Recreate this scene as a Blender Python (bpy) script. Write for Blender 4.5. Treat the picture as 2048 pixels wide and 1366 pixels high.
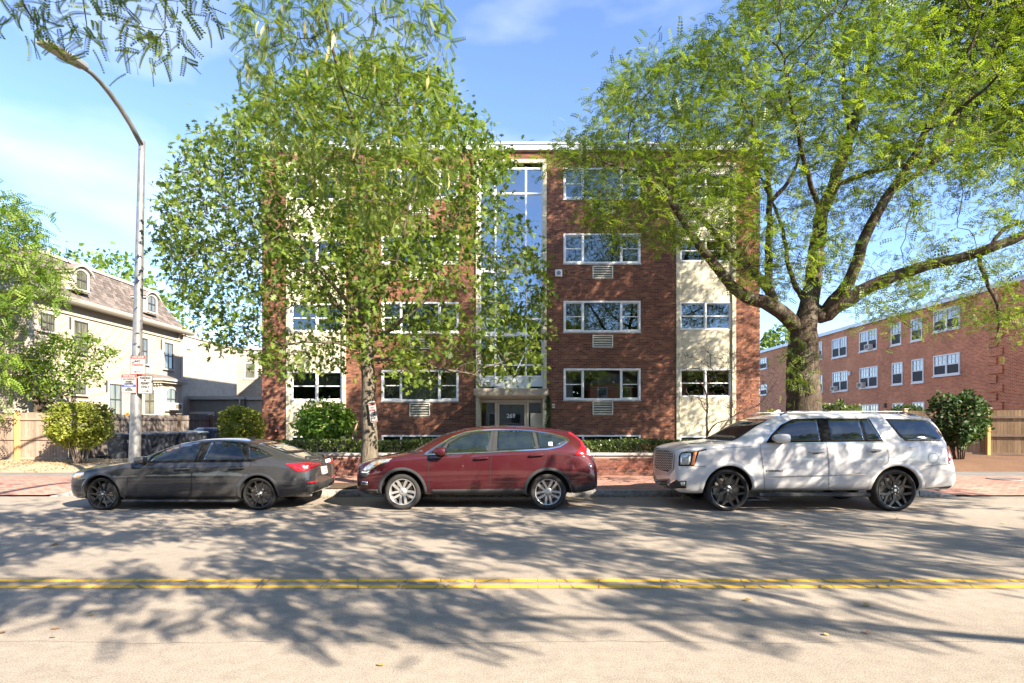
import bpy, bmesh, math, random
import numpy as np
from mathutils import Vector, Matrix
from mathutils.bvhtree import BVHTree
from mathutils.geometry import delaunay_2d_cdt

for o in list(bpy.data.objects):
    bpy.data.objects.remove(o)
random.seed(7)
RNG = np.random.default_rng(11)
SC = bpy.context.scene
COL = SC.collection
R = math.radians
V = Vector

# ---------------------------------------------------------------- camera
F, CX, HY, EYE = 1150.0, 1024.0, 843.0, 1.65      # focal length and horizon in photo pixels, eye height in metres
cam_d = bpy.data.cameras.new('camera')
cam = bpy.data.objects.new('camera', cam_d)
COL.objects.link(cam)
cam_d.sensor_width = 36.0
cam_d.lens = F / 2048.0 * 36.0
cam_d.shift_y = (HY - 683.0) / 2048.0
cam_d.clip_start = 0.05
cam_d.clip_end = 5000.0
cam.location = (0, 0, EYE)
cam.rotation_euler = (R(90), 0, 0)
SC.camera = cam

# ---------------------------------------------------------------- sky, sun, exposure
SUN_A, SUN_E = R(46), R(31)                       # sun behind the camera, to the right
SUN_DIR = Vector((math.sin(SUN_A) * math.cos(SUN_E), -math.cos(SUN_A) * math.cos(SUN_E), math.sin(SUN_E)))
wd = bpy.data.worlds.new('World')
SC.world = wd
wd.use_nodes = True
wt = wd.node_tree
wt.nodes.clear()
def wn(t, **k):
    n = wt.nodes.new(t)
    for a, b in k.items():
        setattr(n, a, b)
    return n
sky = wn('ShaderNodeTexSky', sky_type='NISHITA', sun_disc=False)
sky.sun_elevation = SUN_E
sky.sun_rotation = math.pi - SUN_A
sky.air_density = 0.85
sky.altitude = 1500
sky.dust_density = 0.0
sky.ozone_density = 3.0
tc = wn('ShaderNodeTexCoord')
mp = wn('ShaderNodeMapping')
mp.inputs['Scale'].default_value = (1.0, 1.0, 2.6)
mp.inputs['Location'].default_value = (9.40, 6.1, 3.3)
nz = wn('ShaderNodeTexNoise')
nz.inputs['Scale'].default_value = 2.3
nz.inputs['Detail'].default_value = 6.0
nz.inputs['Roughness'].default_value = 0.47
rp = wn('ShaderNodeValToRGB')
rp.color_ramp.elements[0].position = 0.53
rp.color_ramp.elements[0].color = (0, 0, 0, 1)
rp.color_ramp.elements[1].position = 0.78
rp.color_ramp.elements[1].color = (0.72, 0.72, 0.72, 1)
mx = wn('ShaderNodeMix', data_type='RGBA')
mx.inputs['B'].default_value = (3.1, 3.3, 3.75, 1)
bg = wn('ShaderNodeBackground')
bg.inputs['Strength'].default_value = 0.118
wo = wn('ShaderNodeOutputWorld')
wt.links.new(tc.outputs['Generated'], mp.inputs['Vector'])
wt.links.new(mp.outputs['Vector'], nz.inputs['Vector'])
wt.links.new(nz.outputs['Fac'], rp.inputs['Fac'])
wt.links.new(rp.outputs['Color'], mx.inputs['Factor'])
tint = wn('ShaderNodeMix', data_type='RGBA', blend_type='MULTIPLY')
tint.inputs['Factor'].default_value = 1.0
tint.inputs['B'].default_value = (1.0, 0.97, 0.99, 1)
wt.links.new(sky.outputs['Color'], tint.inputs['A'])
wt.links.new(tint.outputs['Result'], mx.inputs['A'])
wt.links.new(mx.outputs['Result'], bg.inputs['Color'])
wt.links.new(bg.outputs['Background'], wo.inputs['Surface'])

sun_d = bpy.data.lights.new('sun', 'SUN')
sun_d.energy = 5.0
sun_d.angle = R(0.4)
sun_d.color = (1.0, 0.90, 0.76)
sun = bpy.data.objects.new('sun', sun_d)
COL.objects.link(sun)
sun.rotation_euler = SUN_DIR.to_track_quat('Z', 'Y').to_euler()
sun.location = (30, -30, 40)

SC.view_settings.view_transform = 'Standard'
SC.view_settings.look = 'None'
SC.view_settings.gamma = 1.0
SC.view_settings.use_curve_mapping = False
SC.view_settings.exposure = 2.0
SC.render.engine = 'CYCLES'
cy = SC.cycles
cy.max_bounces = 7
cy.diffuse_bounces = 3
cy.glossy_bounces = 3
cy.transmission_bounces = 4
cy.transparent_max_bounces = 10
cy.caustics_reflective = False
cy.caustics_refractive = False
cy.sample_clamp_indirect = 6.0
cy.use_denoising = True
try:
    cy.denoiser = 'OPENIMAGEDENOISE'
    cy.denoising_input_passes = 'RGB_ALBEDO_NORMAL'
except Exception:
    pass

# ---------------------------------------------------------------- helpers
def P(px, py, D):
    """photo pixel at distance D in front of the camera -> world point"""
    return Vector(((px - CX) * D / F, D, EYE - (py - HY) * D / F))

def XZ(px, py, D):
    return (px - CX) * D / F, EYE - (py - HY) * D / F

def wmat(o):
    m = Matrix.LocRotScale(o.location, o.rotation_euler, o.scale)
    if o.parent is not None:
        m = wmat(o.parent) @ o.matrix_parent_inverse @ m
    return m

def link(o, parent=None):
    """geometry is written in world coordinates; the parent inverse keeps it there"""
    COL.objects.link(o)
    if parent is not None:
        o.parent = parent
        o.matrix_parent_inverse = wmat(parent).inverted()
    return o

def mesh_obj(name, verts, faces, mat=None, parent=None, smooth=False):
    me = bpy.data.meshes.new(name)
    me.from_pydata([tuple(v) for v in verts], [], faces)
    me.update()
    if mat is not None:
        me.materials.append(mat)
    if smooth:
        me.polygons.foreach_set('use_smooth', [True] * len(me.polygons))
    return link(bpy.data.objects.new(name, me), parent)

def thing(name, label, cat, loc=(0, 0, 0), group=None):
    o = bpy.data.objects.new(name, None)
    o.empty_display_size = 0.2
    o.location = loc
    COL.objects.link(o)
    return tag(o, label, cat, group)

def tag(o, label=None, cat=None, group=None, kind=None):
    if label: o['label'] = label
    if cat: o['category'] = cat
    if group: o['group'] = group
    if kind: o['kind'] = kind
    return o

def sub_empty(name, parent):
    o = bpy.data.objects.new(name, None)
    o.empty_display_size = 0.1
    return link(o, parent)

class MB:
    """collects boxes, prisms and tubes into one mesh"""
    def __init__(s):
        s.v, s.f = [], []
    def add(s, v, f):
        n = len(s.v)
        s.v += [tuple(p) for p in v]
        s.f += [tuple(i + n for i in q) for q in f]
        return s
    def box(s, x0, x1, y0, y1, z0, z1):
        v = [(x0, y0, z0), (x1, y0, z0), (x1, y1, z0), (x0, y1, z0), (x0, y0, z1), (x1, y0, z1), (x1, y1, z1), (x0, y1, z1)]
        return s.add(v, [(0, 3, 2, 1), (4, 5, 6, 7), (0, 1, 5, 4), (1, 2, 6, 5), (2, 3, 7, 6), (3, 0, 4, 7)])
    def prism(s, poly, axis, a0, a1):
        """poly: 2-D outline; axis 'y': (x,z), axis 'x': (y,z), axis 'z': (x,y)"""
        def m(p, a):
            return (p[0], a, p[1]) if axis == 'y' else ((a, p[0], p[1]) if axis == 'x' else (p[0], p[1], a))
        n = len(poly)
        v = [m(p, a0) for p in poly] + [m(p, a1) for p in poly]
        f = [tuple(range(n)), tuple(range(2 * n - 1, n - 1, -1))]
        f += [(i, i + n, (i + 1) % n + n, (i + 1) % n) for i in range(n)]
        return s.add(v, f)
    def tube(s, pts, rad, n=8, cap=True):
        pts = [Vector(p) for p in pts]
        if not hasattr(rad, '__len__'):
            rad = [rad] * len(pts)
        rings = []
        ref = None
        for i, p in enumerate(pts):
            a = pts[max(i - 1, 0)]
            b = pts[min(i + 1, len(pts) - 1)]
            t = (b - a).normalized()
            if ref is None:
                ref = Vector((0, 0, 1)) if abs(t.z) < 0.9 else Vector((1, 0, 0))
            u = t.cross(ref).normalized()
            w = u.cross(t).normalized()
            ref = w
            rings.append([p + (u * math.cos(k * 2 * math.pi / n) + w * math.sin(k * 2 * math.pi / n)) * rad[i] for k in range(n)])
        v = [q for r_ in rings for q in r_]
        f = []
        for i in range(len(pts) - 1):
            for k in range(n):
                f.append((i * n + k, i * n + (k + 1) % n, (i + 1) * n + (k + 1) % n, (i + 1) * n + k))
        if cap:
            f.append(tuple(range(n - 1, -1, -1)))
            f.append(tuple(range((len(pts) - 1) * n, len(pts) * n)))
        return s.add(v, f)
    def lathe(s, prof, center, axis='y', n=32, close=False):
        """prof: list of (radius, offset along axis)"""
        c = Vector(center)
        v = []
        for r_, a in prof:
            for k in range(n):
                t = 2 * math.pi * k / n
                if axis == 'y':
                    v.append(c + Vector((r_ * math.cos(t), a, r_ * math.sin(t))))
                elif axis == 'z':
                    v.append(c + Vector((r_ * math.cos(t), r_ * math.sin(t), a)))
                else:
                    v.append(c + Vector((a, r_ * math.cos(t), r_ * math.sin(t))))
        f = []
        m = len(prof)
        for i in range(m if close else m - 1):
            j = (i + 1) % m
            for k in range(n):
                f.append((i * n + k, j * n + k, j * n + (k + 1) % n, i * n + (k + 1) % n))
        return s.add(v, f)
    def build(s, name, mat=None, parent=None, smooth=False, bevel=0.0):
        o = mesh_obj(name, s.v, s.f, mat, parent, smooth)
        if bevel > 0:
            b = o.modifiers.new('bevel', 'BEVEL')
            b.width = bevel
            b.segments = 2
            b.limit_method = 'ANGLE'
        return o

def box(name, x0, x1, y0, y1, z0, z1, mat, parent=None, bevel=0.0):
    return MB().box(x0, x1, y0, y1, z0, z1).build(name, mat, parent, bevel=bevel)

UNIT = {}
def unit_box_mesh(mat, name):
    k = (mat.name, name)
    if k not in UNIT:
        me = bpy.data.meshes.new(name)
        h = 0.5
        e = 0.47
        v = [(-h, -h, -h), (h, -h, -h), (h, h, -h), (-h, h, -h), (-h, -h, h), (h, -h, h), (h, h, h), (-h, h, h)]
        me.from_pydata(v, [], [(0, 3, 2, 1), (4, 5, 6, 7), (0, 1, 5, 4), (1, 2, 6, 5), (2, 3, 7, 6), (3, 0, 4, 7)])
        me.materials.append(mat)
        UNIT[k] = me
    return UNIT[k]

def pieces(name, boxes, mat, parent, limit=300, rest=None):
    """boxes: (x0,x1,y0,y1,z0,z1). The nearest `limit` become objects that share one mesh, the others one joined part."""
    boxes = sorted(boxes, key=lambda b: (b[0] + b[1]) ** 2 / 4 + (b[2] + b[3]) ** 2 / 4 + ((b[4] + b[5]) / 2 - EYE) ** 2)
    me = unit_box_mesh(mat, name)
    for b in boxes[:limit]:
        o = bpy.data.objects.new(name, me)
        o.location = ((b[0] + b[1]) / 2, (b[2] + b[3]) / 2, (b[4] + b[5]) / 2)
        o.scale = (b[1] - b[0], b[3] - b[2], b[5] - b[4])
        link(o, parent)
    if len(boxes) > limit:
        m = MB()
        for b in boxes[limit:]:
            m.box(*b)
        o = m.build(rest or name + '_courses', mat, parent)
        o['kind'] = 'stuff'

def text_mesh(s, size, depth, mat, parent, origin, name='lettering', align='CENTER', rot=(math.pi / 2, 0, 0), sx=1.0, bold=0.0):
    c = bpy.data.curves.new(name, 'FONT')
    c.body = s
    c.size = size
    c.extrude = depth
    c.offset = bold
    c.align_x = align
    c.align_y = 'CENTER'
    c.resolution_u = 3
    t = bpy.data.objects.new('tmp', c)
    COL.objects.link(t)
    bpy.context.view_layer.update()
    me = bpy.data.meshes.new_from_object(t.evaluated_get(bpy.context.evaluated_depsgraph_get()))
    bpy.data.objects.remove(t)
    bpy.data.curves.remove(c)
    me.name = name
    me.materials.clear()
    me.materials.append(mat)
    M = Matrix.Translation(Vector(origin)) @ Matrix.Rotation(rot[2], 4, 'Z') @ Matrix.Rotation(rot[1], 4, 'Y') @ Matrix.Rotation(rot[0], 4, 'X') @ Matrix.Diagonal((sx, 1, 1, 1))
    me.transform(M)
    return link(bpy.data.objects.new(name, me), parent)

# ---------------------------------------------------------------- materials
class Mat:
    def __init__(s, name):
        s.m = bpy.data.materials.new(name)
        s.m.use_nodes = True
        s.t = s.m.node_tree
        s.t.nodes.clear()
        s.out = s.n('ShaderNodeOutputMaterial')
        s.b = s.n('ShaderNodeBsdfPrincipled')
        s.l(s.b.outputs[0], s.out.inputs['Surface'])
    def n(s, t, **k):
        q = s.t.nodes.new(t)
        for a, b in k.items():
            setattr(q, a, b)
        return q
    def l(s, a, b):
        s.t.links.new(a, b)
    def set(s, **k):
        for a, v in k.items():
            nm = a.replace('_', ' ')
            if not nm in s.b.inputs:
                nm = {'Spec': 'Specular IOR Level', 'Coat': 'Coat Weight', 'CoatR': 'Coat Roughness'}[a]
            s.b.inputs[nm].default_value = v
        return s
    def pos(s):
        return s.n('ShaderNodeNewGeometry').outputs['Position']
    def mapping(s, src, scale=(1, 1, 1), loc=(0, 0, 0), rot=(0, 0, 0)):
        q = s.n('ShaderNodeMapping')
        q.inputs['Scale'].default_value = scale
        q.inputs['Location'].default_value = loc
        q.inputs['Rotation'].default_value = rot
        s.l(src, q.inputs['Vector'])
        return q.outputs['Vector']
    def noise(s, vec, scale, detail=3.0, rough=0.55, dist=0.0):
        q = s.n('ShaderNodeTexNoise')
        q.inputs['Scale'].default_value = scale
        q.inputs['Detail'].default_value = detail
        q.inputs['Roughness'].default_value = rough
        q.inputs['Distortion'].default_value = dist
        s.l(vec, q.inputs['Vector'])
        return q.outputs['Fac']
    def ramp(s, fac, stops, interp='LINEAR'):
        q = s.n('ShaderNodeValToRGB')
        cr = q.color_ramp
        cr.interpolation = interp
        while len(cr.elements) < len(stops):
            cr.elements.new(0.5)
        for e, (p, c) in zip(cr.elements, stops):
            e.position = p
            e.color = (c[0], c[1], c[2], 1) if hasattr(c, '__len__') else (c, c, c, 1)
        s.l(fac, q.inputs['Fac'])
        return q.outputs['Color']
    def mix(s, fac, a, b, blend='MIX'):
        q = s.n('ShaderNodeMix', data_type='RGBA', blend_type=blend)
        for sock, v in (('Factor', fac), ('A', a), ('B', b)):
            if hasattr(v, 'is_linked'):
                s.l(v, q.inputs[sock])
            elif sock == 'Factor':
                q.inputs[sock].default_value = v
            else:
                q.inputs[sock].default_value = (v[0], v[1], v[2], 1)
        return q.outputs['Result']
    def math(s, op, a, b=None):
        q = s.n('ShaderNodeMath', operation=op)
        for i, v in enumerate((a, b)):
            if v is None:
                continue
            if hasattr(v, 'is_linked'):
                s.l(v, q.inputs[i])
            else:
                q.inputs[i].default_value = v
        return q.outputs[0]
    def bump(s, h, strength=0.3, dist=0.01):
        q = s.n('ShaderNodeBump')
        q.inputs['Strength'].default_value = strength
        q.inputs['Distance'].default_value = dist
        s.l(h, q.inputs['Height'])
        s.l(q.outputs['Normal'], s.b.inputs['Normal'])
        return s
    def color(s, c):
        s.l(c, s.b.inputs['Base Color'])
        return s
    def rnd(s):
        """a random number per joined piece or per object"""
        a = s.n('ShaderNodeNewGeometry').outputs['Random Per Island']
        b = s.n('ShaderNodeObjectInfo').outputs['Random']
        return s.math('FRACT', s.math('ADD', a, b))

def plain(name, col, rough=0.6, metal=0.0, spec=0.5, var=0.12, scale=3.0, bump=0.0, coat=0.0):
    m = Mat(name)
    p = m.pos()
    nz = m.noise(p, scale, 5.0, 0.6)
    d = tuple(c * (1 - var) for c in col)
    e = tuple(min(1, c * (1 + var)) for c in col)
    m.color(m.ramp(nz, [(0.3, d), (0.7, e)]))
    m.set(Roughness=rough, Metallic=metal, Spec=spec, Coat=coat)
    if bump:
        m.bump(m.noise(p, scale * 14, 3.0), bump, 0.01)
    return m.m
# ---------------------------------------------------------------- surface materials
def m_asphalt():
    m = Mat('asphalt')
    p = m.pos()
    big = m.noise(m.mapping(p, (0.12, 0.5, 1)), 1.0, 4.0)
    lane = m.noise(m.mapping(p, (0.02, 0.9, 1)), 1.0, 3.0)
    fine = m.noise(p, 95.0, 2.0, 0.7)
    mid = m.noise(p, 9.0, 5.0, 0.6)
    c = m.ramp(big, [(0.3, (0.252, 0.210, 0.164)), (0.7, (0.312, 0.262, 0.206))])
    c = m.mix(0.30, c, m.ramp(lane, [(0.35, (0.230, 0.192, 0.150)), (0.65, (0.332, 0.280, 0.222))]))
    c = m.mix(1.0, c, m.ramp(mid, [(0.3, 0.86), (0.7, 1.10)]), 'MULTIPLY')
    c = m.mix(1.0, c, m.ramp(fine, [(0.34, 0.60), (0.5, 1.0), (0.66, 1.32)]), 'MULTIPLY')
    c = m.mix(1.0, c, m.ramp(m.noise(m.mapping(p, (0.7, 1.6, 1)), 1.0, 5.0, 0.6), [(0.56, 1.0), (0.72, 0.80)]), 'MULTIPLY')   # oil and damp stains
    # darker worn seams and cracks
    v = m.n('ShaderNodeTexVoronoi', feature='DISTANCE_TO_EDGE')
    v.inputs['Scale'].default_value = 0.42
    wob = m.n('ShaderNodeVectorMath', operation='ADD')
    nn = m.n('ShaderNodeTexNoise')
    nn.inputs['Scale'].default_value = 1.6
    nn.inputs['Detail'].default_value = 6
    m.l(p, nn.inputs['Vector'])
    m.l(p, wob.inputs[0])
    m.l(nn.outputs['Color'], wob.inputs[1])
    m.l(wob.outputs[0], v.inputs['Vector'])
    thin = m.ramp(v.outputs['Distance'], [(0.0, 0.68), (0.006, 1.0)])
    sel = m.ramp(m.noise(p, 0.25, 2.0), [(0.50, 0.0), (0.60, 0.8)])
    c = m.mix(sel, c, m.mix(1.0, c, thin, 'MULTIPLY'))
    m.color(c).set(Roughness=0.92, Spec=0.25)
    m.bump(fine, 0.55, 0.004)
    return m.m

def m_yellow():
    m = Mat('yellow_paint')
    p = m.pos()
    v = m.n('ShaderNodeTexVoronoi', feature='DISTANCE_TO_EDGE')
    v.inputs['Scale'].default_value = 1.0
    m.l(m.mapping(p, (3.6, 0.9, 1), (0.3, 0.45, 0)), v.inputs['Vector'])
    crack = m.ramp(v.outputs['Distance'], [(0.006, 0.15), (0.026, 1.0)])
    wear = m.ramp(m.noise(p, 34.0, 4.0, 0.7), [(0.20, 0.2), (0.30, 1.0)])
    base = m.ramp(m.noise(p, 3.0), [(0.3, (0.56, 0.31, 0.030)), (0.7, (0.68, 0.40, 0.05))])
    c = m.mix(crack, (0.10, 0.085, 0.06), base)
    c = m.mix(wear, (0.20, 0.17, 0.13), c)
    m.color(c).set(Roughness=0.8, Spec=0.3)
    m.bump(m.noise(p, 80.0), 0.3, 0.003)
    return m.m

def brick_tex(m, vec, c1, c2, mortar, w=0.21, h=0.0677, ms=0.012, bias=0.0):
    q = m.n('ShaderNodeTexBrick')
    q.inputs['Scale'].default_value = 1.0
    q.inputs['Brick Width'].default_value = w
    q.inputs['Row Height'].default_value = h
    q.inputs['Mortar Size'].default_value = ms
    q.inputs['Mortar Smooth'].default_value = 0.15
    q.inputs['Bias'].default_value = bias
    q.inputs['Color1'].default_value = (*c1, 1)
    q.inputs['Color2'].default_value = (*c2, 1)
    q.inputs['Mortar'].default_value = (*mortar, 1)
    m.l(vec, q.inputs['Vector'])
    return q

def m_brickwall(name, c1, c2, mortar, plane, w=0.21, h=0.0677):
    """plane 'x': wall facing along x (uses y,z); 'y': wall facing along y (x,z); 'z': ground (x,y)"""
    m = Mat(name)
    p = m.pos()
    sp = m.n('ShaderNodeSeparateXYZ')
    m.l(p, sp.inputs[0])
    cb = m.n('ShaderNodeCombineXYZ')
    a, b = {'x': (1, 2), 'y': (0, 2), 'z': (0, 1)}[plane]
    m.l(sp.outputs[a], cb.inputs[0])
    m.l(sp.outputs[b], cb.inputs[1])
    q = brick_tex(m, cb.outputs[0], c1, c2, mortar, w, h)
    big = m.noise(p, 0.6, 5.0, 0.6)
    c = m.mix(1.0, q.outputs['Color'], m.ramp(big, [(0.3, 0.82), (0.7, 1.15)]), 'MULTIPLY')
    c = m.mix(1.0, c, m.ramp(m.noise(p, 30.0, 3.0), [(0.3, 0.8), (0.7, 1.15)]), 'MULTIPLY')
    m.color(c).set(Roughness=0.9, Spec=0.2)
    m.bump(m.math('SUBTRACT', 1.0, q.outputs['Fac']), 0.5, 0.01)
    return m.m

def m_brick_piece(name, stops, rough=0.88):
    m = Mat(name)
    p = m.pos()
    c = m.ramp(m.rnd(), stops, 'LINEAR')
    c = m.mix(1.0, c, m.ramp(m.noise(p, 26.0, 4.0, 0.65), [(0.3, 0.82), (0.7, 1.15)]), 'MULTIPLY')
    c = m.mix(1.0, c, m.ramp(m.noise(p, 0.5, 4.0), [(0.3, 0.92), (0.7, 1.07)]), 'MULTIPLY')
    m.color(c).set(Roughness=rough, Spec=0.25)
    m.bump(m.noise(p, 60.0, 4.0), 0.35, 0.006)
    return m.m

def m_panel():
    m = Mat('stone_panel')
    p = m.pos()
    c = m.ramp(m.noise(p, 1.3, 6.0, 0.62, 0.6), [(0.25, (0.47, 0.405, 0.27)), (0.55, (0.60, 0.54, 0.385)), (0.8, (0.66, 0.605, 0.46))])
    vein = m.ramp(m.noise(m.mapping(p, (1.0, 1, 1.6)), 2.6, 7.0, 0.6, 1.4), [(0.455, 1.0), (0.5, 0.78), (0.545, 1.0)])
    c = m.mix(1.0, c, vein, 'MULTIPLY')
    streak = m.ramp(m.noise(m.mapping(p, (7, 7, 0.5)), 1.0, 4.0), [(0.5, 1.0), (0.75, 0.78)])
    c = m.mix(1.0, c, streak, 'MULTIPLY')
    m.color(c).set(Roughness=0.75, Spec=0.3)
    m.bump(m.noise(p, 30.0), 0.1, 0.005)
    return m.m

def m_glass(name='window_glass', tint=(0.55, 0.62, 0.62), refl=0.10):
    m = Mat(name)
    m.t.nodes.remove(m.b)
    tr = m.n('ShaderNodeBsdfTransparent')
    tr.inputs['Color'].default_value = (*tint, 1)
    gl = m.n('ShaderNodeBsdfGlossy')
    gl.inputs['Roughness'].default_value = 0.012
    gl.inputs['Color'].default_value = (0.95, 0.97, 1.0, 1)
    p = m.pos()
    bp = m.n('ShaderNodeBump')
    bp.inputs['Strength'].default_value = 0.05
    bp.inputs['Distance'].default_value = 0.02
    m.l(m.noise(p, 1.1, 2.0), bp.inputs['Height'])
    m.l(bp.outputs['Normal'], gl.inputs['Normal'])
    lw = m.n('ShaderNodeLayerWeight')
    lw.inputs['Blend'].default_value = 0.25
    mr = m.n('ShaderNodeMapRange')
    mr.inputs['To Min'].default_value = refl
    mr.inputs['To Max'].default_value = 0.9
    m.l(lw.outputs['Fresnel'], mr.inputs['Value'])
    mx_ = m.n('ShaderNodeMixShader')
    m.l(mr.outputs[0], mx_.inputs[0])
    m.l(tr.outputs[0], mx_.inputs[1])
    m.l(gl.outputs[0], mx_.inputs[2])
    m.l(mx_.outputs[0], m.out.inputs['Surface'])
    return m.m

def m_wood(name, c0, c1, axis='z', knots=True, grey=0.0):
    m = Mat(name)
    p = m.pos()
    sc = {'z': (14, 14, 0.9), 'x': (0.9, 14, 14), 'y': (14, 0.9, 14)}[axis]
    r = m.rnd()
    g = m.noise(m.mapping(p, sc), 1.6, 5.0, 0.6, 0.8)
    c = m.ramp(g, [(0.25, c0), (0.75, c1)])
    c = m.mix(1.0, c, m.ramp(r, [(0.0, 0.74), (1.0, 1.18)]), 'MULTIPLY')
    c = m.mix(1.0, c, m.ramp(m.noise(p, 1.2, 5.0, 0.65), [(0.3, 0.80), (0.7, 1.12)]), 'MULTIPLY')
    if knots:
        v = m.n('ShaderNodeTexVoronoi')
        v.inputs['Scale'].default_value = 5.0
        m.l(m.mapping(p, (1.4, 1.4, 0.8)), v.inputs['Vector'])
        c = m.mix(1.0, c, m.ramp(v.outputs['Distance'], [(0.05, 0.40), (0.13, 1.0)]), 'MULTIPLY')
    m.color(c).set(Roughness=0.85, Spec=0.2)
    m.bump(g, 0.35, 0.006)
    return m.m

def m_bark(name, c0, c1):
    m = Mat(name)
    p = m.pos()
    g = m.noise(m.mapping(p, (16, 16, 3.2)), 1.0, 6.0, 0.66, 0.9)
    lich = m.ramp(m.noise(p, 3.5, 5.0, 0.6), [(0.52, (0, 0, 0)), (0.66, (1, 1, 1))])
    c = m.ramp(g, [(0.28, c0), (0.72, c1)])
    c = m.mix(m.math('MULTIPLY', lich, 0.35), c, (0.24, 0.24, 0.17))
    m.color(c).set(Roughness=0.95, Spec=0.15)
    m.bump(g, 1.0, 0.05)
    return m.m

def m_leaf(name, stops, trans=0.45, tcol=None, rough=0.48, spec=0.35):
    m = Mat(name)
    a = m.n('ShaderNodeAttribute', attribute_name='rnd')
    c = m.ramp(a.outputs['Fac'], stops)
    p = m.pos()
    c = m.mix(1.0, c, m.ramp(m.noise(p, 0.7, 3.0), [(0.3, 0.78), (0.7, 1.2)]), 'MULTIPLY')
    m.color(c).set(Roughness=rough, Spec=spec)
    t = m.n('ShaderNodeBsdfTranslucent')
    m.l(m.mix(1.0, c, tcol or (1.35, 1.40, 0.50), 'MULTIPLY'), t.inputs['Color'])
    mx_ = m.n('ShaderNodeMixShader')
    mx_.inputs[0].default_value = trans
    m.l(m.b.outputs[0], mx_.inputs[1])
    m.l(t.outputs[0], mx_.inputs[2])
    m.l(mx_.outputs[0], m.out.inputs['Surface'])
    return m.m

def m_ground(name, c0, c1, scale=6.0, speck=None, bump=0.6):
    m = Mat(name)
    p = m.pos()
    c = m.ramp(m.noise(p, scale, 6.0, 0.7), [(0.3, c0), (0.7, c1)])
    c = m.mix(1.0, c, m.ramp(m.noise(p, 0.7, 3.0), [(0.3, 0.8), (0.7, 1.15)]), 'MULTIPLY')
    if speck:
        c = m.mix(m.ramp(m.noise(p, 45.0, 2.0), [(0.58, 0.0), (0.64, 1.0)]), c, speck)
    m.color(c).set(Roughness=0.95, Spec=0.15)
    m.bump(m.noise(p, 30.0, 4.0), bump, 0.03)
    return m.m

def m_shingle(name, stops):
    m = Mat(name)
    p = m.pos()
    c = m.ramp(m.rnd(), stops)
    c = m.mix(1.0, c, m.ramp(m.noise(p, 8.0, 4.0), [(0.3, 0.8), (0.7, 1.2)]), 'MULTIPLY')
    m.color(c).set(Roughness=0.85, Spec=0.3)
    return m.m

def m_paint(name, col, flake=0.0, rough=0.32, metal=0.0, coat=1.0):
    m = Mat(name)
    p = m.pos()
    fl = m.noise(p, 900.0, 1.0)
    c = m.ramp(fl, [(0.3, tuple(x * (1 - flake) for x in col)), (0.7, tuple(min(1, x * (1 + flake)) for x in col))])
    dust = m.ramp(m.noise(m.mapping(p, (1, 1, 1.5)), 2.0, 6.0, 0.6), [(0.35, 0.0), (0.8, 0.04)])
    c = m.mix(dust, c, (0.32, 0.29, 0.25))
    m.color(c).set(Roughness=rough, Metallic=metal, Spec=0.12, Coat=coat, CoatR=0.015)
    return m.m

M = {}
M['asphalt'] = m_asphalt()
M['yellow'] = m_yellow()
M['mortar'] = plain('mortar', (0.27, 0.215, 0.17), 0.95, var=0.2, scale=2.0, bump=0.3)
M['brick'] = m_brick_piece('brick_piece', [(0.0, (0.105, 0.050, 0.036)), (0.2, (0.150, 0.061, 0.041)), (0.5, (0.185, 0.076, 0.046)), (0.75, (0.218, 0.092, 0.053)), (1.0, (0.265, 0.124, 0.068))])
M['dark_brick'] = m_brick_piece('dark_brick_piece', [(0.0, (0.07, 0.032, 0.026)), (0.4, (0.13, 0.050, 0.036)), (1.0, (0.22, 0.085, 0.055))])
M['brick_side'] = m_brickwall('brick_side_wall', (0.16, 0.055, 0.033), (0.29, 0.098, 0.05), (0.27, 0.22, 0.18), 'x')
M['red_wall'] = m_brickwall('red_brick_wall', (0.42, 0.090, 0.030), (0.70, 0.225, 0.085), (0.66, 0.46, 0.31), 'x', 0.23, 0.078)
M['red_wall_y'] = m_brickwall('red_brick_wall_front', (0.42, 0.090, 0.030), (0.70, 0.225, 0.085), (0.66, 0.46, 0.31), 'y', 0.23, 0.078)
M['paver'] = m_brickwall('brick_pavement', (0.28, 0.115, 0.082), (0.45, 0.22, 0.16), (0.33, 0.27, 0.22), 'z', 0.21, 0.105)
M['panel'] = m_panel()
M['white'] = plain('white_paint', (0.74, 0.73, 0.69), 0.5, var=0.06, scale=4)
M['offwhite'] = plain('cream_paint', (0.66, 0.62, 0.52), 0.55, var=0.07, scale=3)
M['mullion'] = plain('pale_metal', (0.66, 0.67, 0.66), 0.4, metal=0.1, var=0.05)
M['fascia'] = plain('fascia_metal', (0.58, 0.60, 0.62), 0.45, metal=0.2, var=0.08)
M['beige'] = plain('beige_metal', (0.68, 0.60, 0.47), 0.42, metal=0.1, var=0.06)
M['canopy'] = plain('canopy_metal', (0.33, 0.29, 0.235), 0.45, metal=0.2, var=0.06)
M['soffit'] = plain('canopy_soffit', (0.74, 0.64, 0.49), 0.5, var=0.04)
M['louvre_dark'] = plain('louvre_dark', (0.16, 0.145, 0.10), 0.7)
M['glass'] = m_glass('window_glass', (0.62, 0.66, 0.64), 0.10)
M['glass_blue'] = m_glass('stair_glass', (0.45, 0.56, 0.62), 0.24)
M['glass_clear'] = m_glass('clear_glass', (0.85, 0.88, 0.86), 0.08)
M['interior'] = plain('interior_dark', (0.075, 0.070, 0.062), 0.9, var=0.5, scale=0.9)
M['interior_warm'] = plain('interior_lobby', (0.10, 0.082, 0.06), 0.9, var=0.4, scale=0.8)
M['curtain'] = plain('curtain_cloth', (0.52, 0.50, 0.45), 0.9, var=0.1)
M['blind'] = plain('blind_slat', (0.46, 0.44, 0.39), 0.6)
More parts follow.
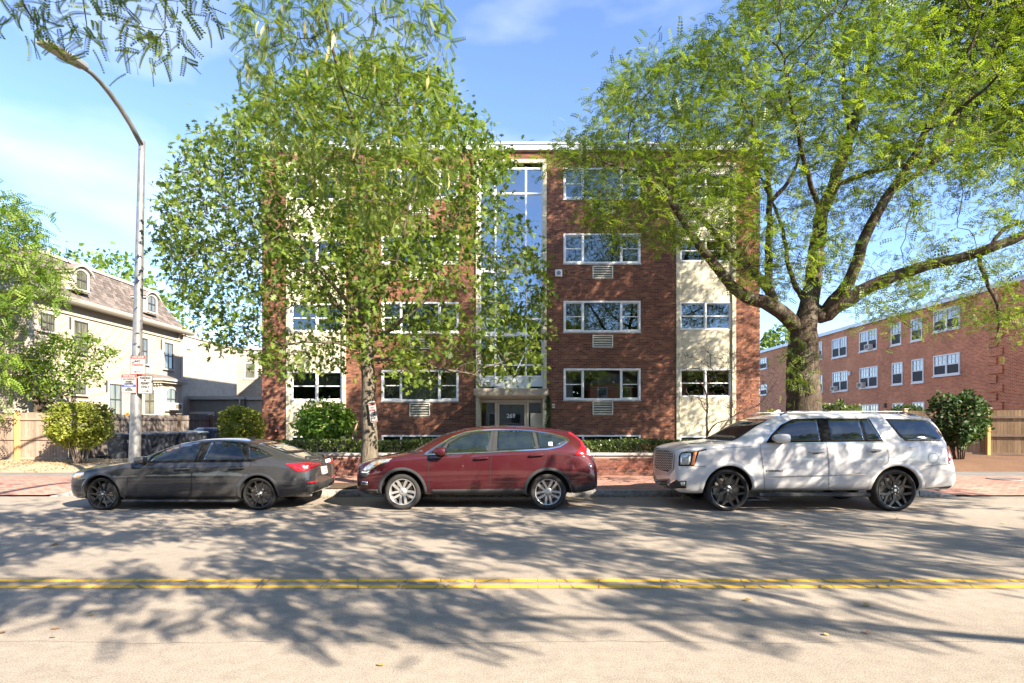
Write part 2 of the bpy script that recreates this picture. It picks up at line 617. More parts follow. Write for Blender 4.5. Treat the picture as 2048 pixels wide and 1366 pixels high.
M['granite'] = plain('granite', (0.27, 0.25, 0.225), 0.85, var=0.45, scale=14, bump=0.9)
M['coping'] = plain('coping_stone', (0.42, 0.38, 0.33), 0.85, var=0.25, scale=6, bump=0.4)
M['earth'] = m_ground('bare_earth', (0.055, 0.038, 0.026), (0.12, 0.085, 0.055), 9.0, (0.17, 0.12, 0.07))
M['straw'] = m_ground('dry_straw_mulch', (0.30, 0.22, 0.135), (0.48, 0.37, 0.24), 16.0, (0.56, 0.46, 0.30))
M['mulch'] = m_ground('dark_mulch', (0.10, 0.055, 0.034), (0.21, 0.12, 0.07), 16.0, (0.27, 0.17, 0.10))
M['land'] = m_ground('land', (0.05, 0.06, 0.03), (0.10, 0.10, 0.055), 1.5)
M['lot'] = plain('lot_asphalt', (0.17, 0.155, 0.135), 0.9, var=0.25, scale=1.2, bump=0.5)
M['fence_grey'] = m_wood('shaded_fence', (0.165, 0.135, 0.115), (0.28, 0.235, 0.20), knots=False)  # grey of the shaded fence run is put into the board colour
M['fence_warm'] = m_wood('cedar_fence_pale', (0.205, 0.145, 0.105), (0.35, 0.26, 0.20))
M['fence_rail'] = m_wood('cedar_rail', (0.22, 0.155, 0.11), (0.38, 0.27, 0.20), 'x', False)
M['fence_rail_y'] = m_wood('shaded_rail', (0.13, 0.11, 0.10), (0.22, 0.19, 0.17), 'y', False)  # rail greyed and darkened in colour for the shaded run
M['post'] = m_wood('new_post', (0.38, 0.20, 0.075), (0.56, 0.33, 0.14))
M['post_old'] = m_wood('old_post', (0.14, 0.10, 0.07), (0.24, 0.175, 0.12))
M['fence_gold'] = m_wood('golden_fence', (0.22, 0.145, 0.080), (0.36, 0.25, 0.15))
M['stake'] = m_wood('stake_wood', (0.30, 0.17, 0.10), (0.42, 0.26, 0.17), 'z', False)
M['clap'] = plain('clapboard_paint', (0.42, 0.362, 0.28), 0.7, var=0.07, scale=2, bump=0.1)
M['clap_trim'] = plain('house_trim', (0.47, 0.43, 0.36), 0.6, var=0.05)
M['sash_dark'] = plain('dark_sash', (0.055, 0.05, 0.045), 0.5)
M['slate'] = m_shingle('slate_shingle', [(0.0, (0.090, 0.074, 0.064)), (0.5, (0.140, 0.116, 0.102)), (1.0, (0.20, 0.166, 0.146))])
M['roof_dark'] = plain('dormer_roof', (0.17, 0.135, 0.115), 0.8)
M['taupe'] = plain('taupe_wall', (0.27, 0.235, 0.185), 0.8, bump=0.2)
M['tan_block'] = m_brickwall('painted_tan_block', (0.37, 0.325, 0.25), (0.43, 0.38, 0.295), (0.31, 0.275, 0.21), 'y', 0.4, 0.2)
M['tan_clap'] = plain('tan_siding', (0.42, 0.365, 0.285), 0.8, var=0.15, bump=0.2)
M['galv'] = plain('galvanised_steel', (0.225, 0.222, 0.215), 0.42, metal=0.5, var=0.22, scale=5)
M['lamp_grey'] = plain('lamp_housing', (0.27, 0.262, 0.25), 0.45, metal=0.3, var=0.08)
M['lamp_under'] = plain('lamp_underside', (0.24, 0.20, 0.15), 0.5, var=0.15, scale=20)
M['sign_white'] = plain('sign_white', (0.33, 0.315, 0.295), 0.5, var=0.15, scale=9)
M['sign_red'] = plain('sign_red', (0.42, 0.055, 0.045), 0.5, var=0.15, scale=9)
M['sign_blue'] = plain('sign_blue', (0.03, 0.07, 0.26), 0.5)
M['sign_black'] = plain('sign_black', (0.02, 0.02, 0.02), 0.5)
M['sign_metal'] = plain('sign_back', (0.30, 0.29, 0.28), 0.5, metal=0.6)
M['orange_tag'] = plain('orange_tag', (0.55, 0.20, 0.02), 0.6)
M['bin'] = plain('bin_plastic', (0.045, 0.050, 0.062), 0.5, var=0.25, scale=3, spec=0.5)
M['bin_lid'] = plain('bin_lid_plastic', (0.075, 0.085, 0.105), 0.45, var=0.2, scale=3)
M['bin_blue'] = plain('bin_blue_plastic', (0.035, 0.06, 0.13), 0.5, var=0.2, scale=3)
M['bin_teal'] = plain('bin_teal_lid', (0.19, 0.25, 0.27), 0.5, var=0.2)
M['bin_text'] = plain('bin_print', (0.62, 0.62, 0.62), 0.6)
M['dumpster'] = plain('dumpster_red', (0.36, 0.025, 0.035), 0.5, var=0.2)
M['black'] = plain('black_plastic', (0.018, 0.018, 0.018), 0.55, var=0.2)
M['trim_black'] = plain('gloss_black_trim', (0.010, 0.010, 0.010), 0.85, spec=0.1, var=0.1)
M['cladding'] = plain('grey_cladding', (0.036, 0.036, 0.037), 0.85, spec=0.15, var=0.15, scale=8)
M['rubber'] = plain('tyre_rubber', (0.028, 0.026, 0.024), 0.85, var=0.3, scale=12, bump=0.2, spec=0.25)
M['rim_black'] = plain('black_alloy', (0.012, 0.012, 0.012), 0.30, metal=0.0, var=0.1, coat=0.25)
M['rim_silver'] = plain('silver_alloy', (0.40, 0.385, 0.36), 0.36, metal=0.6, var=0.06)
M['disc'] = plain('brake_steel', (0.30, 0.26, 0.22), 0.5, metal=0.8, var=0.3, scale=20)
M['chrome'] = plain('chrome', (0.78, 0.77, 0.75), 0.12, metal=1.0, var=0.03)
M['nut'] = plain('wheel_nut', (0.55, 0.54, 0.52), 0.3, metal=0.9)
M['plate'] = plain('number_plate', (0.62, 0.60, 0.58), 0.5, var=0.1, scale=30)
M['plate_ink'] = plain('plate_ink', (0.35, 0.10, 0.10), 0.6)
M['lens_red'] = plain('red_lens', (0.42, 0.008, 0.014), 0.14, var=0.25, scale=9, coat=1.0)
M['lens_dark_red'] = plain('dark_red_lens', (0.13, 0.006, 0.010), 0.16, coat=1.0)
M['lens_clear'] = plain('clear_lens', (0.46, 0.46, 0.42), 0.10, metal=0.55, var=0.45, scale=22, coat=1.0)
M['lens_amber'] = plain('amber_lens', (0.52, 0.15, 0.03), 0.18, coat=1.0)
M['car_glass'] = plain('tinted_car_glass', (0.006, 0.008, 0.009), 0.012, var=0.2, spec=0.9, coat=0.4)
M['screen_glass'] = plain('windscreen_glass', (0.012, 0.014, 0.013), 0.03, var=0.4, scale=6, spec=0.35)
M['grille_silver'] = plain('grille_silver', (0.42, 0.42, 0.42), 0.35, metal=0.3, var=0.1)
M['car_glass_green'] = plain('green_car_glass', (0.010, 0.014, 0.009), 0.012, var=0.5, scale=5, spec=1.0, coat=0.6)
M['paint_grey'] = m_paint('grey_car_paint', (0.028, 0.028, 0.029), 0.35, 0.50, 0.2)
M['paint_red'] = m_paint('maroon_car_paint', (0.048, 0.004, 0.007), 0.25, 0.50, 0.2)
M['paint_white'] = m_paint('white_car_paint', (0.50, 0.475, 0.45), 0.03, 0.45, 0.0)
M['seam'] = plain('panel_gap', (0.012, 0.012, 0.012), 0.8)
M['seam_grey'] = plain('panel_gap_grey', (0.14, 0.135, 0.13), 0.8)
M['leaf_oak'] = m_leaf('oak_leaf', [(0.0, (0.048, 0.088, 0.015)), (0.5, (0.118, 0.178, 0.027)), (1.0, (0.215, 0.270, 0.048))], 0.50)
M['leaf_locust'] = m_leaf('locust_leaf', [(0.0, (0.055, 0.095, 0.015)), (0.55, (0.130, 0.185, 0.026)), (1.0, (0.210, 0.258, 0.042))], 0.50)
M['leaf_bright'] = m_leaf('bright_leaf', [(0.0, (0.085, 0.150, 0.020)), (0.5, (0.140, 0.225, 0.030)), (1.0, (0.23, 0.30, 0.05))], 0.45)
M['leaf_lime'] = m_leaf('lime_leaf', [(0.0, (0.12, 0.15, 0.02)), (0.5, (0.22, 0.25, 0.035)), (1.0, (0.34, 0.34, 0.07))], 0.40)
M['leaf_fresh'] = m_leaf('fresh_leaf', [(0.0, (0.10, 0.20, 0.025)), (0.5, (0.17, 0.30, 0.04)), (1.0, (0.28, 0.40, 0.07))], 0.45)
M['iron'] = plain('worn_iron', (0.19, 0.165, 0.15), 0.7, metal=0.3, var=0.3, scale=12)
M['leaf_dark'] = m_leaf('dark_leaf', [(0.0, (0.020, 0.042, 0.014)), (0.6, (0.040, 0.078, 0.022)), (1.0, (0.085, 0.130, 0.035))], 0.28, spec=0.25, rough=0.5)
M['leaf_hedge'] = m_leaf('hedge_leaf', [(0.0, (0.040, 0.070, 0.015)), (0.6, (0.085, 0.125, 0.024)), (1.0, (0.17, 0.20, 0.04))], 0.30, spec=0.45, rough=0.4)
M['leaf_dry'] = m_leaf('fallen_leaf', [(0.0, (0.17, 0.075, 0.025)), (0.5, (0.28, 0.15, 0.05)), (1.0, (0.36, 0.26, 0.09))], 0.1)
M['pod'] = m_leaf('seed_pod', [(0.0, (0.25, 0.22, 0.07)), (1.0, (0.40, 0.36, 0.14))], 0.3)
M['bark_oak'] = m_bark('oak_bark', (0.085, 0.068, 0.048), (0.21, 0.175, 0.13))
M['bark_locust'] = m_bark('locust_bark', (0.028, 0.021, 0.016), (0.125, 0.092, 0.066))
M['bark_twig'] = m_bark('pale_twig', (0.20, 0.15, 0.11), (0.44, 0.36, 0.29))
M['bark_bare'] = m_bark('bare_shrub_bark', (0.05, 0.032, 0.026), (0.19, 0.125, 0.10))
# ---------------------------------------------------------------- vegetation toolkit
def rnd_poly(poly, n):
    """random points inside a 2-D polygon"""
    p = np.array(poly, float)
    lo, hi = p.min(0), p.max(0)
    out = []
    tot = 0
    while tot < n:
        q = lo + RNG.random((n * 2, 2)) * (hi - lo)
        x, y = q[:, 0], q[:, 1]
        ins = np.zeros(len(q), bool)
        j = len(p) - 1
        for i in range(len(p)):
            xi, yi, xj, yj = p[i, 0], p[i, 1], p[j, 0], p[j, 1]
            c = ((yi > y) != (yj > y)) & (x < (xj - xi) * (y - yi) / (yj - yi + 1e-9) + xi)
            ins ^= c
            j = i
        out.append(q[ins])
        tot += ins.sum()
    return np.concatenate(out)[:n]

def crown_points(poly, n, D0, rD, cx, rx, cy_=None, ry=None, keep=None, clump=0.0, cs=0.9):
    """attraction points inside a crown whose outline is `poly` (photo pixels at distance D0) and whose depth bulges by rD"""
    q = rnd_poly(poly, int(n * (3.0 if clump or keep else 1.05)))
    u = np.clip((q[:, 0] - cx) / rx, -1, 1)
    w = np.sqrt(np.clip(1 - u * u * 0.85, 0.05, 1))
    if cy_ is not None:
        v = np.clip((q[:, 1] - cy_) / ry, -1, 1)
        w = w * np.sqrt(np.clip(1 - v * v * 0.75, 0.1, 1))
    t = RNG.random(len(q)) * 2 - 1
    D = D0 + t * rD * w
    k = D / F
    pts = np.stack([(q[:, 0] - CX) * k, D, EYE - (q[:, 1] - HY) * k], 1)
    m = np.ones(len(q), bool)
    if keep is not None:
        m &= RNG.random(len(q)) < keep(q[:, 0], q[:, 1])
    if clump:
        ph = RNG.random((3, 3)) * 6.28
        f = sum(np.sin(pts @ (RNG.normal(size=3) * 2.6 * cs) + ph[0, i % 3] + i) for i in range(6))
        m &= (f > np.quantile(f, clump)) | (RNG.random(len(q)) < 0.12)
    pts = pts[m]
    return pts[:n]

def ell_points(c, r, n, hollow=0.0):
    d = RNG.normal(size=(n, 3))
    d /= np.linalg.norm(d, axis=1)[:, None]
    s = (hollow ** 3 + (1 - hollow ** 3) * RNG.random(n)) ** (1 / 3)
    return np.array(c) + d * s[:, None] * np.array(r)

def resample(pts, rad, step):
    P_, R_ = [np.array(pts[0], float)], [rad[0]]
    for i in range(len(pts) - 1):
        a, b = np.array(pts[i], float), np.array(pts[i + 1], float)
        n = max(1, int(round(np.linalg.norm(b - a) / step)))
        for k in range(1, n + 1):
            P_.append(a + (b - a) * k / n)
            R_.append(rad[i] + (rad[i + 1] - rad[i]) * k / n)
    P_ = np.array(P_)
    for _ in range(2):
        if len(P_) > 3:
            P_[1:-1] = (P_[:-2] + 2 * P_[1:-1] + P_[2:]) / 4
    if len(P_) > 4:
        P_[1:-1] += RNG.normal(size=P_[1:-1].shape) * step * 0.05
    return P_, np.array(R_)

class Skeleton:
    def __init__(s):
        s.p, s.par, s.r = [], [], []
    def limb(s, pts, step=0.25, root=False):
        """pts: (px,py,D,r) in the photo or (Vector, r)"""
        W, rad = [], []
        for q in pts:
            if len(q) == 4:
                W.append(np.array(P(q[0], q[1], q[2]))); rad.append(q[3])
            else:
                W.append(np.array(q[0], float)); rad.append(q[1])
        pp, rr = resample(W, rad, step)
        if s.p and not root:
            d = np.linalg.norm(np.array(s.p) - pp[0], axis=1)
            prev = int(d.argmin())
        else:
            prev = -1
        for a, b in zip(pp, rr):
            s.p.append(a); s.par.append(prev); s.r.append(b)
            prev = len(s.p) - 1
        return s
    def grow(s, A, step=0.25, kill=0.4, iters=60, jitter=0.25, trop=(0, 0, 0.0), maxch=4):
        A = np.array(A)
        pos = np.array(s.p)
        par = list(s.par)
        ch = np.zeros(len(pos), int)
        for q in par:
            if q >= 0: ch[q] += 1
        bd = np.full(len(A), 1e9)
        bi = np.zeros(len(A), int)
        def upd(lo):
            new = pos[lo:]
            for k in range(0, len(new), 400):
                blk = new[k:k + 400]
                d = ((A[:, None, :] - blk[None]) ** 2).sum(2)
                j = d.argmin(1)
                dm = d[np.arange(len(A)), j]
                m = dm < bd
                bd[m] = dm[m]
                bi[m] = j[m] + lo + k
        upd(0)
        trop = np.array(trop)
        for it in range(iters):
            live = bd > kill * kill
            if not live.any(): break
            A, bd, bi = A[live], bd[live], bi[live]
            acc = np.zeros((len(pos), 3))
            v = A - pos[bi]
            v /= np.linalg.norm(v, axis=1)[:, None] + 1e-9
            np.add.at(acc, bi, v)
            idx = np.unique(bi)
            idx = idx[ch[idx] < maxch]
            if len(idx) == 0: break
            d = acc[idx]
            n = np.linalg.norm(d, axis=1)[:, None]
            d = d / (n + 1e-9) + RNG.normal(size=d.shape) * jitter + trop
            d /= np.linalg.norm(d, axis=1)[:, None] + 1e-9
            new = pos[idx] + d * step * (0.75 + 0.5 * RNG.random((len(idx), 1)))
            lo = len(pos)
            ch[idx] += 1
            pos = np.concatenate([pos, new])
            ch = np.concatenate([ch, np.zeros(len(new), int)])
            par += list(idx)
            upd(lo)
        s.p, s.par = list(pos), [int(q) for q in par]
        s.r = list(s.r) + [0.0] * (len(s.p) - len(s.r))
        return s
    def finish(s, tip=0.006, e=2.3):
        n = len(s.p)
        r = np.full(n, 0.0)
        cnt = np.zeros(n, int)
        kids = [[] for _ in range(n)]
        for i, q in enumerate(s.par):
            if q >= 0: kids[q].append(i)
        order = []
        st = [i for i, q in enumerate(s.par) if q < 0]
        while st:
            i = st.pop()
            order.append(i)
            st += kids[i]
        for i in reversed(order):
            if kids[i]:
                r[i] = sum(r[k] ** e for k in kids[i]) ** (1 / e)
                cnt[i] = sum(cnt[k] for k in kids[i]) + 1
            else:
                r[i] = tip
                cnt[i] = 1
        g = np.array(s.r)
        r = np.where(g > 0, g, r)
        for i in order:
            q = s.par[i]
            if q >= 0: r[i] = min(r[i], r[q] * 0.98)
        s.rad, s.cnt, s.kids, s.order = r, cnt, kids, order
        return s
    def mesh(s, name, mat, parent, rmin=0.0):
        m = MB()
        V, Fc = m.v, m.f
        used = set()
        pos = [Vector(q) for q in s.p]
        for i in s.order:
            if i in used: continue
            q = s.par[i]
            chain = [q, i] if q >= 0 else [i]
            used.add(i)
            j = i
            while s.kids[j]:
                j = max(s.kids[j], key=lambda k: s.rad[k])
                if j in used: break
                used.add(j)
                chain.append(j)
            if len(chain) < 2: continue
            r0 = s.rad[chain[1]]
            if r0 < rmin: continue
            nn = 10 if r0 > 0.12 else (7 if r0 > 0.04 else (5 if r0 > 0.012 else 3))
            rad = [float(s.rad[k]) for k in chain]
            if q >= 0: rad[0] = min(rad[0], rad[1] * 1.15)
            m.tube([pos[k] for k in chain], rad, nn, cap=r0 > 0.02)
        return m.build(name, mat, parent, smooth=True)
    def tips(s, maxcnt=6):
        return np.array([i for i in range(len(s.p)) if s.cnt[i] <= maxcnt and s.rad[i] < 0.05])

def T_oak():
    h = [(0.0, 0.0), (0.05, 0.14), (0.27, 0.24), (0.09, 0.36), (0.40, 0.54), (0.12, 0.64), (0.28, 0.86), (0.07, 0.84), (0.0, 1.05)]
    o = h + [(-x, y) for x, y in reversed(h[1:-1])]
    return np.array([(x, y, 0.22 * abs(x) - 0.12 * y * y) for x, y in o]), [list(range(len(o)))]

def T_ell(w=0.28, bend=0.15):
    o = [(0, 0), (w, 0.30), (w * 0.8, 0.68), (0, 1.0), (-w * 0.8, 0.68), (-w, 0.30)]
    return np.array([(x, y, 0.25 * abs(x) - bend * y * y) for x, y in o]), [list(range(6))]

def T_star():
    o = [(0, 0), (0.22, 0.12), (0.50, 0.30), (0.30, 0.42), (0.34, 0.72), (0.10, 0.62), (0, 1.0), (-0.10, 0.62), (-0.34, 0.72), (-0.30, 0.42), (-0.50, 0.30), (-0.22, 0.12)]
    return np.array([(x, y, 0.1 * abs(x) - 0.15 * y * y) for x, y in o]), [list(range(12))]

def T_frond(pairs=8, ll=0.23, lw=0.055, droop=0.22, stalk=False):
    v, f = [], []
    def z(t): return -droop * t * t
    if stalk:
        for i in range(5):
            t = i / 4
            v += [(-0.007, t, z(t)), (0.007, t, z(t))]
            if i: f.append([2 * i - 2, 2 * i - 1, 2 * i + 1, 2 * i])
    for i in range(pairs):
        t = 0.12 + 0.88 * i / (pairs - 1)
        L = ll * (1 - 0.45 * abs(t - 0.45))
        for sgn in (-1, 1):
            b = len(v)
            a = 0.42
            dx, dy = sgn * math.cos(a), math.sin(a)
            v += [(sgn * 0.008, t, z(t)), (dx * L * 0.5 - dy * lw * sgn, t + dy * L * 0.5 + lw * 0.9, z(t) - 0.01),
                  (dx * L, t + dy * L, z(t) - 0.05), (dx * L * 0.5 + dy * lw * sgn, t + dy * L * 0.5 - lw * 0.9, z(t) - 0.015)]
            f.append([b, b + 1, b + 2, b + 3] if sgn > 0 else [b + 3, b + 2, b + 1, b])
    v = [(x + 0.14 * y * y, y, z_) for (x, y, z_) in v]
    return np.array(v), f

def leaf_mesh(name, pos, d, up, size, T, mat, parent, rnd=None):
    tv, tf = T
    pos, d, up = np.asarray(pos), np.asarray(d), np.asarray(up)
    n = len(pos)
    d = d / (np.linalg.norm(d, axis=1)[:, None] + 1e-9)
    x = np.cross(d, up)
    x /= np.linalg.norm(x, axis=1)[:, None] + 1e-9
    z = np.cross(x, d)
    s = np.asarray(size)[:, None, None]
    V = pos[:, None, :] + s * (tv[None, :, 0:1] * x[:, None, :] + tv[None, :, 1:2] * d[:, None, :] + tv[None, :, 2:3] * z[:, None, :])
    nv = len(tv)
    flat = np.concatenate([np.array(q) for q in tf])
    cnts = np.array([len(q) for q in tf])
    idx = (flat[None, :] + (np.arange(n) * nv)[:, None]).ravel()
    tot = np.tile(cnts, n)
    st = np.concatenate([[0], np.cumsum(tot)[:-1]])
    me = bpy.data.meshes.new(name)
    me.vertices.add(n * nv)
    me.vertices.foreach_set('co', V.astype(np.float32).ravel())
    me.loops.add(len(idx))
    me.loops.foreach_set('vertex_index', idx.astype(np.int32))
    me.polygons.add(len(tot))
    me.polygons.foreach_set('loop_start', st.astype(np.int32))
    me.polygons.foreach_set('loop_total', tot.astype(np.int32))
    me.update(calc_edges=True)
    a = me.attributes.new('rnd', 'FLOAT', 'POINT')
    rr = RNG.random(n) if rnd is None else rnd
    a.data.foreach_set('value', np.repeat(rr, nv).astype(np.float32))
    me.materials.append(mat)
    return link(bpy.data.objects.new(name, me), parent)

def leaves_on(sk, idx, per, spread, size, T, mat, parent, name='crown', up=(0, 0, 1), upj=0.7, droop=0.15, outj=0.9, cull=None, flatz=1.0):
    pos = np.array(sk.p)
    par = np.array(sk.par)
    base = np.repeat(idx, per)
    p = pos[base]
    dirn = p - pos[np.maximum(par[base], 0)]
    dirn /= np.linalg.norm(dirn, axis=1)[:, None] + 1e-9
    n = len(base)
    p = p + RNG.normal(size=(n, 3)) * spread
    d = dirn * 0.5 + RNG.normal(size=(n, 3)) * outj + np.array((0, 0, -droop))
    d[:, 2] *= flatz
    u = np.array(up) + RNG.normal(size=(n, 3)) * upj
    sz = size * (0.65 + 0.6 * RNG.random(n))
    if cull is not None:
        k = cull(p)
        p, d, u, sz = p[k], d[k], u[k], sz[k]
    return leaf_mesh(name, p, d, u, sz, T, mat, parent)

def bush(name, label, c, r, n, T, mat, base_z, stems=9, group=None, size=0.09, cat='shrub', bark='bark_twig', flat=False, stem_top=0.35, hollow=0.62, upj=0.8, lumps=6):
    """clipped shrub: stems fan out from the ground into a shell of leaves"""
    t = thing(name, label, cat, (c[0], c[1], base_z), group)
    for k in range(stems):
        a = RNG.random() * 6.28
        q = 0.08 + 0.14 * RNG.random()
        b = Vector((c[0] + math.cos(a) * q * r[0], c[1] + math.sin(a) * q * r[1], base_z - 0.03))
        e = Vector((c[0] + math.cos(a) * r[0] * (0.35 + 0.4 * RNG.random()), c[1] + math.sin(a) * r[1] * (0.35 + 0.4 * RNG.random()), c[2] + r[2] * stem_top * RNG.random()))
        mid = (b * 0.5 + e * 0.5) + Vector((0, 0, 0.1 * r[2]))
        MB().tube([b, b * 0.6 + mid * 0.4, mid, e], [0.026, 0.022, 0.016, 0.006], 5).build('stem', M[bark], t, smooth=True)
    lc = ell_points((0, 0, 0), (1, 1, 1), lumps, 0.9)
    p = ell_points((0, 0, 0), (1, 1, 1), n, hollow)
    w = 1 + 0.05 * RNG.normal(size=n) * (RNG.random(n) < 0.25) + 0.12 * np.sin(p @ (RNG.normal(size=(3,)) * 4) + 1) + 0.07 * np.sin(p @ (RNG.normal(size=(3,)) * 9))
    d = p / (np.linalg.norm(p, axis=1)[:, None] + 1e-9)
    if flat:
        p[:, 2] = np.where(p[:, 2] > 0, np.abs(p[:, 2]) ** 0.7, p[:, 2])
    p = np.array(c) + p * w[:, None] * np.array(r)
    dd = d * 0.8 + RNG.normal(size=d.shape) * 0.7
    u = d * 0.9 + np.array((0, 0, 0.8)) + RNG.normal(size=d.shape) * upj * 0.6
    leaf_mesh('foliage', p, dd, u, size * (0.7 + 0.6 * RNG.random(n)), T, M[mat], t)
    return t
# ================================================================ ground, road, pavement
def sheet(name, x0, x1, y0, y1, z, mat, kind='structure'):
    o = mesh_obj(name, [(x0, y0, z), (x1, y0, z), (x1, y1, z), (x0, y1, z)], [(0, 1, 2, 3)], mat)
    return tag(o, kind=kind)

sheet('ground', -1500, 1500, -1500, 1500, -0.06, M['land'])
sheet('road', -140, 140, -3.2, 12.66, 0.0, M['asphalt'])
KERB_Y = 12.62
for dy in (5.74, 5.96):
    pts, n = [], 240
    m = MB()
    for i in range(n + 1):
        x = -40 + 80 * i / n
        w = 0.055 + 0.004 * math.sin(i * 1.7) + 0.003 * math.sin(i * 4.1)
        m.v += [(x, dy - w, 0.004), (x, dy + w, 0.004)]
        if i:
            b = 2 * i
            m.f.append((b - 2, b, b + 1, b - 1))
    tag(m.build('road_line', M['yellow']), kind='structure')

# faint resurfacing seam along the near lane
m = MB()
for i in range(161):
    x = -20 + 40 * i / 160
    y = 4.30 + 0.02 * math.sin(i * 0.7) + 0.012 * math.sin(i * 2.9)
    w = 0.006 + 0.005 * math.sin(i * 1.3)
    m.v += [(x, y - w, 0.003), (x, y + w, 0.003)]
    if i: m.f.append((2 * i - 2, 2 * i, 2 * i + 1, 2 * i - 1))
tag(m.build('road_seam', plain('seam_tar', (0.245, 0.205, 0.165), 0.9, var=0.3, scale=8)), kind='structure')

# brick pavement: level between the driveways, dipping to the road at both driveways
def pave_z(x, y):
    t = min(1, max(0, (y - 12.6) / 1.7))
    left = min(1, max(0, (-9.3 - x) / 1.0))
    right = min(1, max(0, (x - 8.7) / 1.0))
    k = max(left, right)
    dip = 0.012 + 0.125 * t * t * (3 - 2 * t)
    return (1 - k) * 0.137 + k * dip + 0.004 * math.sin(x * 1.9) * math.sin(y * 2.3)
def grid_surface(name, xs, ys, zf, mat, kind='structure'):
    v = [(x, y, zf(x, y)) for y in ys for x in xs]
    n = len(xs)
    f = [(j * n + i, j * n + i + 1, (j + 1) * n + i + 1, (j + 1) * n + i) for j in range(len(ys) - 1) for i in range(n - 1)]
    o = mesh_obj(name, v, f, mat, None, True)
    return tag(o, kind=kind)
grid_surface('pavement', [-60 + 0.4 * i for i in range(301)], [12.78 + 0.27 * j for j in range(13)], pave_z, M['paver'])
# driveway surface behind the pavement
grid_surface('driveway', [-60 + 2 * i for i in range(61)], [16.0, 17.0, 20.0, 28.0, 40.0, 70.0], lambda x, y: 0.13 + 0.004 * math.sin(x) + (-0.03 if abs(x) < 9.5 else 0), M['lot'])
# dry leaf-strewn bed on the left, dark mulch bed on the right
def bed_z(x, y):
    e = min(1, max(0, (y - 16.9) / 1.6)) * min(1, max(0, (-12.2 - x) / 1.2))
    return 0.105 + 0.13 * e + 0.02 * math.sin(x * 2.7 + y) * e
grid_surface('left_bed', [-34 + 0.4 * i for i in range(56)], [16.7 + 0.3 * j for j in range(20)], bed_z, M['straw'])
def bed2_z(x, y):
    e = min(1, max(0, (y - 17.2) / 1.6)) * min(1, max(0, (x - 12.4) / 1.0))
    return 0.105 + 0.22 * e + 0.02 * math.sin(x * 2.3 + y) * e
grid_surface('right_bed', [11.8 + 0.4 * i for i in range(60)], [17.0 + 0.3 * j for j in range(26)], bed2_z, M['mulch'])

# granite kerb, stone by stone
kerb = tag(box('kerb', -9.4, 8.85, KERB_Y + 0.02, KERB_Y + 0.17, -0.05, 0.10, M['granite']), kind='structure')
def rough_stone(name, x0, x1, y0, y1, z0, z1, mat, parent, nx=7, amp=0.012):
    m = MB()
    prof = [(y0, z0), (y0, z0 + (z1 - z0) * 0.5), (y0 + 0.008, z1 - 0.02), (y0 + 0.03, z1), (y1, z1), (y1, z0)]
    n = len(prof)
    for i in range(nx + 1):
        x = x0 + (x1 - x0) * i / nx
        for (y, z) in prof:
            m.v.append((x, y + random.uniform(-amp, amp), z + random.uniform(-amp, amp) * 0.7))
    for i in range(nx):
        for k in range(n):
            m.f.append((i * n + k, (i + 1) * n + k, (i + 1) * n + (k + 1) % n, i * n + (k + 1) % n))
    m.f += [tuple(range(n)), tuple(range((nx + 1) * n - 1, nx * n - 1, -1))]
    return m.build(name, mat, parent, smooth=False)
x = -9.45
while x < 8.8:
    L = random.uniform(1.3, 2.1)
    e = min(x + L, 8.95)
    rough_stone('kerb_stone', x, e - 0.012, KERB_Y, KERB_Y + 0.18, -0.04, 0.142 + random.uniform(-0.006, 0.01), M['granite'], kerb)
    x = e
# sloping end stones where the kerb drops to the driveways
for sx, xa, xb in ((-1, -9.46, -10.15), (1, 8.96, 9.75)):
    m = MB()
    for i in range(6):
        t = i / 5
        xx = xa + (xb - xa) * t
        h = 0.14 * (1 - t) + 0.02
        for (y, z) in ((KERB_Y, -0.04), (KERB_Y, h * 0.7), (KERB_Y + 0.04, h), (KERB_Y + 0.18, h), (KERB_Y + 0.18, -0.04)):
            m.v.append((xx, y + random.uniform(-.02, .02), z + random.uniform(-.012, .012)))
    for i in range(5):
        for k in range(5):
            m.f.append((i * 5 + k, (i + 1) * 5 + k, (i + 1) * 5 + (k + 1) % 5, i * 5 + (k + 1) % 5))
    m.f.append((25, 26, 27, 28, 29))
    m.build('kerb_stone', M['granite'], kerb)

# soil squares round the two street trees
def tree_pit(name, x0, x1):
    m = MB()
    n = 10
    for j in range(6):
        for i in range(n):
            x = x0 + (x1 - x0) * i / (n - 1)
            y = 12.83 + 1.25 * j / 5
            m.v.append((x + random.uniform(-.03, .03), y, 0.146 + 0.05 * math.sin(math.pi * i / (n - 1)) * math.sin(math.pi * min(1, (j + .5) / 5)) + random.uniform(0, .012)))
    for j in range(5):
        for i in range(n - 1):
            m.f.append((j * n + i, j * n + i + 1, (j + 1) * n + i + 1, (j + 1) * n + i))
    tag(m.build(name, M['earth'], None, True), kind='structure')
tree_pit('tree_pit', -4.45, -2.4)
tree_pit('tree_pit', 5.7, 8.4)

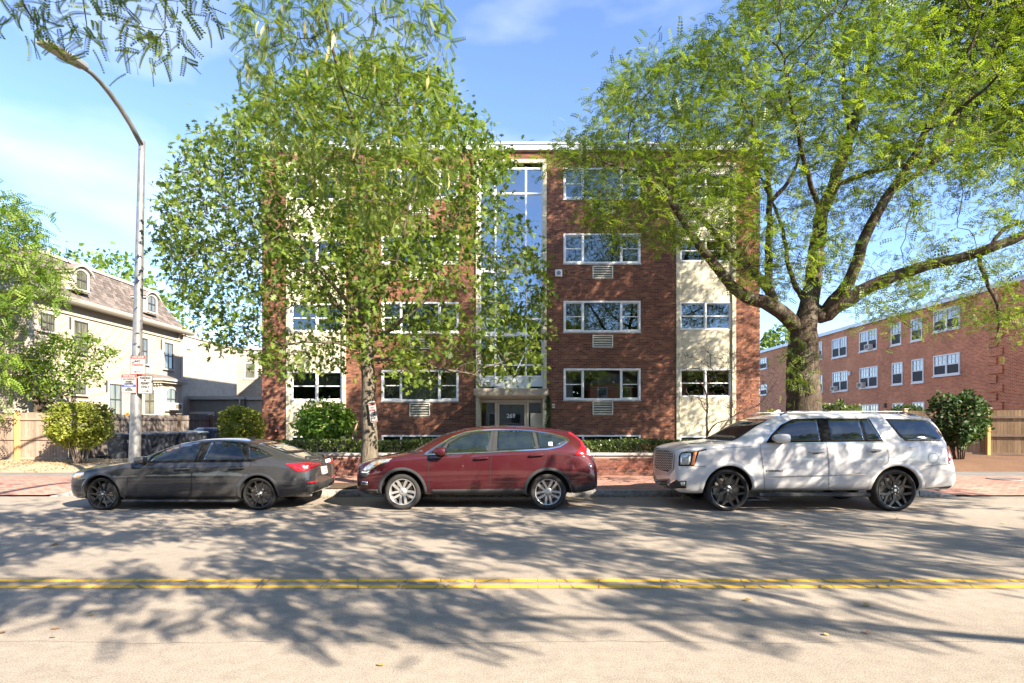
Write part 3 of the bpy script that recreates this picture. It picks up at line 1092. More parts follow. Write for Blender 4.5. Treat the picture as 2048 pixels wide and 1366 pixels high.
# storm drain grate in the gutter and a utility cover in the pavement
g = thing('storm_drain', 'iron storm drain grate in the gutter under the white vehicle', 'drain', (4.9, 12.2, 0.0))
MB().box(4.45, 5.35, 11.95, 12.02, 0.004, 0.022).box(4.45, 5.35, 12.43, 12.50, 0.004, 0.022).box(4.45, 4.52, 12.02, 12.43, 0.004, 0.022).box(5.28, 5.35, 12.02, 12.43, 0.004, 0.022).build('frame', M['sign_metal'], g)
for i in range(9):
    box('bar', 4.56 + i * 0.082, 4.595 + i * 0.082, 12.021, 12.429, 0.005, 0.018, M['cladding'], g)
pc = P(2012, 961, 15.0)
m = MB()
m.lathe([(0.0, 0.012), (0.30, 0.012), (0.31, 0.004), (0.33, 0.004), (0.33, 0.016), (0.37, 0.016), (0.375, -0.01)], (pc.x, 15.05, 0.14), 'z', 40)
tag(m.build('utility_cover', M['iron'], None), 'round iron utility cover set in the brick pavement by the right driveway', 'manhole cover')

# leaves blown into the gutter and over the road
def scatter_leaves():
    n = 520
    x = RNG.uniform(-9.5, 9.5, n)
    y = KERB_Y - np.abs(RNG.normal(size=n)) * 0.12 - 0.01
    k = 60
    x2 = RNG.uniform(-8, 9, k)
    y2 = RNG.uniform(3.2, 12.0, k)
    k3 = 1500
    x3 = RNG.uniform(-20, -12.8, k3)
    y3 = RNG.uniform(17.2, 20.9, k3)
    z3 = np.array([bed_z(a, b) for a, b in zip(x3, y3)]) + 0.012
    k4 = 350
    x4 = RNG.uniform(-9, 9, k4)
    y4 = RNG.uniform(12.85, 15.8, k4)
    z4 = np.array([pave_z(a, b) for a, b in zip(x4, y4)]) + 0.012
    pos = np.concatenate([np.stack([x, y, np.full(n, 0.012)], 1), np.stack([x2, y2, np.full(k, 0.010)], 1), np.stack([x3, y3, z3], 1), np.stack([x4, y4, z4], 1)])
    N = len(pos)
    d = np.stack([RNG.normal(size=N), RNG.normal(size=N), RNG.normal(size=N) * 0.15], 1)
    u = np.stack([RNG.normal(size=N) * 0.3, RNG.normal(size=N) * 0.3, np.ones(N)], 1)
    o = leaf_mesh('leaf_litter', pos, d, u, 0.035 + 0.05 * RNG.random(N), T_ell(0.3, -0.2), M['leaf_dry'], None)
    tag(o, 'dry brown leaves blown into the gutter and over the ground', 'leaf litter', kind='stuff')
scatter_leaves()
lf = leaf_mesh('fallen_leaf', [tuple(P(1724, 1213, 5.12).xy) + (0.012,)], [(1, 0.3, 0.05)], [(0, -0.3, 1)], [0.10], T_oak(), M['leaf_dry'], None, np.array([0.9]))
tag(lf, 'single curled oak leaf lying on sunlit asphalt near the yellow lines', 'leaf')
# ================================================================ the brick apartment building
FD = 23.0
FS = F / FD
BX0, BX1 = (524 - CX) / FS, (1520 - CX) / FS
def fx(px): return (px - CX) / FS
def fz(py): return EYE - (py - HY) / FS
apt = thing('apartment_building', 'four storey dark red brick apartment block with a glazed stair bay and number 269', 'building', (0, FD, 0))
ZT = fz(303)
BZ = 0.3                      # bottom of the visible brickwork
MIR = 1022.0                  # the facade is symmetric about this column
openings = []                 # (x0,x1,z0,z1)
rows = [(336, 398), (467, 527), (602, 664), (737, 800)]
rowsL = [(338, 397), (471, 527), (604, 666), (740, 802)]
WIN = []
for side in (-1, 1):
    for k, (a, b) in enumerate(rows if side > 0 else rowsL):
        x0, x1 = (1127, 1281) if side > 0 else (763, 917)
        WIN.append(('triple', side, k, fx(x0), fx(x1), fz(b), fz(a)))
    x0, x1 = (1127, 1281) if side > 0 else (763, 917)
    WIN.append(('base', side, 4, fx(x0), fx(x1), fz(905), fz(870)))
colw = {1: (1352, 1471), -1: (573, 692)}
bay = (fx(952), fx(1093), 0.0, fz(327))
for w in WIN:
    openings.append(w[3:7])
AC = []
for side in (-1, 1):
    for (a, b) in ((405, 427), (532, 557), (670, 695), (803, 829)):
        if side < 0: a, b = a + 3, b + 3
        x0, x1 = (1185, 1226) if side > 0 else (819, 860)
        AC.append((side, fx(x0), fx(x1), fz(b), fz(a)))
        openings.append((fx(x0), fx(x1), fz(b), fz(a)))
for s_ in (-1, 1):
    openings.append((fx(colw[s_][0]), fx(colw[s_][1]), 0.0, fz(332)))
openings.append(bay)

# masonry body: core boxes between the openings, faced with real bricks
def wall_cells(name, mat, y):
    xs = sorted({BX0, BX1, *[q for o in openings for q in o[:2]]})
    zs = sorted({BZ, ZT, *[q for o in openings for q in o[2:]]})
    xs = [x for x in xs if BX0 <= x <= BX1]
    zs = [z for z in zs if BZ <= z <= ZT]
    m = MB()
    for i in range(len(xs) - 1):
        for j in range(len(zs) - 1):
            cx, cz = (xs[i] + xs[i + 1]) / 2, (zs[j] + zs[j + 1]) / 2
            if any(o[0] < cx < o[1] and o[2] < cz < o[3] for o in openings): continue
            n = len(m.v)
            m.v += [(xs[i], y, zs[j]), (xs[i + 1], y, zs[j]), (xs[i + 1], y, zs[j + 1]), (xs[i], y, zs[j + 1])]
            m.f.append((n, n + 1, n + 2, n + 3))
    # reveals
    for o in openings:
        x0, x1, z0, z1 = o
        z0 = max(z0, BZ)
        for (a, b) in (((x0, z0), (x0, z1)), ((x1, z1), (x1, z0)), ((x0, z1), (x1, z1)), ((x1, z0), (x0, z0))):
            n = len(m.v)
            m.v += [(a[0], y, a[1]), (b[0], y, b[1]), (b[0], y + 0.2, b[1]), (a[0], y + 0.2, a[1])]
            m.f.append((n, n + 1, n + 2, n + 3))
    return m.build(name, mat, apt)
wall_cells('front_wall', M['mortar'], FD)
def lay_bricks(x0, x1, z0, z1, ops, y, depth=0.03, pitch=0.0667, L=0.2, j=0.0105):
    out = []
    nrow = int((z1 - z0) / pitch)
    for r in range(nrow):
        a = z0 + r * pitch
        b = a + pitch - j
        cz = (a + b) / 2
        free = [(x0, x1)]
        for o in ops:
            if o[2] - 0.012 < cz < o[3] + 0.012:
                nf = []
                for (p, q) in free:
                    if o[0] > p: nf.append((p, min(q, o[0])))
                    if o[1] < q: nf.append((max(p, o[1]), q))
                nf = [(p, q) for (p, q) in nf if q - p > 0.03]
                free = nf
        off = (r % 2) * (L + j) / 2 + (0.02 if r % 6 == 5 else 0)
        for (p, q) in free:
            k = math.floor((p - x0 + off) / (L + j))
            while True:
                s0 = x0 - off + k * (L + j)
                s1 = s0 + L
                if s0 >= q: break
                c0, c1 = max(s0, p + 0.002), min(s1, q - 0.002)
                if c1 - c0 > 0.035:
                    pr = random.uniform(-0.003, 0.003)
                    out.append((c0, c1, y - 0.010 + pr, y + depth, a, b))
                k += 1
    return out
pieces('brick', lay_bricks(BX0, BX1, BZ, ZT, openings, FD), M['brick'], apt)
# side and back walls, roof, parapet fascia
MB().box(BX0, BX0 + 0.25, FD + 0.031, FD + 16, 0, ZT).box(BX1 - 0.25, BX1, FD + 0.031, FD + 16, 0, ZT).box(BX0 + 0.25, BX1 - 0.25, FD + 15.75, FD + 16, 0, ZT).build('side_wall', M['brick_side'], apt)
box('roof', BX0 + 0.25, BX1 - 0.25, FD + 0.25, FD + 15.75, ZT - 0.15, ZT - 0.02, M['roof_dark'], apt)
fa = box('fascia', BX0 - 0.16, BX1 + 0.16, FD - 0.16, FD + 16.1, ZT + 0.003, ZT + 0.20, M['fascia'], apt, bevel=0.01)
box('drip_edge', BX0 - 0.20, BX1 + 0.20, FD - 0.20, FD + 16.14, ZT + 0.203, ZT + 0.30, M['fascia'], fa, bevel=0.01)
# rooms behind the glass
m = MB()
m.box(BX0 + 0.3, fx(952) - 0.05, FD + 1.5, FD + 1.6, 0.2, ZT - 0.2)
m.box(fx(1093) + 0.05, BX1 - 0.3, FD + 1.5, FD + 1.6, 0.2, ZT - 0.2)
for py in (870 - 8, 737 - 22, 602 - 22, 467 - 22, 336 - 20):
    z = fz(py)
    m.box(BX0 + 0.3, fx(952) - 0.06, FD + 0.25, FD + 1.5, z, z + 0.12)
    m.box(fx(1093) + 0.06, BX1 - 0.3, FD + 0.25, FD + 1.5, z, z + 0.12)
for xx in (fx(695), fx(740), fx(935), fx(1110), fx(1300), fx(1340)):
    m.box(xx - 0.05, xx + 0.05, FD + 0.25, FD + 1.5, 0.2, ZT - 0.2)
m.build('interior_wall', M['interior'], apt)

def wavy(name, x0, x1, y, z0, z1, mat, parent, amp=0.03, per=0.14):
    n = max(4, int((x1 - x0) / per * 4))
    v, f = [], []
    for i in range(n + 1):
        x = x0 + (x1 - x0) * i / n
        yy = y + amp * math.sin(i * math.pi / 2 + random.uniform(-.3, .3))
        v += [(x, yy, z0), (x, yy, z1)]
        if i: f.append((2 * i - 2, 2 * i, 2 * i + 1, 2 * i - 1))
    return mesh_obj(name, v, f, mat, parent, True)

def window_unit(parent, x0, x1, z0, z1, y, cols, mat, glass, t=0.07, recess=0.03, rails=(), sill=True, dress=None):
    """outer frame with one column per entry of cols (relative widths); rails: columns that are double-hung"""
    y0, y1 = y - 0.018, y + 0.10
    m = MB()
    m.box(x0, x1, y0, y1, z1 - t, z1)
    m.box(x0, x1, y0, y1, z0, z0 + t)
    m.box(x0, x0 + t, y0, y1, z0 + t, z1 - t)
    m.box(x1 - t, x1, y0, y1, z0 + t, z1 - t)
    tot = sum(cols)
    xa = x0 + t
    W = (x1 - x0) - 2 * t
    edges = []
    for i, c in enumerate(cols):
        xb = xa + W * c / tot
        if i < len(cols) - 1:
            m.box(xb - t * 0.5, xb + t * 0.5, y0 + 0.004, y1, z0 + t, z1 - t)
        edges.append((xa + (t * 0.5 if i else 0), xb - (t * 0.5 if i < len(cols) - 1 else 0)))
        xa = xb
    w = m.build('window', mat, parent, bevel=0.006)
    if sill:
        box('sill', x0 - 0.03, x1 + 0.03, y - 0.05, y1, z0 - 0.055, z0 - 0.003, M['coping'], w)
    for i, (a, b) in enumerate(edges):
        g0, g1 = z0 + t, z1 - t
        if i in rails:
            zm = (g0 + g1) / 2
            s = MB()
            e = 0.032
            for (q0, q1, yy) in ((g0, zm + 0.015, y + 0.030), (zm - 0.015, g1, y + 0.055)):
                s.box(a, b, yy, yy + 0.022, q0, q0 + e).box(a, b, yy, yy + 0.022, q1 - e, q1)
                s.box(a, a + e, yy, yy + 0.022, q0 + e, q1 - e).box(b - e, b, yy, yy + 0.022, q0 + e, q1 - e)
            s.build('sash', mat, w)
            box('pane', a + e, b - e, y + 0.038, y + 0.043, g0 + e, zm - 0.017, glass, w)
            box('pane', a + e, b - e, y + 0.063, y + 0.068, zm + 0.017, g1 - e, glass, w)
        else:
            box('pane', a, b, y + 0.045, y + 0.051, g0, g1, glass, w)
        if dress and i in dress:
            d = dress[i]
            if d[0] == 'curtain':
                wavy('curtain', a + (b - a) * d[1], a + (b - a) * d[2], y + 0.22, g0, g1, M['curtain'], w)
            elif d[0] == 'blind':
                s = MB()
                zz = g1 - 0.02
                while zz > g1 - (g1 - g0) * d[1]:
                    s.box(a, b, y + 0.13, y + 0.155, zz - 0.022, zz - 0.001)
                    zz -= 0.042
                s.box(a, b, y + 0.13, y + 0.155, zz - 0.05, zz - 0.02)
                s.build('blind', M['blind'], w)
            elif d[0] == 'shade':
                box('blind', a, b, y + 0.13, y + 0.14, g1 - (g1 - g0) * d[1], g1, M['curtain'], w)
    return w

random.seed(3)
for (kind, side, k, x0, x1, z0, z1) in WIN:
    if kind == 'triple':
        dress = {}
        if side > 0 and k == 3: dress = {0: ('blind', 0.5), 1: ('blind', 0.62), 2: ('blind', 0.55)}
        elif side < 0 and k == 3: dress = {1: ('curtain', 0.0, 1.0), 2: ('curtain', 0.3, 1.0)}
        elif k == 0: dress = {0: ('shade', 0.6), 1: ('shade', 0.75), 2: ('shade', 0.6)}
        elif side < 0 and k == 1: dress = {2: ('curtain', 0.0, 1.0)}
        elif side > 0 and k == 1: dress = {0: ('curtain', 0.55, 1.0), 1: ('curtain', 0.0, 0.22), 2: ('curtain', 0.5, 1.0)}
        elif side > 0 and k == 2: dress = {0: ('curtain', 0.4, 0.7), 2: ('blind', 0.3)}
        elif side < 0 and k == 2: dress = {0: ('shade', 0.35), 2: ('shade', 0.5)}
        window_unit(apt, x0, x1, z0, z1, FD, (36, 77, 36), M['white'], M['glass'], rails=(0, 2), dress=dress)
    else:
        window_unit(apt, x0, x1, z0, z1, FD, (36, 77, 36), M['white'], M['glass'], dress={1: ('shade', 1.0)} if side < 0 else {})
# ornaments on the sill of the lower left window, seen through the glass
st = MB()
cx, cz = fx(779), fz(783)
pl = []
for q in range(10):
    rr = 0.20 if q % 2 == 0 else 0.08
    pl.append((cx + rr * math.sin(q * math.pi / 5), cz + rr * math.cos(q * math.pi / 5)))
st.prism(pl, 'y', FD + 0.12, FD + 0.14)
tag(st.build('star_ornament', M['offwhite'], None), 'pale five pointed star standing inside the lower window left of the entrance', 'ornament')

for (side, x0, x1, z0, z1) in AC:
    m = MB()
    t = 0.035
    y0, y1 = FD - 0.03, FD + 0.18
    m.box(x0, x1, y0, y1, z1 - t, z1).box(x0, x1, y0, y1, z0, z0 + t).box(x0, x0 + t, y0, y1, z0 + t, z1 - t).box(x1 - t, x1, y0, y1, z0 + t, z1 - t)
    a = m.build('air_conditioner_sleeve', M['offwhite'], apt, bevel=0.004)
    box('grille_back', x0 + t, x1 - t, FD + 0.04, FD + 0.06, z0 + t, z1 - t, M['louvre_dark'], a)
    for q in range(4):
        zz = z0 + t + (z1 - z0 - 2 * t) * (q + 0.75) / 4.4
        box('slat', x0 + t, x1 - t, FD + 0.0, FD + 0.035, zz - 0.014, zz + 0.014, M['offwhite'], a)

# tall panelled window columns on both wings
for s_ in (-1, 1):
    X0, X1 = fx(colw[s_][0]), fx(colw[s_][1])
    top = fz(332)
    jw = 0.15
    for nm, a, b in (('jamb', X0, X0 + jw), ('jamb', X1 - jw, X1)):
        z = BZ
        while z < top - 0.01:          # stone jambs are made of stacked lengths
            e = min(z + 1.34, top)
            box('jamb', a, b, FD - 0.07, FD + 0.1, z + 0.004, e - 0.004, M['panel'], apt, bevel=0.008)
            z = e
    box('lintel', X0, X1, FD - 0.072, FD + 0.1, top, top + 0.12, M['panel'], apt, bevel=0.008)
    wr = [(345, 398), (477, 524), (603, 660), (737, 795)] if s_ > 0 else [(347, 400), (479, 530), (607, 664), (742, 802)]
    xa, xb = X0 + jw + 0.004, X1 - jw - 0.004
    prev = 872
    for k in range(3, -1, -1):
        a, b = wr[k]
        dress = {}
        if s_ < 0 and k == 3: dress = {0: ('blind', 0.45), 1: ('blind', 0.45)}
        if s_ > 0 and k == 1: dress = {0: ('shade', 0.5)}
        if k == 0: dress = {0: ('shade', 0.5), 1: ('shade', 0.5)}
        window_unit(apt, xa, xb, fz(b), fz(a), FD + 0.03, (1, 1), M['white'], M['glass'], t=0.06, rails=(0, 1), sill=False, dress=dress)
        box('panel', xa, xb, FD + 0.02, FD + 0.08, fz(prev) + 0.004, fz(b) - 0.004, M['panel'], apt, bevel=0.01)
        prev = a
    box('panel', xa, xb, FD + 0.02, FD + 0.08, fz(prev) + 0.004, top - 0.004, M['panel'], apt, bevel=0.01)
    window_unit(apt, xa, xb, fz(905), fz(872), FD + 0.03, (1, 1), M['white'], M['glass'], t=0.06, sill=False)

# glazed stair bay
X0, X1 = bay[0], bay[1]
top = bay[3]
for (a, b) in ((X0, X0 + 0.16), (X1 - 0.16, X1)):
    z = 0.1
    while z < top - 0.01:
        e = min(z + 1.4, top)
        box('jamb', a, b, FD - 0.09, FD + 0.2, z + 0.004, e - 0.004, M['panel'], apt, bevel=0.008)
        z = e
box('lintel', X0, X1, FD - 0.092, FD + 0.2, top, top + 0.14, M['panel'], apt, bevel=0.008)
gx = [X0 + 0.17, fx(991), fx(1052), X1 - 0.17]
gz = [fz(y) for y in (773, 753, 730, 668, 638, 541, 513, 387, 337)]
cw = sub_empty('stair_glazing', apt)
mt = 0.035
for i, x in enumerate(gx):
    box('mullion', x - mt, x + mt, FD - 0.02, FD + 0.09, gz[0], gz[-1] + 0.05, M['mullion'], cw)
for z in gz[1:]:
    big = 0.09 if abs(z - gz[5]) < 0.01 or abs(z - gz[3]) < 0.01 else mt
    for i in range(3):
        box('transom', gx[i] + mt, gx[i + 1] - mt, FD - 0.012, FD + 0.085, z - big, z + big, M['mullion'], cw)
for i in range(3):
    for k in range(len(gz) - 1):
        lo = gz[k] + (0.09 if k in (3, 5) else mt)
        hi = gz[k + 1] - (0.09 if k + 1 in (3, 5) else mt)
        if k == 0:
            box('spandrel', gx[i] + mt, gx[i + 1] - mt, FD + 0.01, FD + 0.05, gz[0], hi, M['mullion'], cw)
        else:
            box('pane', gx[i] + mt, gx[i + 1] - mt, FD + 0.030, FD + 0.038, lo, hi, M['glass_blue'], cw)
# stair flights and landings behind that glass
m = MB()
m.box(X0, X1, FD + 3.4, FD + 3.5, 0, ZT - 0.2)
for a in (X0 - 0.02, X1 - 0.08):
    m.box(a, a + 0.1, FD + 0.25, FD + 3.4, 0, ZT - 0.2)
for py in (541, 668):
    z = fz(py)
    m.box(X0 + 0.1, X1 - 0.1, FD + 0.3, FD + 1.5, z - 0.1, z + 0.06)
m.build('stair_hall', M['interior_warm'], apt)
for (z0, z1, sg) in ((fz(668), fz(541), 1), (fz(541), fz(420), 1)):
    m = MB()
    for q in range(14):
        zz = z0 + (z1 - z0) * q / 14
        yy = FD + 1.5 + 1.8 * q / 14
        m.box(X0 + 0.15, (X0 + X1) / 2 - 0.05, yy, yy + 0.16, zz, zz + 0.16)
    m.build('stair_flight', M['offwhite'], apt)

# entrance: canopy, tie rods, door, side lights, house number
CY0, CZ = 19.9, 2.56
cxa, cxb = (1022 - CX) / FS - 1.29, (1022 - CX) / FS + 1.29
can = MB().box(cxa, cxb, CY0, FD - 0.02, CZ, CZ + 0.24).build('canopy', M['canopy'], apt, bevel=0.012)
box('soffit', cxa + 0.06, cxb - 0.06, CY0 + 0.06, FD - 0.03, CZ - 0.025, CZ - 0.004, M['soffit'], can)
for q in (-0.55, 0.55):
    MB().lathe([(0.0, 0.0), (0.085, 0.0), (0.09, 0.012), (0.09, 0.02)], ((cxa + cxb) / 2 + q, 21.6, CZ - 0.042), 'z', 20).build('downlight', M['white'], can)
cc = (cxa + cxb) / 2
MB().prism([(cc - 0.62, CZ + 0.243), (cc + 0.62, CZ + 0.243), (cc + 0.1, CZ + 0.42), (cc - 0.1, CZ + 0.42)], 'y', CY0 + 0.10, CY0 + 0.16).build('rod_bracket', M['mullion'], can)
for (px, py) in ((964, 640), (1084, 634)):
    a = P(px, py, FD)
    MB().tube([(cc, CY0 + 0.13, CZ + 0.44), (a.x, FD - 0.02, a.z)], 0.022, 8).build('tie_rod', M['mullion'], can, smooth=True)
text_mesh('269', 0.30, 0.012, M['galv'], can, (cxa + 0.36, CY0 + 0.10, CZ + 0.243 + 0.115), 'house_number', bold=0.006)
DY = FD + 0.25
ent = sub_empty('entrance', apt)
zt = fz(799)
m = MB()
for (a, b) in ((fx(957.5), fx(962)), (fx(989.5), fx(994)), (fx(1053.5), fx(1058)), (fx(1083), fx(1087))):
    m.box(a, b, DY - 0.06, DY + 0.08, 0.35, zt)
m.box(fx(962), fx(989.5), DY - 0.055, DY + 0.075, zt - 0.12, zt).box(fx(994), fx(1053.5), DY - 0.055, DY + 0.075, zt - 0.10, zt).box(fx(1058), fx(1083), DY - 0.055, DY + 0.075, zt - 0.12, zt)
m.build('door_frame', M['beige'], ent)
dx0, dx1 = fx(994) + 0.01, fx(1053.5) - 0.01
m = MB()
dz0, dz1 = 0.40, zt - 0.11
m.box(dx0, dx0 + 0.075, DY - 0.03, DY + 0.02, dz0, dz1).box(dx1 - 0.075, dx1, DY - 0.03, DY + 0.02, dz0, dz1)
m.box(dx0 + 0.075, dx1 - 0.075, DY - 0.03, DY + 0.02, dz1 - 0.08, dz1).box(dx0 + 0.075, dx1 - 0.075, DY - 0.03, DY + 0.02, dz0, dz0 + 0.2)
m.build('door', M['beige'], ent, bevel=0.006)
box('door_glass', dx0 + 0.075, dx1 - 0.075, DY - 0.008, DY, dz0 + 0.2, dz1 - 0.08, M['glass'], ent)
MB().tube([(dx0 + 0.04, DY - 0.03, 1.25), (dx0 + 0.04, DY - 0.09, 1.25), (dx0 + 0.04, DY - 0.09, 1.0), (dx0 + 0.04, DY - 0.03, 1.0)], 0.014, 8).build('door_handle', M['sign_black'], ent, smooth=True)
text_mesh('269', 0.235, 0.003, M['white'], ent, ((1022 - CX) / FS, DY - 0.014, fz(832)), 'house_number', bold=0.007)
box('side_light', fx(962), fx(989.5), DY - 0.004, DY + 0.004, 0.45, zt - 0.12, M['glass'], ent)
box('side_light', fx(1058), fx(1083), DY - 0.004, DY + 0.004, fz(825), zt - 0.12, M['glass'], ent)
box('mail_panel', fx(1061), fx(1083), DY - 0.05, DY + 0.01, 0.45, fz(826), M['offwhite'], ent, bevel=0.01)
MB().box(X0 + 0.2, X1 - 0.2, DY + 2.6, DY + 2.7, 0, 2.6).box(X0 + 0.2, X1 - 0.2, DY + 0.1, DY + 2.6, 0.28, 0.34).build('lobby_wall', M['interior_warm'], ent)
box('door_step', X0 - 0.2, X1 + 0.2, FD - 1.2, DY + 0.1, 0.08, 0.34, M['coping'], ent, bevel=0.01)
# small fittings on the brickwork
b0 = P(1117, 547, FD)
m = MB().box(b0.x - 0.14, b0.x + 0.14, FD - 0.10, FD - 0.012, b0.z - 0.14, b0.z + 0.14)
fl = m.build('flood_light', M['white'], apt, bevel=0.02)
MB().lathe([(0.0, 0), (0.08, 0), (0.085, 0.012)], (b0.x, FD - 0.112, b0.z), 'y', 20).build('lens', M['galv'], fl)
s0 = P(556, 858, FD)
m = MB().lathe([(0.0, -0.10), (0.05, -0.10), (0.055, -0.06), (0.115, -0.05), (0.12, -0.012)], (s0.x, FD, s0.z), 'y', 20)
m.tube([(s0.x - 0.04, FD - 0.03, s0.z - 0.05), (s0.x - 0.07, FD - 0.14, s0.z - 0.10)], 0.045, 10)
m.tube([(s0.x + 0.04, FD - 0.03, s0.z - 0.05), (s0.x + 0.07, FD - 0.14, s0.z - 0.10)], 0.045, 10)
m.build('fire_connection', plain('faded_red_brass', (0.42, 0.16, 0.12), 0.5, 0.3), apt, smooth=True)
for q, dz in enumerate((-0.05, 0.05)):
    e0 = P(1107, 812, FD)
    box('meter_tag', e0.x - 0.06, e0.x + 0.06, FD - 0.03, FD - 0.013, e0.z + dz - 0.03, e0.z + dz + 0.03, M['offwhite'], apt)
# ivy beside the door
n = 900
iv = np.stack([RNG.uniform(fx(1092), fx(1099), n), RNG.uniform(FD - 0.10, FD - 0.03, n), RNG.uniform(0.6, fz(792), n)], 1)
tag(leaf_mesh('ivy', iv, RNG.normal(size=(n, 3)) + np.array((0, -0.4, -0.6)), RNG.normal(size=(n, 3)) * 0.4 + np.array((0, -1, 0.4)), 0.05 + 0.05 * RNG.random(n), T_star(), M['leaf_dark'], None), 'narrow strip of dark ivy climbing the brick right of the entrance', 'ivy')

# ---------------------------------------------------------------- low brick planter wall, hedges
def planter(x0, x1, label, group='low planter walls before the block'):
    y0, y1 = 16.05, 16.36
    t = thing('planter_wall', label, 'wall', ((x0 + x1) / 2, y0, 0.1), group)
    box('wall_core', x0 + 0.012, x1 - 0.012, y0 + 0.012, y1, 0.05, 0.70, M['mortar'], t)
    pieces('brick', lay_bricks(x0, x1, 0.10, 0.70, [], y0 + 0.012, 0.05), M['dark_brick'], t)
    xx = x0 - 0.03
    while xx < x1:
        e = min(xx + 1.2, x1 + 0.03)
        box('coping', xx + 0.004, e - 0.004, y0 - 0.04, y1 + 0.04, 0.702, 0.765, M['coping'], t, bevel=0.01)
        xx = e
    return t
planter(-6.9, -1.15, 'low dark brick planter wall with stone coping behind the oak trunk')
planter(1.15, 5.6, 'low dark brick planter wall between the maroon and the white vehicle')
tag(MB().box(-6.9, -1.15, 16.36, FD - 0.05, 0.05, 0.60).build('planting_bed', M['earth']), kind='structure')
tag(MB().box(1.15, 7.6, 16.36, FD - 0.05, 0.05, 0.60).build('planting_bed', M['earth']), kind='structure')
tag(box('entrance_path', -1.15, 1.15, 16.0, FD - 0.05, 0.05, 0.15, M['coping']), kind='structure')

def hedge(x0, x1, y0, y1, z0, z1, label):
    t = thing('hedge', label, 'hedge', ((x0 + x1) / 2, (y0 + y1) / 2, z0), 'clipped hedges along the planter walls')
    n = int((x1 - x0) * 2900)
    p = np.stack([RNG.uniform(x0, x1, n), RNG.uniform(y0, y1, n), RNG.uniform(z0 + 0.05, z1, n)], 1)
    # keep mostly the outer shell
    e = np.minimum.reduce([p[:, 1] - y0, y1 - p[:, 1], z1 - p[:, 2]])
    k = (e < 0.13) | (RNG.random(n) < 0.22)
    k &= ~((p[:, 2] < z0 + 0.16) & (RNG.random(n) < 0.55))
    p = p[k]
    p[:, 2] += 0.025 * np.sin(p[:, 0] * 2.1) + RNG.normal(size=len(p)) * 0.012
    d = RNG.normal(size=p.shape) + np.array((0, -0.4, 0.6))
    u = RNG.normal(size=p.shape) * 0.6 + np.array((0, -0.5, 0.9))
    leaf_mesh('foliage', p, d, u, 0.045 + 0.03 * RNG.random(len(p)), T_ell(0.32), M['leaf_hedge'], t)
    m = MB()
    for q in range(int((x1 - x0) * 7)):
        a = Vector((random.uniform(x0, x1), random.uniform(y0 + .1, y1 - .1), z0 - 0.02))
        b = a + Vector((random.uniform(-.12, .12), random.uniform(-.15, .15), (z1 - z0) * 0.85))
        m.tube([a, (a + b) / 2 + Vector((random.uniform(-.04, .04), 0, 0)), b], [0.010, 0.008, 0.004], 4)
    m.build('hedge_stems', M['bark_locust'], t)['kind'] = 'stuff'
    return t
hedge(-7.3, -1.3, 16.50, 17.25, 0.60, 1.10, 'long clipped green hedge on the planter wall behind the oak')
hedge(1.3, 6.2, 16.50, 17.25, 0.60, 1.10, 'clipped green hedge on the planter wall left of the white vehicle')

# wooden stake leaning by the oak
a, b = P(692, 886, 17.6), P(716, 842, 17.4)
mm = MB().tube([(a.x, 17.6, 0.55), tuple(b)], [0.028, 0.024], 8)
tag(mm.build('wooden_stake', M['stake'], None, smooth=True), 'thin wooden stake leaning in the bed just left of the oak trunk', 'stake')
# ================================================================ clapboard house with a mansard roof (left)
HX = -19.0
def hd(px, X=HX): return F * (-X) / (CX - px)             # distance of a point of the plane x = X seen at column px
def hz(px, py, X=HX): return EYE - (py - HY) * hd(px, X) / F
HY0, HY1 = hd(57), hd(365)
house = thing('clapboard_house', 'cream clapboard house with slate mansard roof and arched dormers', 'house', (HX, HY0, 0))
EAVE = hz(360, 668)
box('wall_core', HX - 10.5, HX - 0.03, HY0 + 0.03, HY1, 0.0, EAVE, M['clap'], house)
z = 0.25
while z < EAVE - 0.02:                                     # clapboards, one object per board
    for (nm, v) in (('clapboard', [(HX - 0.03, HY0, z), (HX - 0.002, HY0, z), (HX - 0.022, HY0, z + 0.125), (HX - 0.03, HY0, z + 0.125)]),):
        w = [(a, HY1, c) for (a, b, c) in v]
        mesh_obj(nm, v + w, [(0, 1, 2, 3), (7, 6, 5, 4), (0, 4, 5, 1), (1, 5, 6, 2), (2, 6, 7, 3), (3, 7, 4, 0)], M['clap'], house)
    v = [(HX - 10.5, HY0 + 0.03, z), (HX - 10.5, HY0 + 0.002, z), (HX - 10.5, HY0 + 0.022, z + 0.125), (HX - 10.5, HY0 + 0.03, z + 0.125)]
    w = [(HX - 0.03, b, c) for (a, b, c) in v]
    mesh_obj('clapboard', v + w, [(3, 2, 1, 0), (4, 5, 6, 7), (1, 5, 4, 0), (2, 6, 5, 1), (3, 7, 6, 2), (0, 4, 7, 3)], M['clap'], house)
    z += 0.115
for (ya, yb) in ((HY0 - 0.01, HY0 + 0.16), (HY1 - 0.16, HY1 + 0.012)):
    box('corner_board', HX - 0.028, HX + 0.03, ya, yb, 0.2, EAVE - 0.30, M['clap_trim'], house)
box('frieze', HX - 0.02, HX + 0.045, HY0, HY1, EAVE - 0.42, EAVE - 0.003, M['clap'], house)
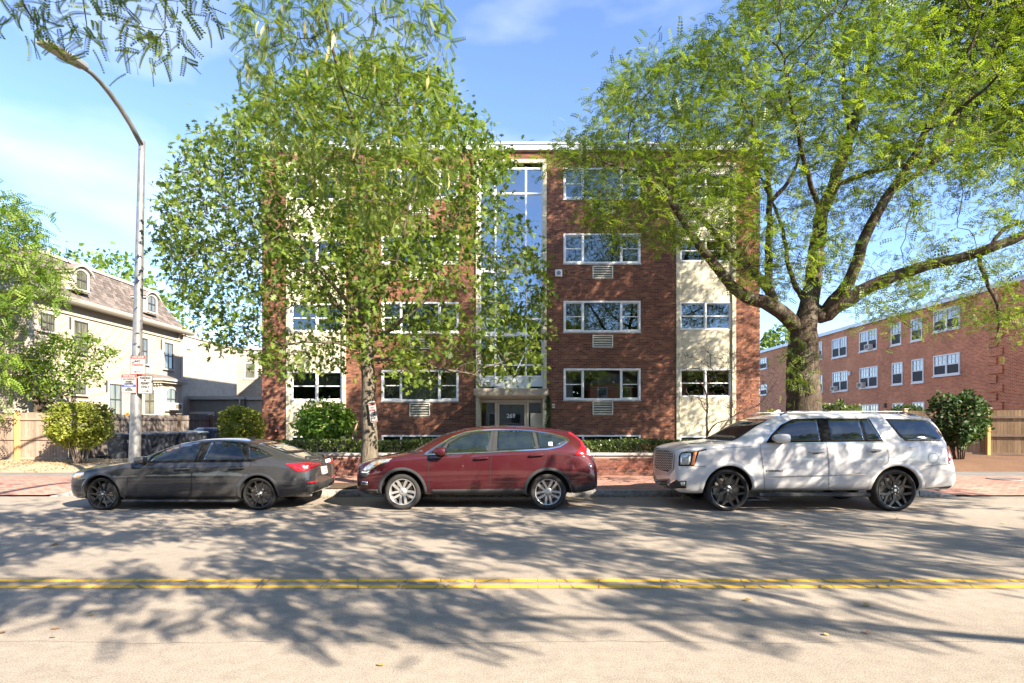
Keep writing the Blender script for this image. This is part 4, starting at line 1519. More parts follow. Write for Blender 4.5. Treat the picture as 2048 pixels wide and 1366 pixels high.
# eaves cornice
OV = HX + 0.52
cor = MB().prism([(HX - 0.02, EAVE), (OV - 0.10, EAVE), (OV - 0.04, EAVE + 0.07), (OV, EAVE + 0.16), (OV, EAVE + 0.22), (HX - 0.3, EAVE + 0.30)], 'y', HY0 - 0.5, HY1 + 0.45).build('cornice', M['clap_trim'], house)
MB().prism([(HX - 10.9, EAVE), (HX - 10.9, EAVE + 0.22), (HX - 0.022, EAVE + 0.22), (HX - 0.022, EAVE)], 'y', HY0 - 0.5, HY0 + 0.4).build('cornice', M['clap_trim'], house)
for q in (0.12, 0.42):
    MB().prism([(HX + 0.0, EAVE - 0.35), (HX + 0.09, EAVE - 0.32), (HX + 0.13, EAVE - 0.12), (HX + 0.36, EAVE - 0.08), (HX + 0.36, EAVE - 0.003), (HX + 0.0, EAVE - 0.003)], 'y', HY1 - q - 0.12, HY1 - q).build('bracket', M['clap_trim'], house)
# concave mansard slope covered with slates
ROOF_TOP = hz(340, 597, HX - 0.9) + 0.0
base_z = EAVE + 0.24
def roof_pt(t):                                            # t 0..1 up the slope: inward offset and height
    return 0.38 - 1.30 * (t ** 0.62), base_z + (ROOF_TOP - base_z) * t
m = MB()
N = 10
for i in range(N):
    (a0, z0), (a1, z1) = roof_pt(i / N), roof_pt((i + 1) / N)
    f0, f1 = HY1 + a0, HY1 + a1
    n0, n1 = HY0 - a0, HY0 - a1
    b0 = len(m.v)
    m.v += [(HX + a0, n0, z0), (HX + a0, f0, z0), (HX + a1, f1, z1), (HX + a1, n1, z1)]
    m.f.append((b0, b0 + 1, b0 + 2, b0 + 3))
    b0 = len(m.v)
    m.v += [(HX + a0, f0, z0), (HX - 10.5, f0, z0), (HX - 10.5, f1, z1), (HX + a1, f1, z1)]
    m.f.append((b0, b0 + 1, b0 + 2, b0 + 3))
    b0 = len(m.v)
    m.v += [(HX - 10.5, n0, z0), (HX + a0, n0, z0), (HX + a1, n1, z1), (HX - 10.5, n1, z1)]
    m.f.append((b0, b0 + 1, b0 + 2, b0 + 3))
aT = roof_pt(1)[0]
b0 = len(m.v)
m.v += [(HX + aT, HY0 - aT, ROOF_TOP), (HX + aT, HY1 + aT, ROOF_TOP), (HX - 10.5, HY1 + aT, ROOF_TOP), (HX - 10.5, HY0 - aT, ROOF_TOP)]
m.f.append((b0, b0 + 1, b0 + 2, b0 + 3))
roof = m.build('roof', M['roof_dark'], house)
# individual slates with pointed tails
def slate_rows():
    rows_ = 13
    w, gap = 0.235, 0.012
    me = {}
    allq = []
    for r_ in range(rows_):
        t0, t1 = r_ / rows_ - 0.03, (r_ + 1.25) / rows_
        (a0, z0), (a1, z1) = roof_pt(max(t0, 0.0)), roof_pt(min(t1, 1))
        y = HY0 - a0 + (w / 2 if r_ % 2 else 0)
        while y < HY1 + a0 - w:
            allq.append((r_, y, a0, z0, a1, z1))
            y += w + gap
    return w, allq
SW, SQ = slate_rows()
rest = MB()
for i, (r_, y, a0, z0, a1, z1) in enumerate(sorted(SQ, key=lambda q: q[1])):
    dx, dz = a1 - a0, z1 - z0
    nx, nz = dz, -dx
    L = math.hypot(nx, nz)
    nx, nz = nx / L, nz / L
    pts = []
    for (u, v) in ((0.0, 0.28), (0.5, 0.0), (1.0, 0.28), (1.0, 1.0), (0.0, 1.0)):
        off = 0.030 - 0.022 * v
        pts.append((HX + a0 + dx * v + nx * off, y + u * SW, z0 + dz * v + nz * off))
    low = [(p[0] - nx * 0.012, p[1], p[2] - nz * 0.012) for p in pts]
    vv = pts + low
    ff = [(0, 1, 2, 3, 4)] + [(k, k + 5, (k + 1) % 5 + 5, (k + 1) % 5) for k in range(5)]
    if i < 300:
        mesh_obj('slate', vv, ff, M['slate'], roof)
    else:
        rest.add(vv, ff)
rs = rest.build('slate_courses', M['slate'], roof)
rs['kind'] = 'stuff'
box('roof_kerb', HX + aT - 0.02, HX + aT + 0.10, HY0 - aT - 0.1, HY1 + aT + 0.1, ROOF_TOP - 0.04, ROOF_TOP + 0.09, M['clap_trim'], house)
pc_ = P(98, 490, hd(98, HX - 1.6))
box('vent_pipe', pc_.x - 0.06, pc_.x + 0.06, pc_.y - 0.06, pc_.y + 0.06, ROOF_TOP - 0.1, ROOF_TOP + 0.55, M['mullion'], house)

def arch_poly(y0, y1, z0, z1, rise, n=8):
    pts = [(y0, z0), (y1, z0)]
    for i in range(n + 1):
        t = i / n
        y = y1 + (y0 - y1) * t
        pts.append((y, z1 - rise + rise * math.sin(math.pi * t) ** 0.8))
    return pts

def house_window(parent, y0, y1, z0, z1, X=HX, arch=0.0, bars=1, trim='clap_trim', ac=False, tw=0.10):
    """double-hung window in a wall facing +x"""
    m = MB()
    if arch:
        o = arch_poly(y0 - tw, y1 + tw, z0 - tw, z1 + tw, arch + tw * 0.4)
        i_ = arch_poly(y0, y1, z0, z1, arch)
        n = len(o)
        for ring in (o, i_):
            m.v += [(X + 0.055, p[0], p[1]) for p in ring]
        m.v += [(X - 0.0, p[0], p[1]) for p in o]
        m.v += [(X + 0.01, p[0], p[1]) for p in i_]
        for k in range(n):
            j = (k + 1) % n
            m.f += [(k, j, n + j, n + k), (k, 2 * n + k, 2 * n + j, j), (n + k, n + j, 3 * n + j, 3 * n + k)]
    else:
        m.box(X - 0.01, X + 0.055, y0 - tw, y1 + tw, z1, z1 + tw).box(X - 0.01, X + 0.055, y0 - tw, y0, z0, z1).box(X - 0.01, X + 0.055, y1, y1 + tw, z0, z1)
    w = m.build('window', M[trim], parent)
    box('sill', X - 0.01, X + 0.10, y0 - tw - 0.03, y1 + tw + 0.03, z0 - 0.07, z0 - 0.002, M[trim], w)
    zm = (z0 + z1) / 2
    e = 0.05
    s = MB()
    top = z1 - (arch if arch else 0)
    s.box(X + 0.018, X + 0.042, y0, y1, z0, z0 + e).box(X + 0.018, X + 0.042, y0, y0 + e, z0 + e, top).box(X + 0.018, X + 0.042, y1 - e, y1, z0 + e, top)
    s.box(X + 0.018, X + 0.045, y0 + e, y1 - e, zm - 0.028, zm + 0.028)
    if not arch: s.box(X + 0.018, X + 0.042, y0 + e, y1 - e, z1 - e, z1)
    for b in range(bars):
        yy = y0 + (y1 - y0) * (b + 1) / (bars + 1)
        s.box(X + 0.020, X + 0.036, yy - 0.014, yy + 0.014, z0 + e, z1 - 0.01)
    s.build('sash', M['sash_dark'], w)
    pa = MB()
    if arch: pa.prism(arch_poly(y0, y1, z0, z1, arch), 'x', X + 0.012, X + 0.016)
    else: pa.box(X + 0.012, X + 0.016, y0, y1, z0, z1)
    pa.build('pane', M['house_pane'], w)
    if ac:
        a = MB().box(X + 0.02, X + 0.42, y0 + 0.08, y1 - 0.08, z0, z0 + 0.36).build('window_air_conditioner', M['white'], w, bevel=0.015)
        box('grille', X + 0.421, X + 0.428, y0 + 0.14, y1 - 0.14, z0 + 0.06, z0 + 0.30, M['louvre_dark'], w)
        a['label'] = 'boxy white window air conditioner'
    return w
def pane_mat():
    m = Mat('house_pane_glass')
    p = m.pos()
    c = m.ramp(m.noise(m.mapping(p, (1, 9, 0.8)), 1.5, 4.0), [(0.35, (0.06, 0.065, 0.05)), (0.7, (0.20, 0.205, 0.16))])
    m.color(c).set(Roughness=0.04, Spec=0.8, Coat=1.0)
    return m.m
M['house_pane'] = pane_mat()
def hw(px0, px1, py0, py1, ref=None, **k):
    mid = (px0 + px1) / 2
    X = k.get('X', HX)
    return house_window(house, hd(px0, X), hd(px1, X), hz(mid, py1, X), hz(mid, py0, X), **k)
hw(78.7, 107.5, 627, 662)
hw(146, 175, 643, 706)
hw(277, 294, 676, 727)
hw(327, 345, 686, 738)
hw(145, 170, 764, 789)
hw(217, 242, 768, 830)
hw(86, 104, 800, 832, bars=0)
# thin dark upright strips beside the windows
for (px, py0, py1) in ((139.6, 634, 657), (212.5, 761, 783), (322, 679, 698)):
    y = hd(px)
    box('dark_strip', HX + 0.0, HX + 0.05, y - 0.03, y + 0.03, hz(px, py1), hz(px, py0), M['sash_dark'], house)
# dormers
def dormer(px0, px1, py0, py1):
    X = HX + 0.12
    y0, y1 = hd(px0, X), hd(px1, X)
    mid = (px0 + px1) / 2
    z1, z0 = hz(mid, py0, X), hz(mid, py1, X)
    d = sub_empty('dormer', house)
    w = 0.20
    o = arch_poly(y0 - w, y1 + w, z0 - 0.10, z1 + 0.16, 0.30, 12)
    MB().prism(o, 'x', HX - 1.15, X - 0.002).build('dormer_cheek', M['clap_trim'], d)
    # curved hood
    m = MB()
    arc = [(y, z) for (y, z) in arch_poly(y0 - w - 0.10, y1 + w + 0.10, z0, z1 + 0.26, 0.36, 14)[2:]]
    n = len(arc)
    for xx in (HX - 1.15, X + 0.16):
        m.v += [(xx, y, z) for (y, z) in arc]
        m.v += [(xx, y, z - 0.10) for (y, z) in arc]
    for k in range(n - 1):
        m.f += [(k, k + 1, 2 * n + k + 1, 2 * n + k), (n + k, 3 * n + k, 3 * n + k + 1, n + k + 1), (2 * n + k, 2 * n + k + 1, 3 * n + k + 1, 3 * n + k), (k, n + k, n + k + 1, k + 1)]
    m.build('dormer_hood', M['clap_trim'], d)
    m = MB()
    for xx in (HX - 1.14, X + 0.13):
        m.v += [(xx, y, z + 0.012) for (y, z) in arc]
    for k in range(n - 1):
        m.f.append((k, k + 1, n + k + 1, n + k))
    m.build('dormer_roof', M['roof_dark'], d)
    house_window(d, y0, y1, z0, z1, X=X, arch=0.14, tw=0.12)
dormer(150.5, 172.5, 541, 579)
dormer(294, 310, 592, 624)
# side bay with its own cornice
BXX = HX + 0.98
by0 = hd(322, BXX)
by1 = hd(359, BXX) + 0.3
bayz = hz(340, 763, BXX)
bayo = sub_empty('bay', house)
box('bay_core', HX + 0.03, BXX - 0.03, by0 + 0.03, by1, 0.1, bayz, M['clap'], bayo)
z = 0.3
while z < bayz - 0.1:
    mesh_obj('clapboard', [(BXX - 0.03, by0, z), (BXX, by0, z), (BXX - 0.02, by0, z + 0.125), (BXX - 0.03, by1, z), (BXX, by1, z), (BXX - 0.02, by1, z + 0.125)], [(0, 1, 2), (5, 4, 3), (1, 4, 5, 2), (0, 3, 4, 1), (0, 2, 5, 3)], M['clap'], bayo)
    mesh_obj('clapboard', [(HX + 0.03, by0 + 0.03, z), (HX + 0.03, by0, z), (HX + 0.03, by0 + 0.02, z + 0.125), (BXX - 0.03, by0 + 0.03, z), (BXX - 0.03, by0, z), (BXX - 0.03, by0 + 0.02, z + 0.125)], [(2, 1, 0), (3, 4, 5), (2, 5, 4, 1), (1, 4, 3, 0), (3, 5, 2, 0)], M['clap'], bayo)
    z += 0.115
box('corner_board', BXX - 0.14, BXX + 0.02, by0 - 0.02, by0 + 0.14, 0.2, bayz - 0.2, M['clap_trim'], bayo)
MB().box(HX + 0.04, BXX + 0.30, by0 - 0.30, by1 + 0.1, bayz, bayz + 0.10).box(HX + 0.04, BXX + 0.20, by0 - 0.20, by1 + 0.05, bayz - 0.12, bayz - 0.002).build('bay_cornice', M['clap_trim'], bayo)
for q in range(7):
    xx = HX + 0.15 + q * 0.14
    box('dentil', xx, xx + 0.07, by0 - 0.12, by0 + 0.0, bayz - 0.24, bayz - 0.125, M['clap_trim'], bayo)
MB().prism([(HX + 0.02, bayz + 0.105), (BXX + 0.28, bayz + 0.105), (BXX + 0.2, bayz + 0.16), (HX + 0.02, bayz + 0.42)], 'y', by0 - 0.28, by1 + 0.08).build('bay_roof', M['roof_dark'], bayo)
house_window(bayo, hd(331.5, BXX), hd(351, BXX), hz(341, 820, BXX), hz(341, 777, BXX), X=BXX, arch=0.16, ac=True)
# the bay window that faces the street
xa, xb = (290 - CX) * by0 / F, (310 - CX) * by0 / F
za, zb = EYE - (828 - HY) * by0 / F, EYE - (776 - HY) * by0 / F
wm = MB()
o = arch_poly(xa - 0.1, xb + 0.1, za - 0.1, zb + 0.1, 0.2)
i_ = arch_poly(xa, xb, za, zb, 0.16)
n = len(o)
wm.v = [(p[0], by0 - 0.05, p[1]) for p in o] + [(p[0], by0 - 0.05, p[1]) for p in i_] + [(p[0], by0 + 0.02, p[1]) for p in o] + [(p[0], by0 - 0.01, p[1]) for p in i_]
for k in range(n):
    j = (k + 1) % n
    wm.f += [(k, n + k, n + j, j), (k, j, 2 * n + j, 2 * n + k), (n + k, 3 * n + k, 3 * n + j, n + j)]
w = wm.build('window', M['clap_trim'], bayo)
MB().prism(i_, 'y', by0 - 0.012, by0 - 0.008).build('pane', M['house_pane'], w)
MB().box(xa, xb, by0 - 0.035, by0 - 0.014, (za + zb) / 2 - 0.03, (za + zb) / 2 + 0.03).box((xa + xb) / 2 - 0.014, (xa + xb) / 2 + 0.014, by0 - 0.033, by0 - 0.015, za, zb - 0.02).build('sash', M['sash_dark'], w)

# ---------------------------------------------------------------- buildings behind the house
gw = thing('rear_wing', 'narrow tan rear wing standing behind the clapboard house', 'building', (-21, HY1 + 2, 0))
gy = HY1 + 1.0
box('wall', -26, (416 - CX) * (gy + 4) / F, gy, gy + 8, 0, EYE + (HY - 684) * (gy + 4) / F, M['tan_clap'], gw)
box('parapet', -26.05, (416 - CX) * (gy + 4) / F + 0.06, gy - 0.06, gy + 8.06, EYE + (HY - 684) * (gy + 4) / F, EYE + (HY - 684) * (gy + 4) / F + 0.14, M['clap_trim'], gw)
bd = 44.0
tb = thing('tan_building', 'pale tan block building with one small window beyond the dustbins', 'building', (-22, bd, 0))
xa, xb = (395 - CX) * bd / F, (560 - CX) * bd / F
zt_ = EYE - (700 - HY) * bd / F
box('wall', xa, xb, bd, bd + 10, 0, zt_, M['tan_block'], tb)
box('parapet', xa - 0.08, xb + 0.08, bd - 0.08, bd + 10.08, zt_, zt_ + 0.22, M['clap_trim'], tb)
wx0, wx1, wz0, wz1 = (491 - CX) * bd / F, (510 - CX) * bd / F, EYE - (756 - HY) * bd / F, EYE - (727 - HY) * bd / F
w = MB().box(wx0 - 0.12, wx1 + 0.12, bd - 0.05, bd + 0.02, wz1, wz1 + 0.12).box(wx0 - 0.12, wx1 + 0.12, bd - 0.05, bd + 0.02, wz0 - 0.12, wz0).box(wx0 - 0.12, wx0, bd - 0.05, bd + 0.02, wz0, wz1).box(wx1, wx1 + 0.12, bd - 0.05, bd + 0.02, wz0, wz1).build('window', M['clap_trim'], tb)
box('pane', wx0, wx1, bd - 0.02, bd - 0.01, wz0, wz1, M['house_pane'], w)
box('sash', wx0, wx1, bd - 0.035, bd - 0.021, (wz0 + wz1) / 2 - 0.03, (wz0 + wz1) / 2 + 0.03, M['taupe'], w)
gd = 36.0
ga = thing('low_garage', 'low flat roofed taupe garage behind the fence and dustbins', 'garage', (-18, gd, 0))
xa, xb = (362 - CX) * gd / F, (530 - CX) * gd / F
zt_ = EYE - (799 - HY) * gd / F
xm = (488 - CX) * gd / F
box('wall', xa, xm, gd, gd + 6, 0, zt_, M['taupe'], ga)
box('side_wall', xm, xb, gd + 0.3, gd + 6, 0, zt_, M['tan_clap'], ga)
MB().box(xa - 0.15, xm + 0.06, gd - 0.18, gd + 6.1, zt_, zt_ + 0.20).box(xm + 0.063, xb, gd + 0.1, gd + 6.1, zt_ - 0.02, zt_ + 0.18).build('roof_edge', M['clap_trim'], ga)
dx0, dx1 = (381 - CX) * gd / F, (425 - CX) * gd / F
dz1 = EYE - (828 - HY) * gd / F
MB().box(dx0 - 0.12, dx1 + 0.12, gd - 0.06, gd - 0.002, dz1, dz1 + 0.14).box(dx0 - 0.12, dx0, gd - 0.06, gd - 0.002, 0.1, dz1).box(dx1, dx1 + 0.12, gd - 0.06, gd - 0.002, 0.1, dz1).build('door_frame', M['offwhite'], ga)
box('garage_door', dx0, dx1, gd - 0.03, gd - 0.002, 0.12, dz1, M['canopy'], ga)
MB().tube([((481 - CX) * gd / F, gd - 0.1, zt_), ((481 - CX) * gd / F, gd - 0.1, zt_ - 0.25), ((479 - CX) * gd / F, gd - 0.06, zt_ - 0.4)], 0.05, 8).build('downpipe', M['offwhite'], ga, smooth=True)

# ================================================================ long red brick building (right)
RX = 27.0
def rd(px, X=RX): return F * X / (px - CX)
def rz(px, py, X=RX): return EYE - (py - HY) * rd(px, X) / F
red = thing('red_brick_building', 'long three storey red brick building with white multi pane windows', 'building', (RX, 40, 0))
RT = rz(1700, 658)
ry0, ry1 = 20.0, 72.0
yc = rd(1983)
box('wall', RX, RX + 12, yc, ry1, 0, RT, M['red_wall'], red)
box('front_wing', RX - 0.12, RX + 12.05, ry0, yc - 0.002, 0, RT + 0.03, M['red_wall'], red)
box('gable_wall', RX - 0.1, RX + 12, ry0 - 0.05, ry0 - 0.002, 0, RT, M['red_wall_y'], red)
MB().box(RX - 0.16, RX + 12.2, yc + 0.05, ry1 + 0.1, RT + 0.002, RT + 0.28).build('coping', M['fascia'], red)
MB().box(RX - 0.24, RX + 12.2, ry0 - 0.1, yc + 0.047, RT + 0.034, RT + 0.30).build('coping', M['fascia'], red)
# toothed brick quoins at the wing's corner
for q in range(18):
    z0 = 0.3 + q * 0.5
    if z0 > RT - 0.5: break
    L = 0.30 if q % 2 else 0.55
    box('quoin', RX - 0.20, RX - 0.121, yc - 0.06 - L * 1.6, yc + 0.03, z0, z0 + 0.43, M['red_wall'], red, bevel=0.01)
def red_window(px0, px1, py0, py1, units=1, ac=None, X=RX):
    """py at the window's own middle column"""
    mid = (px0 + px1) / 2
    ya, yb = rd(px1, X), rd(px0, X)               # near .. far
    z1, z0 = rz(mid, py0, X), rz(mid, py1, X)
    x = X
    t = 0.09
    m = MB()
    m.box(x - 0.06, x + 0.02, ya, yb, z1 - t, z1).box(x - 0.06, x + 0.02, ya, yb, z0, z0 + t)
    m.box(x - 0.06, x + 0.02, ya, ya + t, z0 + t, z1 - t).box(x - 0.06, x + 0.02, yb - t, yb, z0 + t, z1 - t)
    for u in range(1, units):
        yy = ya + (yb - ya) * u / units
        m.box(x - 0.058, x + 0.02, yy - t * 0.8, yy + t * 0.8, z0 + t, z1 - t)
    w = m.build('window', M['white'], red)
    box('sill', x - 0.10, x, ya - 0.05, yb + 0.05, z0 - 0.08, z0 - 0.002, M['white'], w)
    box('pane', x - 0.012, x - 0.006, ya + t, yb - t, z0 + t, z1 - t, M['red_pane'], w)
    s = MB()
    zm = (z0 + z1) / 2
    for u in range(units):
        a = ya + (yb - ya) * u / units + t * 0.8
        b = ya + (yb - ya) * (u + 1) / units - t * 0.8
        s.box(x - 0.04, x - 0.014, a, b, zm - 0.035, zm + 0.035)
        for c in (1, 2):
            yy = a + (b - a) * c / 3
            s.box(x - 0.032, x - 0.016, yy - 0.022, yy + 0.022, zm + 0.035, z1 - t)
        s.box(x - 0.031, x - 0.017, a, b, (zm + z1) / 2 - 0.02, (zm + z1) / 2 + 0.02)
        box('insect_screen', x - 0.030, x - 0.024, a, b, z0 + t, zm - 0.036, M['screen'], w)
    s.build('sash', M['white'], w)
    if ac is not None:
        a = ya + (yb - ya) * ac
        q = MB().box(x - 0.36, x - 0.033, a - 0.30, a + 0.30, z0 + 0.05, z0 + 0.42).build('window_air_conditioner', M['offwhite'], w, bevel=0.015)
        box('grille', x - 0.366, x - 0.361, a - 0.22, a + 0.22, z0 + 0.10, z0 + 0.36, M['louvre_dark'], w)
def red_pane():
    m = Mat('red_building_pane')
    c = m.ramp(m.noise(m.pos(), 0.8, 4.0), [(0.35, (0.10, 0.10, 0.08)), (0.65, (0.34, 0.34, 0.28))])
    m.color(c).set(Roughness=0.05, Spec=0.8, Coat=1.0)
    return m.m
M['red_pane'] = red_pane()
M['screen'] = plain('insect_screen', (0.030, 0.028, 0.026), 0.7)
# top storey
red_window(1520, 1534, 716, 738, 1)
red_window(1634, 1645, 684, 719, 1, ac=0.5)
red_window(1665, 1694.5, 676, 714, 2)
red_window(1719.5, 1755, 661, 701, 2, ac=0.35)
red_window(1783, 1803.5, 646, 690, 1)
red_window(1823, 1845.5, 637, 681, 1)
red_window(1868, 1921, 616, 660, 2)
red_window(2030, 2060, 560, 610, 1)
# middle storey
red_window(1521, 1535, 769, 790, 1)
red_window(1632.5, 1646, 751, 785, 1)
red_window(1666, 1696.5, 743, 782, 2, ac=0.75)
red_window(1720.5, 1756.5, 734, 775, 2, ac=0.8)
red_window(1785, 1806.5, 725, 769, 1)
red_window(1824.5, 1848.5, 718, 765, 1)
red_window(1868, 1921, 708, 750, 2)
red_window(2031, 2062, 678, 725, 1)
# ground storey
red_window(1639, 1647, 815, 846, 1)
red_window(1722, 1758, 809, 850, 2)
red_window(1786.5, 1808, 806, 850, 1)
red_window(1826.5, 1850, 804, 850, 1)
red_window(2034, 2068, 790, 838, 1)
for (px, py) in ((1771.5, 811), (1701, 747)):
    y = rd(px)
    z = rz(px, py)
    box('wall_lamp', RX - 0.14, RX - 0.002, y - 0.1, y + 0.1, z - 0.16, z + 0.16, M['sash_dark'] if px > 1750 else M['white'], red, bevel=0.02)

# ================================================================ houses across the street: seen only as reflections in glass and paint
def street_house(label, x0, x1, y, h, mat, roofm):
    t = thing('house', label, 'house', ((x0 + x1) / 2, y, 0), 'houses across the street')
    box('wall', x0, x1, y - 9, y, 0, h, mat, t)
    xm = (x0 + x1) / 2
    MB().prism([(x0 - 0.4, h + 0.002), (x1 + 0.4, h + 0.002), (xm, h + 2.8)], 'y', y - 9.3, y + 0.4).build('roof', roofm, t)
    for k in range(4):
        wx = x0 + (x1 - x0) * (k + 0.5) / 4
        for z in (1.0, 4.0):
            if k == 1 and z < 2:
                box('door', wx - 0.5, wx + 0.5, y + 0.002, y + 0.06, 0.3, 2.5, M['sash_dark'], t)
                continue
            w = box('window', wx - 0.55, wx + 0.55, y + 0.002, y + 0.06, z - 0.1, z + 1.6, M['white'], t)
            box('pane', wx - 0.45, wx + 0.45, y + 0.062, y + 0.07, z, z + 1.5, M['house_pane'], w)
street_house('grey clapboard gable house across the street on the left', -15.5, -5.0, -20, 6.2, M['taupe'], M['roof_dark'])
street_house('pale gable house straight across the street from the entrance', -3.5, 7.0, -20, 6.4, M['tan_clap'], M['roof_dark'])
street_house('brick coloured gable house across the street on the right', 9.0, 20.0, -20, 6.0, M['red_wall_y'], M['roof_dark'])
# ================================================================ fences
def fence_run(t, p0, p1, z0, zt, board, rail, post, post_at, cap=True, bw=0.10, rails=(0.22, 0.95, 1.68), face=1):
    """board fence from p0 to p1 (x,y); rails on the side given by face"""
    a, b = Vector((p0[0], p0[1], 0)), Vector((p1[0], p1[1], 0))
    L = (b - a).length
    u = (b - a).normalized()
    nrm = Vector((u.y, -u.x, 0)) * face
    n = int(L / (bw + 0.006))
    me = {}
    for i in range(n):
        c = a + u * (i + 0.5) * (L / n)
        h = zt + random.uniform(-0.012, 0.012)
        m = MB()
        hw_ = L / n / 2 - 0.003
        q = [c - u * hw_, c + u * hw_, c + u * hw_ - nrm * 0.02, c - u * hw_ - nrm * 0.02]
        m.v = [(p.x, p.y, z0) for p in q] + [(p.x, p.y, h) for p in q]
        m.f = [(0, 1, 2, 3), (7, 6, 5, 4), (0, 4, 5, 1), (1, 5, 6, 2), (2, 6, 7, 3), (3, 7, 4, 0)]
        m.build('board', board, t)
    for rz_ in rails:
        m = MB()
        q = [a + nrm * 0.002, b + nrm * 0.002, b + nrm * 0.045, a + nrm * 0.045]
        m.v = [(p.x, p.y, z0 + rz_) for p in q] + [(p.x, p.y, z0 + rz_ + 0.085) for p in q]
        m.f = [(0, 1, 2, 3), (7, 6, 5, 4), (0, 4, 5, 1), (1, 5, 6, 2), (2, 6, 7, 3), (3, 7, 4, 0)]
        m.build('rail', rail, t)
    for s_ in post_at:
        c = a + u * s_ + nrm * 0.05
        m = MB()
        m.box(c.x - 0.065, c.x + 0.065, c.y - 0.065, c.y + 0.065, z0 - 0.1, zt + 0.07)
        o = m.build('post', post, t, bevel=0.006)
        if cap:
            MB().box(c.x - 0.10, c.x + 0.10, c.y - 0.10, c.y + 0.10, zt + 0.071, zt + 0.10).build('post_cap', M['coping'], o)

FY = 21.3
t = thing('board_fence', 'sunlit pale cedar board fence with a golden post at far left', 'fence', (-20, FY, 0.1), 'board fences round the side lots')
fence_run(t, (-27.0, FY), (-16.45, FY), 0.02, 1.98, M['fence_warm'], M['fence_rail'], M['post'], [(36 - CX) * FY / F + 27.0 + 0.02, 10.45 - 4.2], face=1)
t = thing('board_fence', 'shaded grey board fence running back behind the row of dustbins', 'fence', (-16.4, 27, 0.1), 'board fences round the side lots')
fence_run(t, (-16.4, FY), (-16.4, 38.5), 0.05, 1.95, M['fence_grey'], M['fence_rail_y'], M['post_old'], [1.0, hd(356, -16.4) - FY, hd(420, -16.4) - FY], face=1)
t = thing('board_fence', 'golden brown knotty board fence behind the shrub at far right', 'fence', (18, 23, 0.1), 'board fences round the side lots')
pa, pb = (16.6, 24.6), (24.0, 19.8)
Lf = math.hypot(pb[0] - pa[0], pb[1] - pa[1])
fence_run(t, pa, pb, 0.10, 2.10, M['fence_gold'], M['fence_rail'], M['post'], [Lf * 0.33, Lf * 0.02, Lf * 0.62], face=1)
# small notice on that fence's post
c = Vector((pa[0] + (pb[0] - pa[0]) * 0.33, pa[1] + (pb[1] - pa[1]) * 0.33, 0))
nb = P(2020, 844, c.y - 0.2)
sg = thing('notice_sign', 'small white notice with red print nailed to the right fence post', 'sign', (nb.x, nb.y, nb.z))
box('plate', nb.x - 0.135, nb.x + 0.135, c.y - 0.30, c.y - 0.29, nb.z - 0.16, nb.z + 0.16, M['sign_white'], sg)
MB().tube([(nb.x - 0.06, c.y - 0.302, nb.z + 0.06), (nb.x + 0.07, c.y - 0.302, nb.z - 0.05)], 0.014, 6).build('print', M['sign_red'], sg)
MB().lathe([(0.075, -0.001), (0.09, -0.001)], (nb.x, c.y - 0.3015, nb.z + 0.01), 'y', 24).build('print', M['sign_red'], sg)
for dz in (-0.10, -0.125):
    box('print', nb.x - 0.09, nb.x + 0.09, c.y - 0.3025, c.y - 0.301, nb.z + dz - 0.006, nb.z + dz + 0.006, M['sign_black'], sg)

# ================================================================ wheeled bins
def make_bin(name, label, body, lid, loc, rot, group='wheeled bins along the grey fence', s=1.0):
    t = thing(name, label, 'dustbin', (0, 0, 0), group)
    m = MB()
    # tapered body; the lid hinges on the +y side (back), front is -y
    def ring(hx, y0, y1, z): return [(-hx, y0, z), (hx, y0, z), (hx, y1, z), (-hx, y1, z)]
    rs = [ring(0.23, -0.24, 0.22, 0.06), ring(0.275, -0.33, 0.30, 0.90), ring(0.30, -0.36, 0.32, 0.91), ring(0.30, -0.36, 0.32, 0.98)]
    for r_ in rs: m.v += r_
    for i in range(3):
        for k in range(4):
            m.f.append((i * 4 + k, i * 4 + (k + 1) % 4, (i + 1) * 4 + (k + 1) % 4, (i + 1) * 4 + k))
    m.f += [(3, 2, 1, 0), (12, 13, 14, 15)]
    m.build('body', body, t, bevel=0.018)
    m = MB()
    m.v = [(-0.315, -0.39, 0.983), (0.315, -0.39, 0.983), (0.315, 0.34, 1.0), (-0.315, 0.34, 1.0), (-0.28, -0.34, 1.035), (0.28, -0.34, 1.035), (0.28, 0.27, 1.075), (-0.28, 0.27, 1.075)]
    m.f = [(0, 3, 2, 1), (4, 5, 6, 7), (0, 1, 5, 4), (1, 2, 6, 5), (2, 3, 7, 6), (3, 0, 4, 7)]
    m.build('lid', lid, t, bevel=0.015)
    MB().tube([(-0.26, 0.32, 0.95), (-0.26, 0.42, 0.99), (0.26, 0.42, 0.99), (0.26, 0.32, 0.95)], 0.018, 8).build('handle', body, t, smooth=True)
    for sx in (-1, 1):
        w = MB().lathe([(0.0, -0.02), (0.05, -0.03), (0.10, -0.03), (0.125, -0.02), (0.125, 0.02), (0.10, 0.03), (0.0, 0.03)], (sx * 0.27, 0.24, 0.125), 'x', 20).build('wheel', M['rubber'], t, smooth=True)
        MB().lathe([(0.0, 0.034 * sx), (0.06, 0.034 * sx), (0.065, 0.02 * sx)], (sx * 0.27, 0.24, 0.125), 'x', 16).build('hub', M['fence_rail'], w)
    for (zz, w_) in ((0.80, 0.17), (0.765, 0.15), (0.73, 0.12)):
        MB().box(-w_ / 2, w_ / 2, -0.335 + (0.9 - zz) * 0.107 - 0.0, -0.33 + (0.9 - zz) * 0.107 - 0.005, zz - 0.010, zz + 0.010).build('print', M['bin_text'], t)
    MB().box(0.262 , 0.275, -0.09, 0.09, 0.76, 0.80).build('print', M['bin_text'], t)
    t.location = loc
    t.rotation_euler = (0, 0, rot)
    t.scale = (s, s, s)
    return t
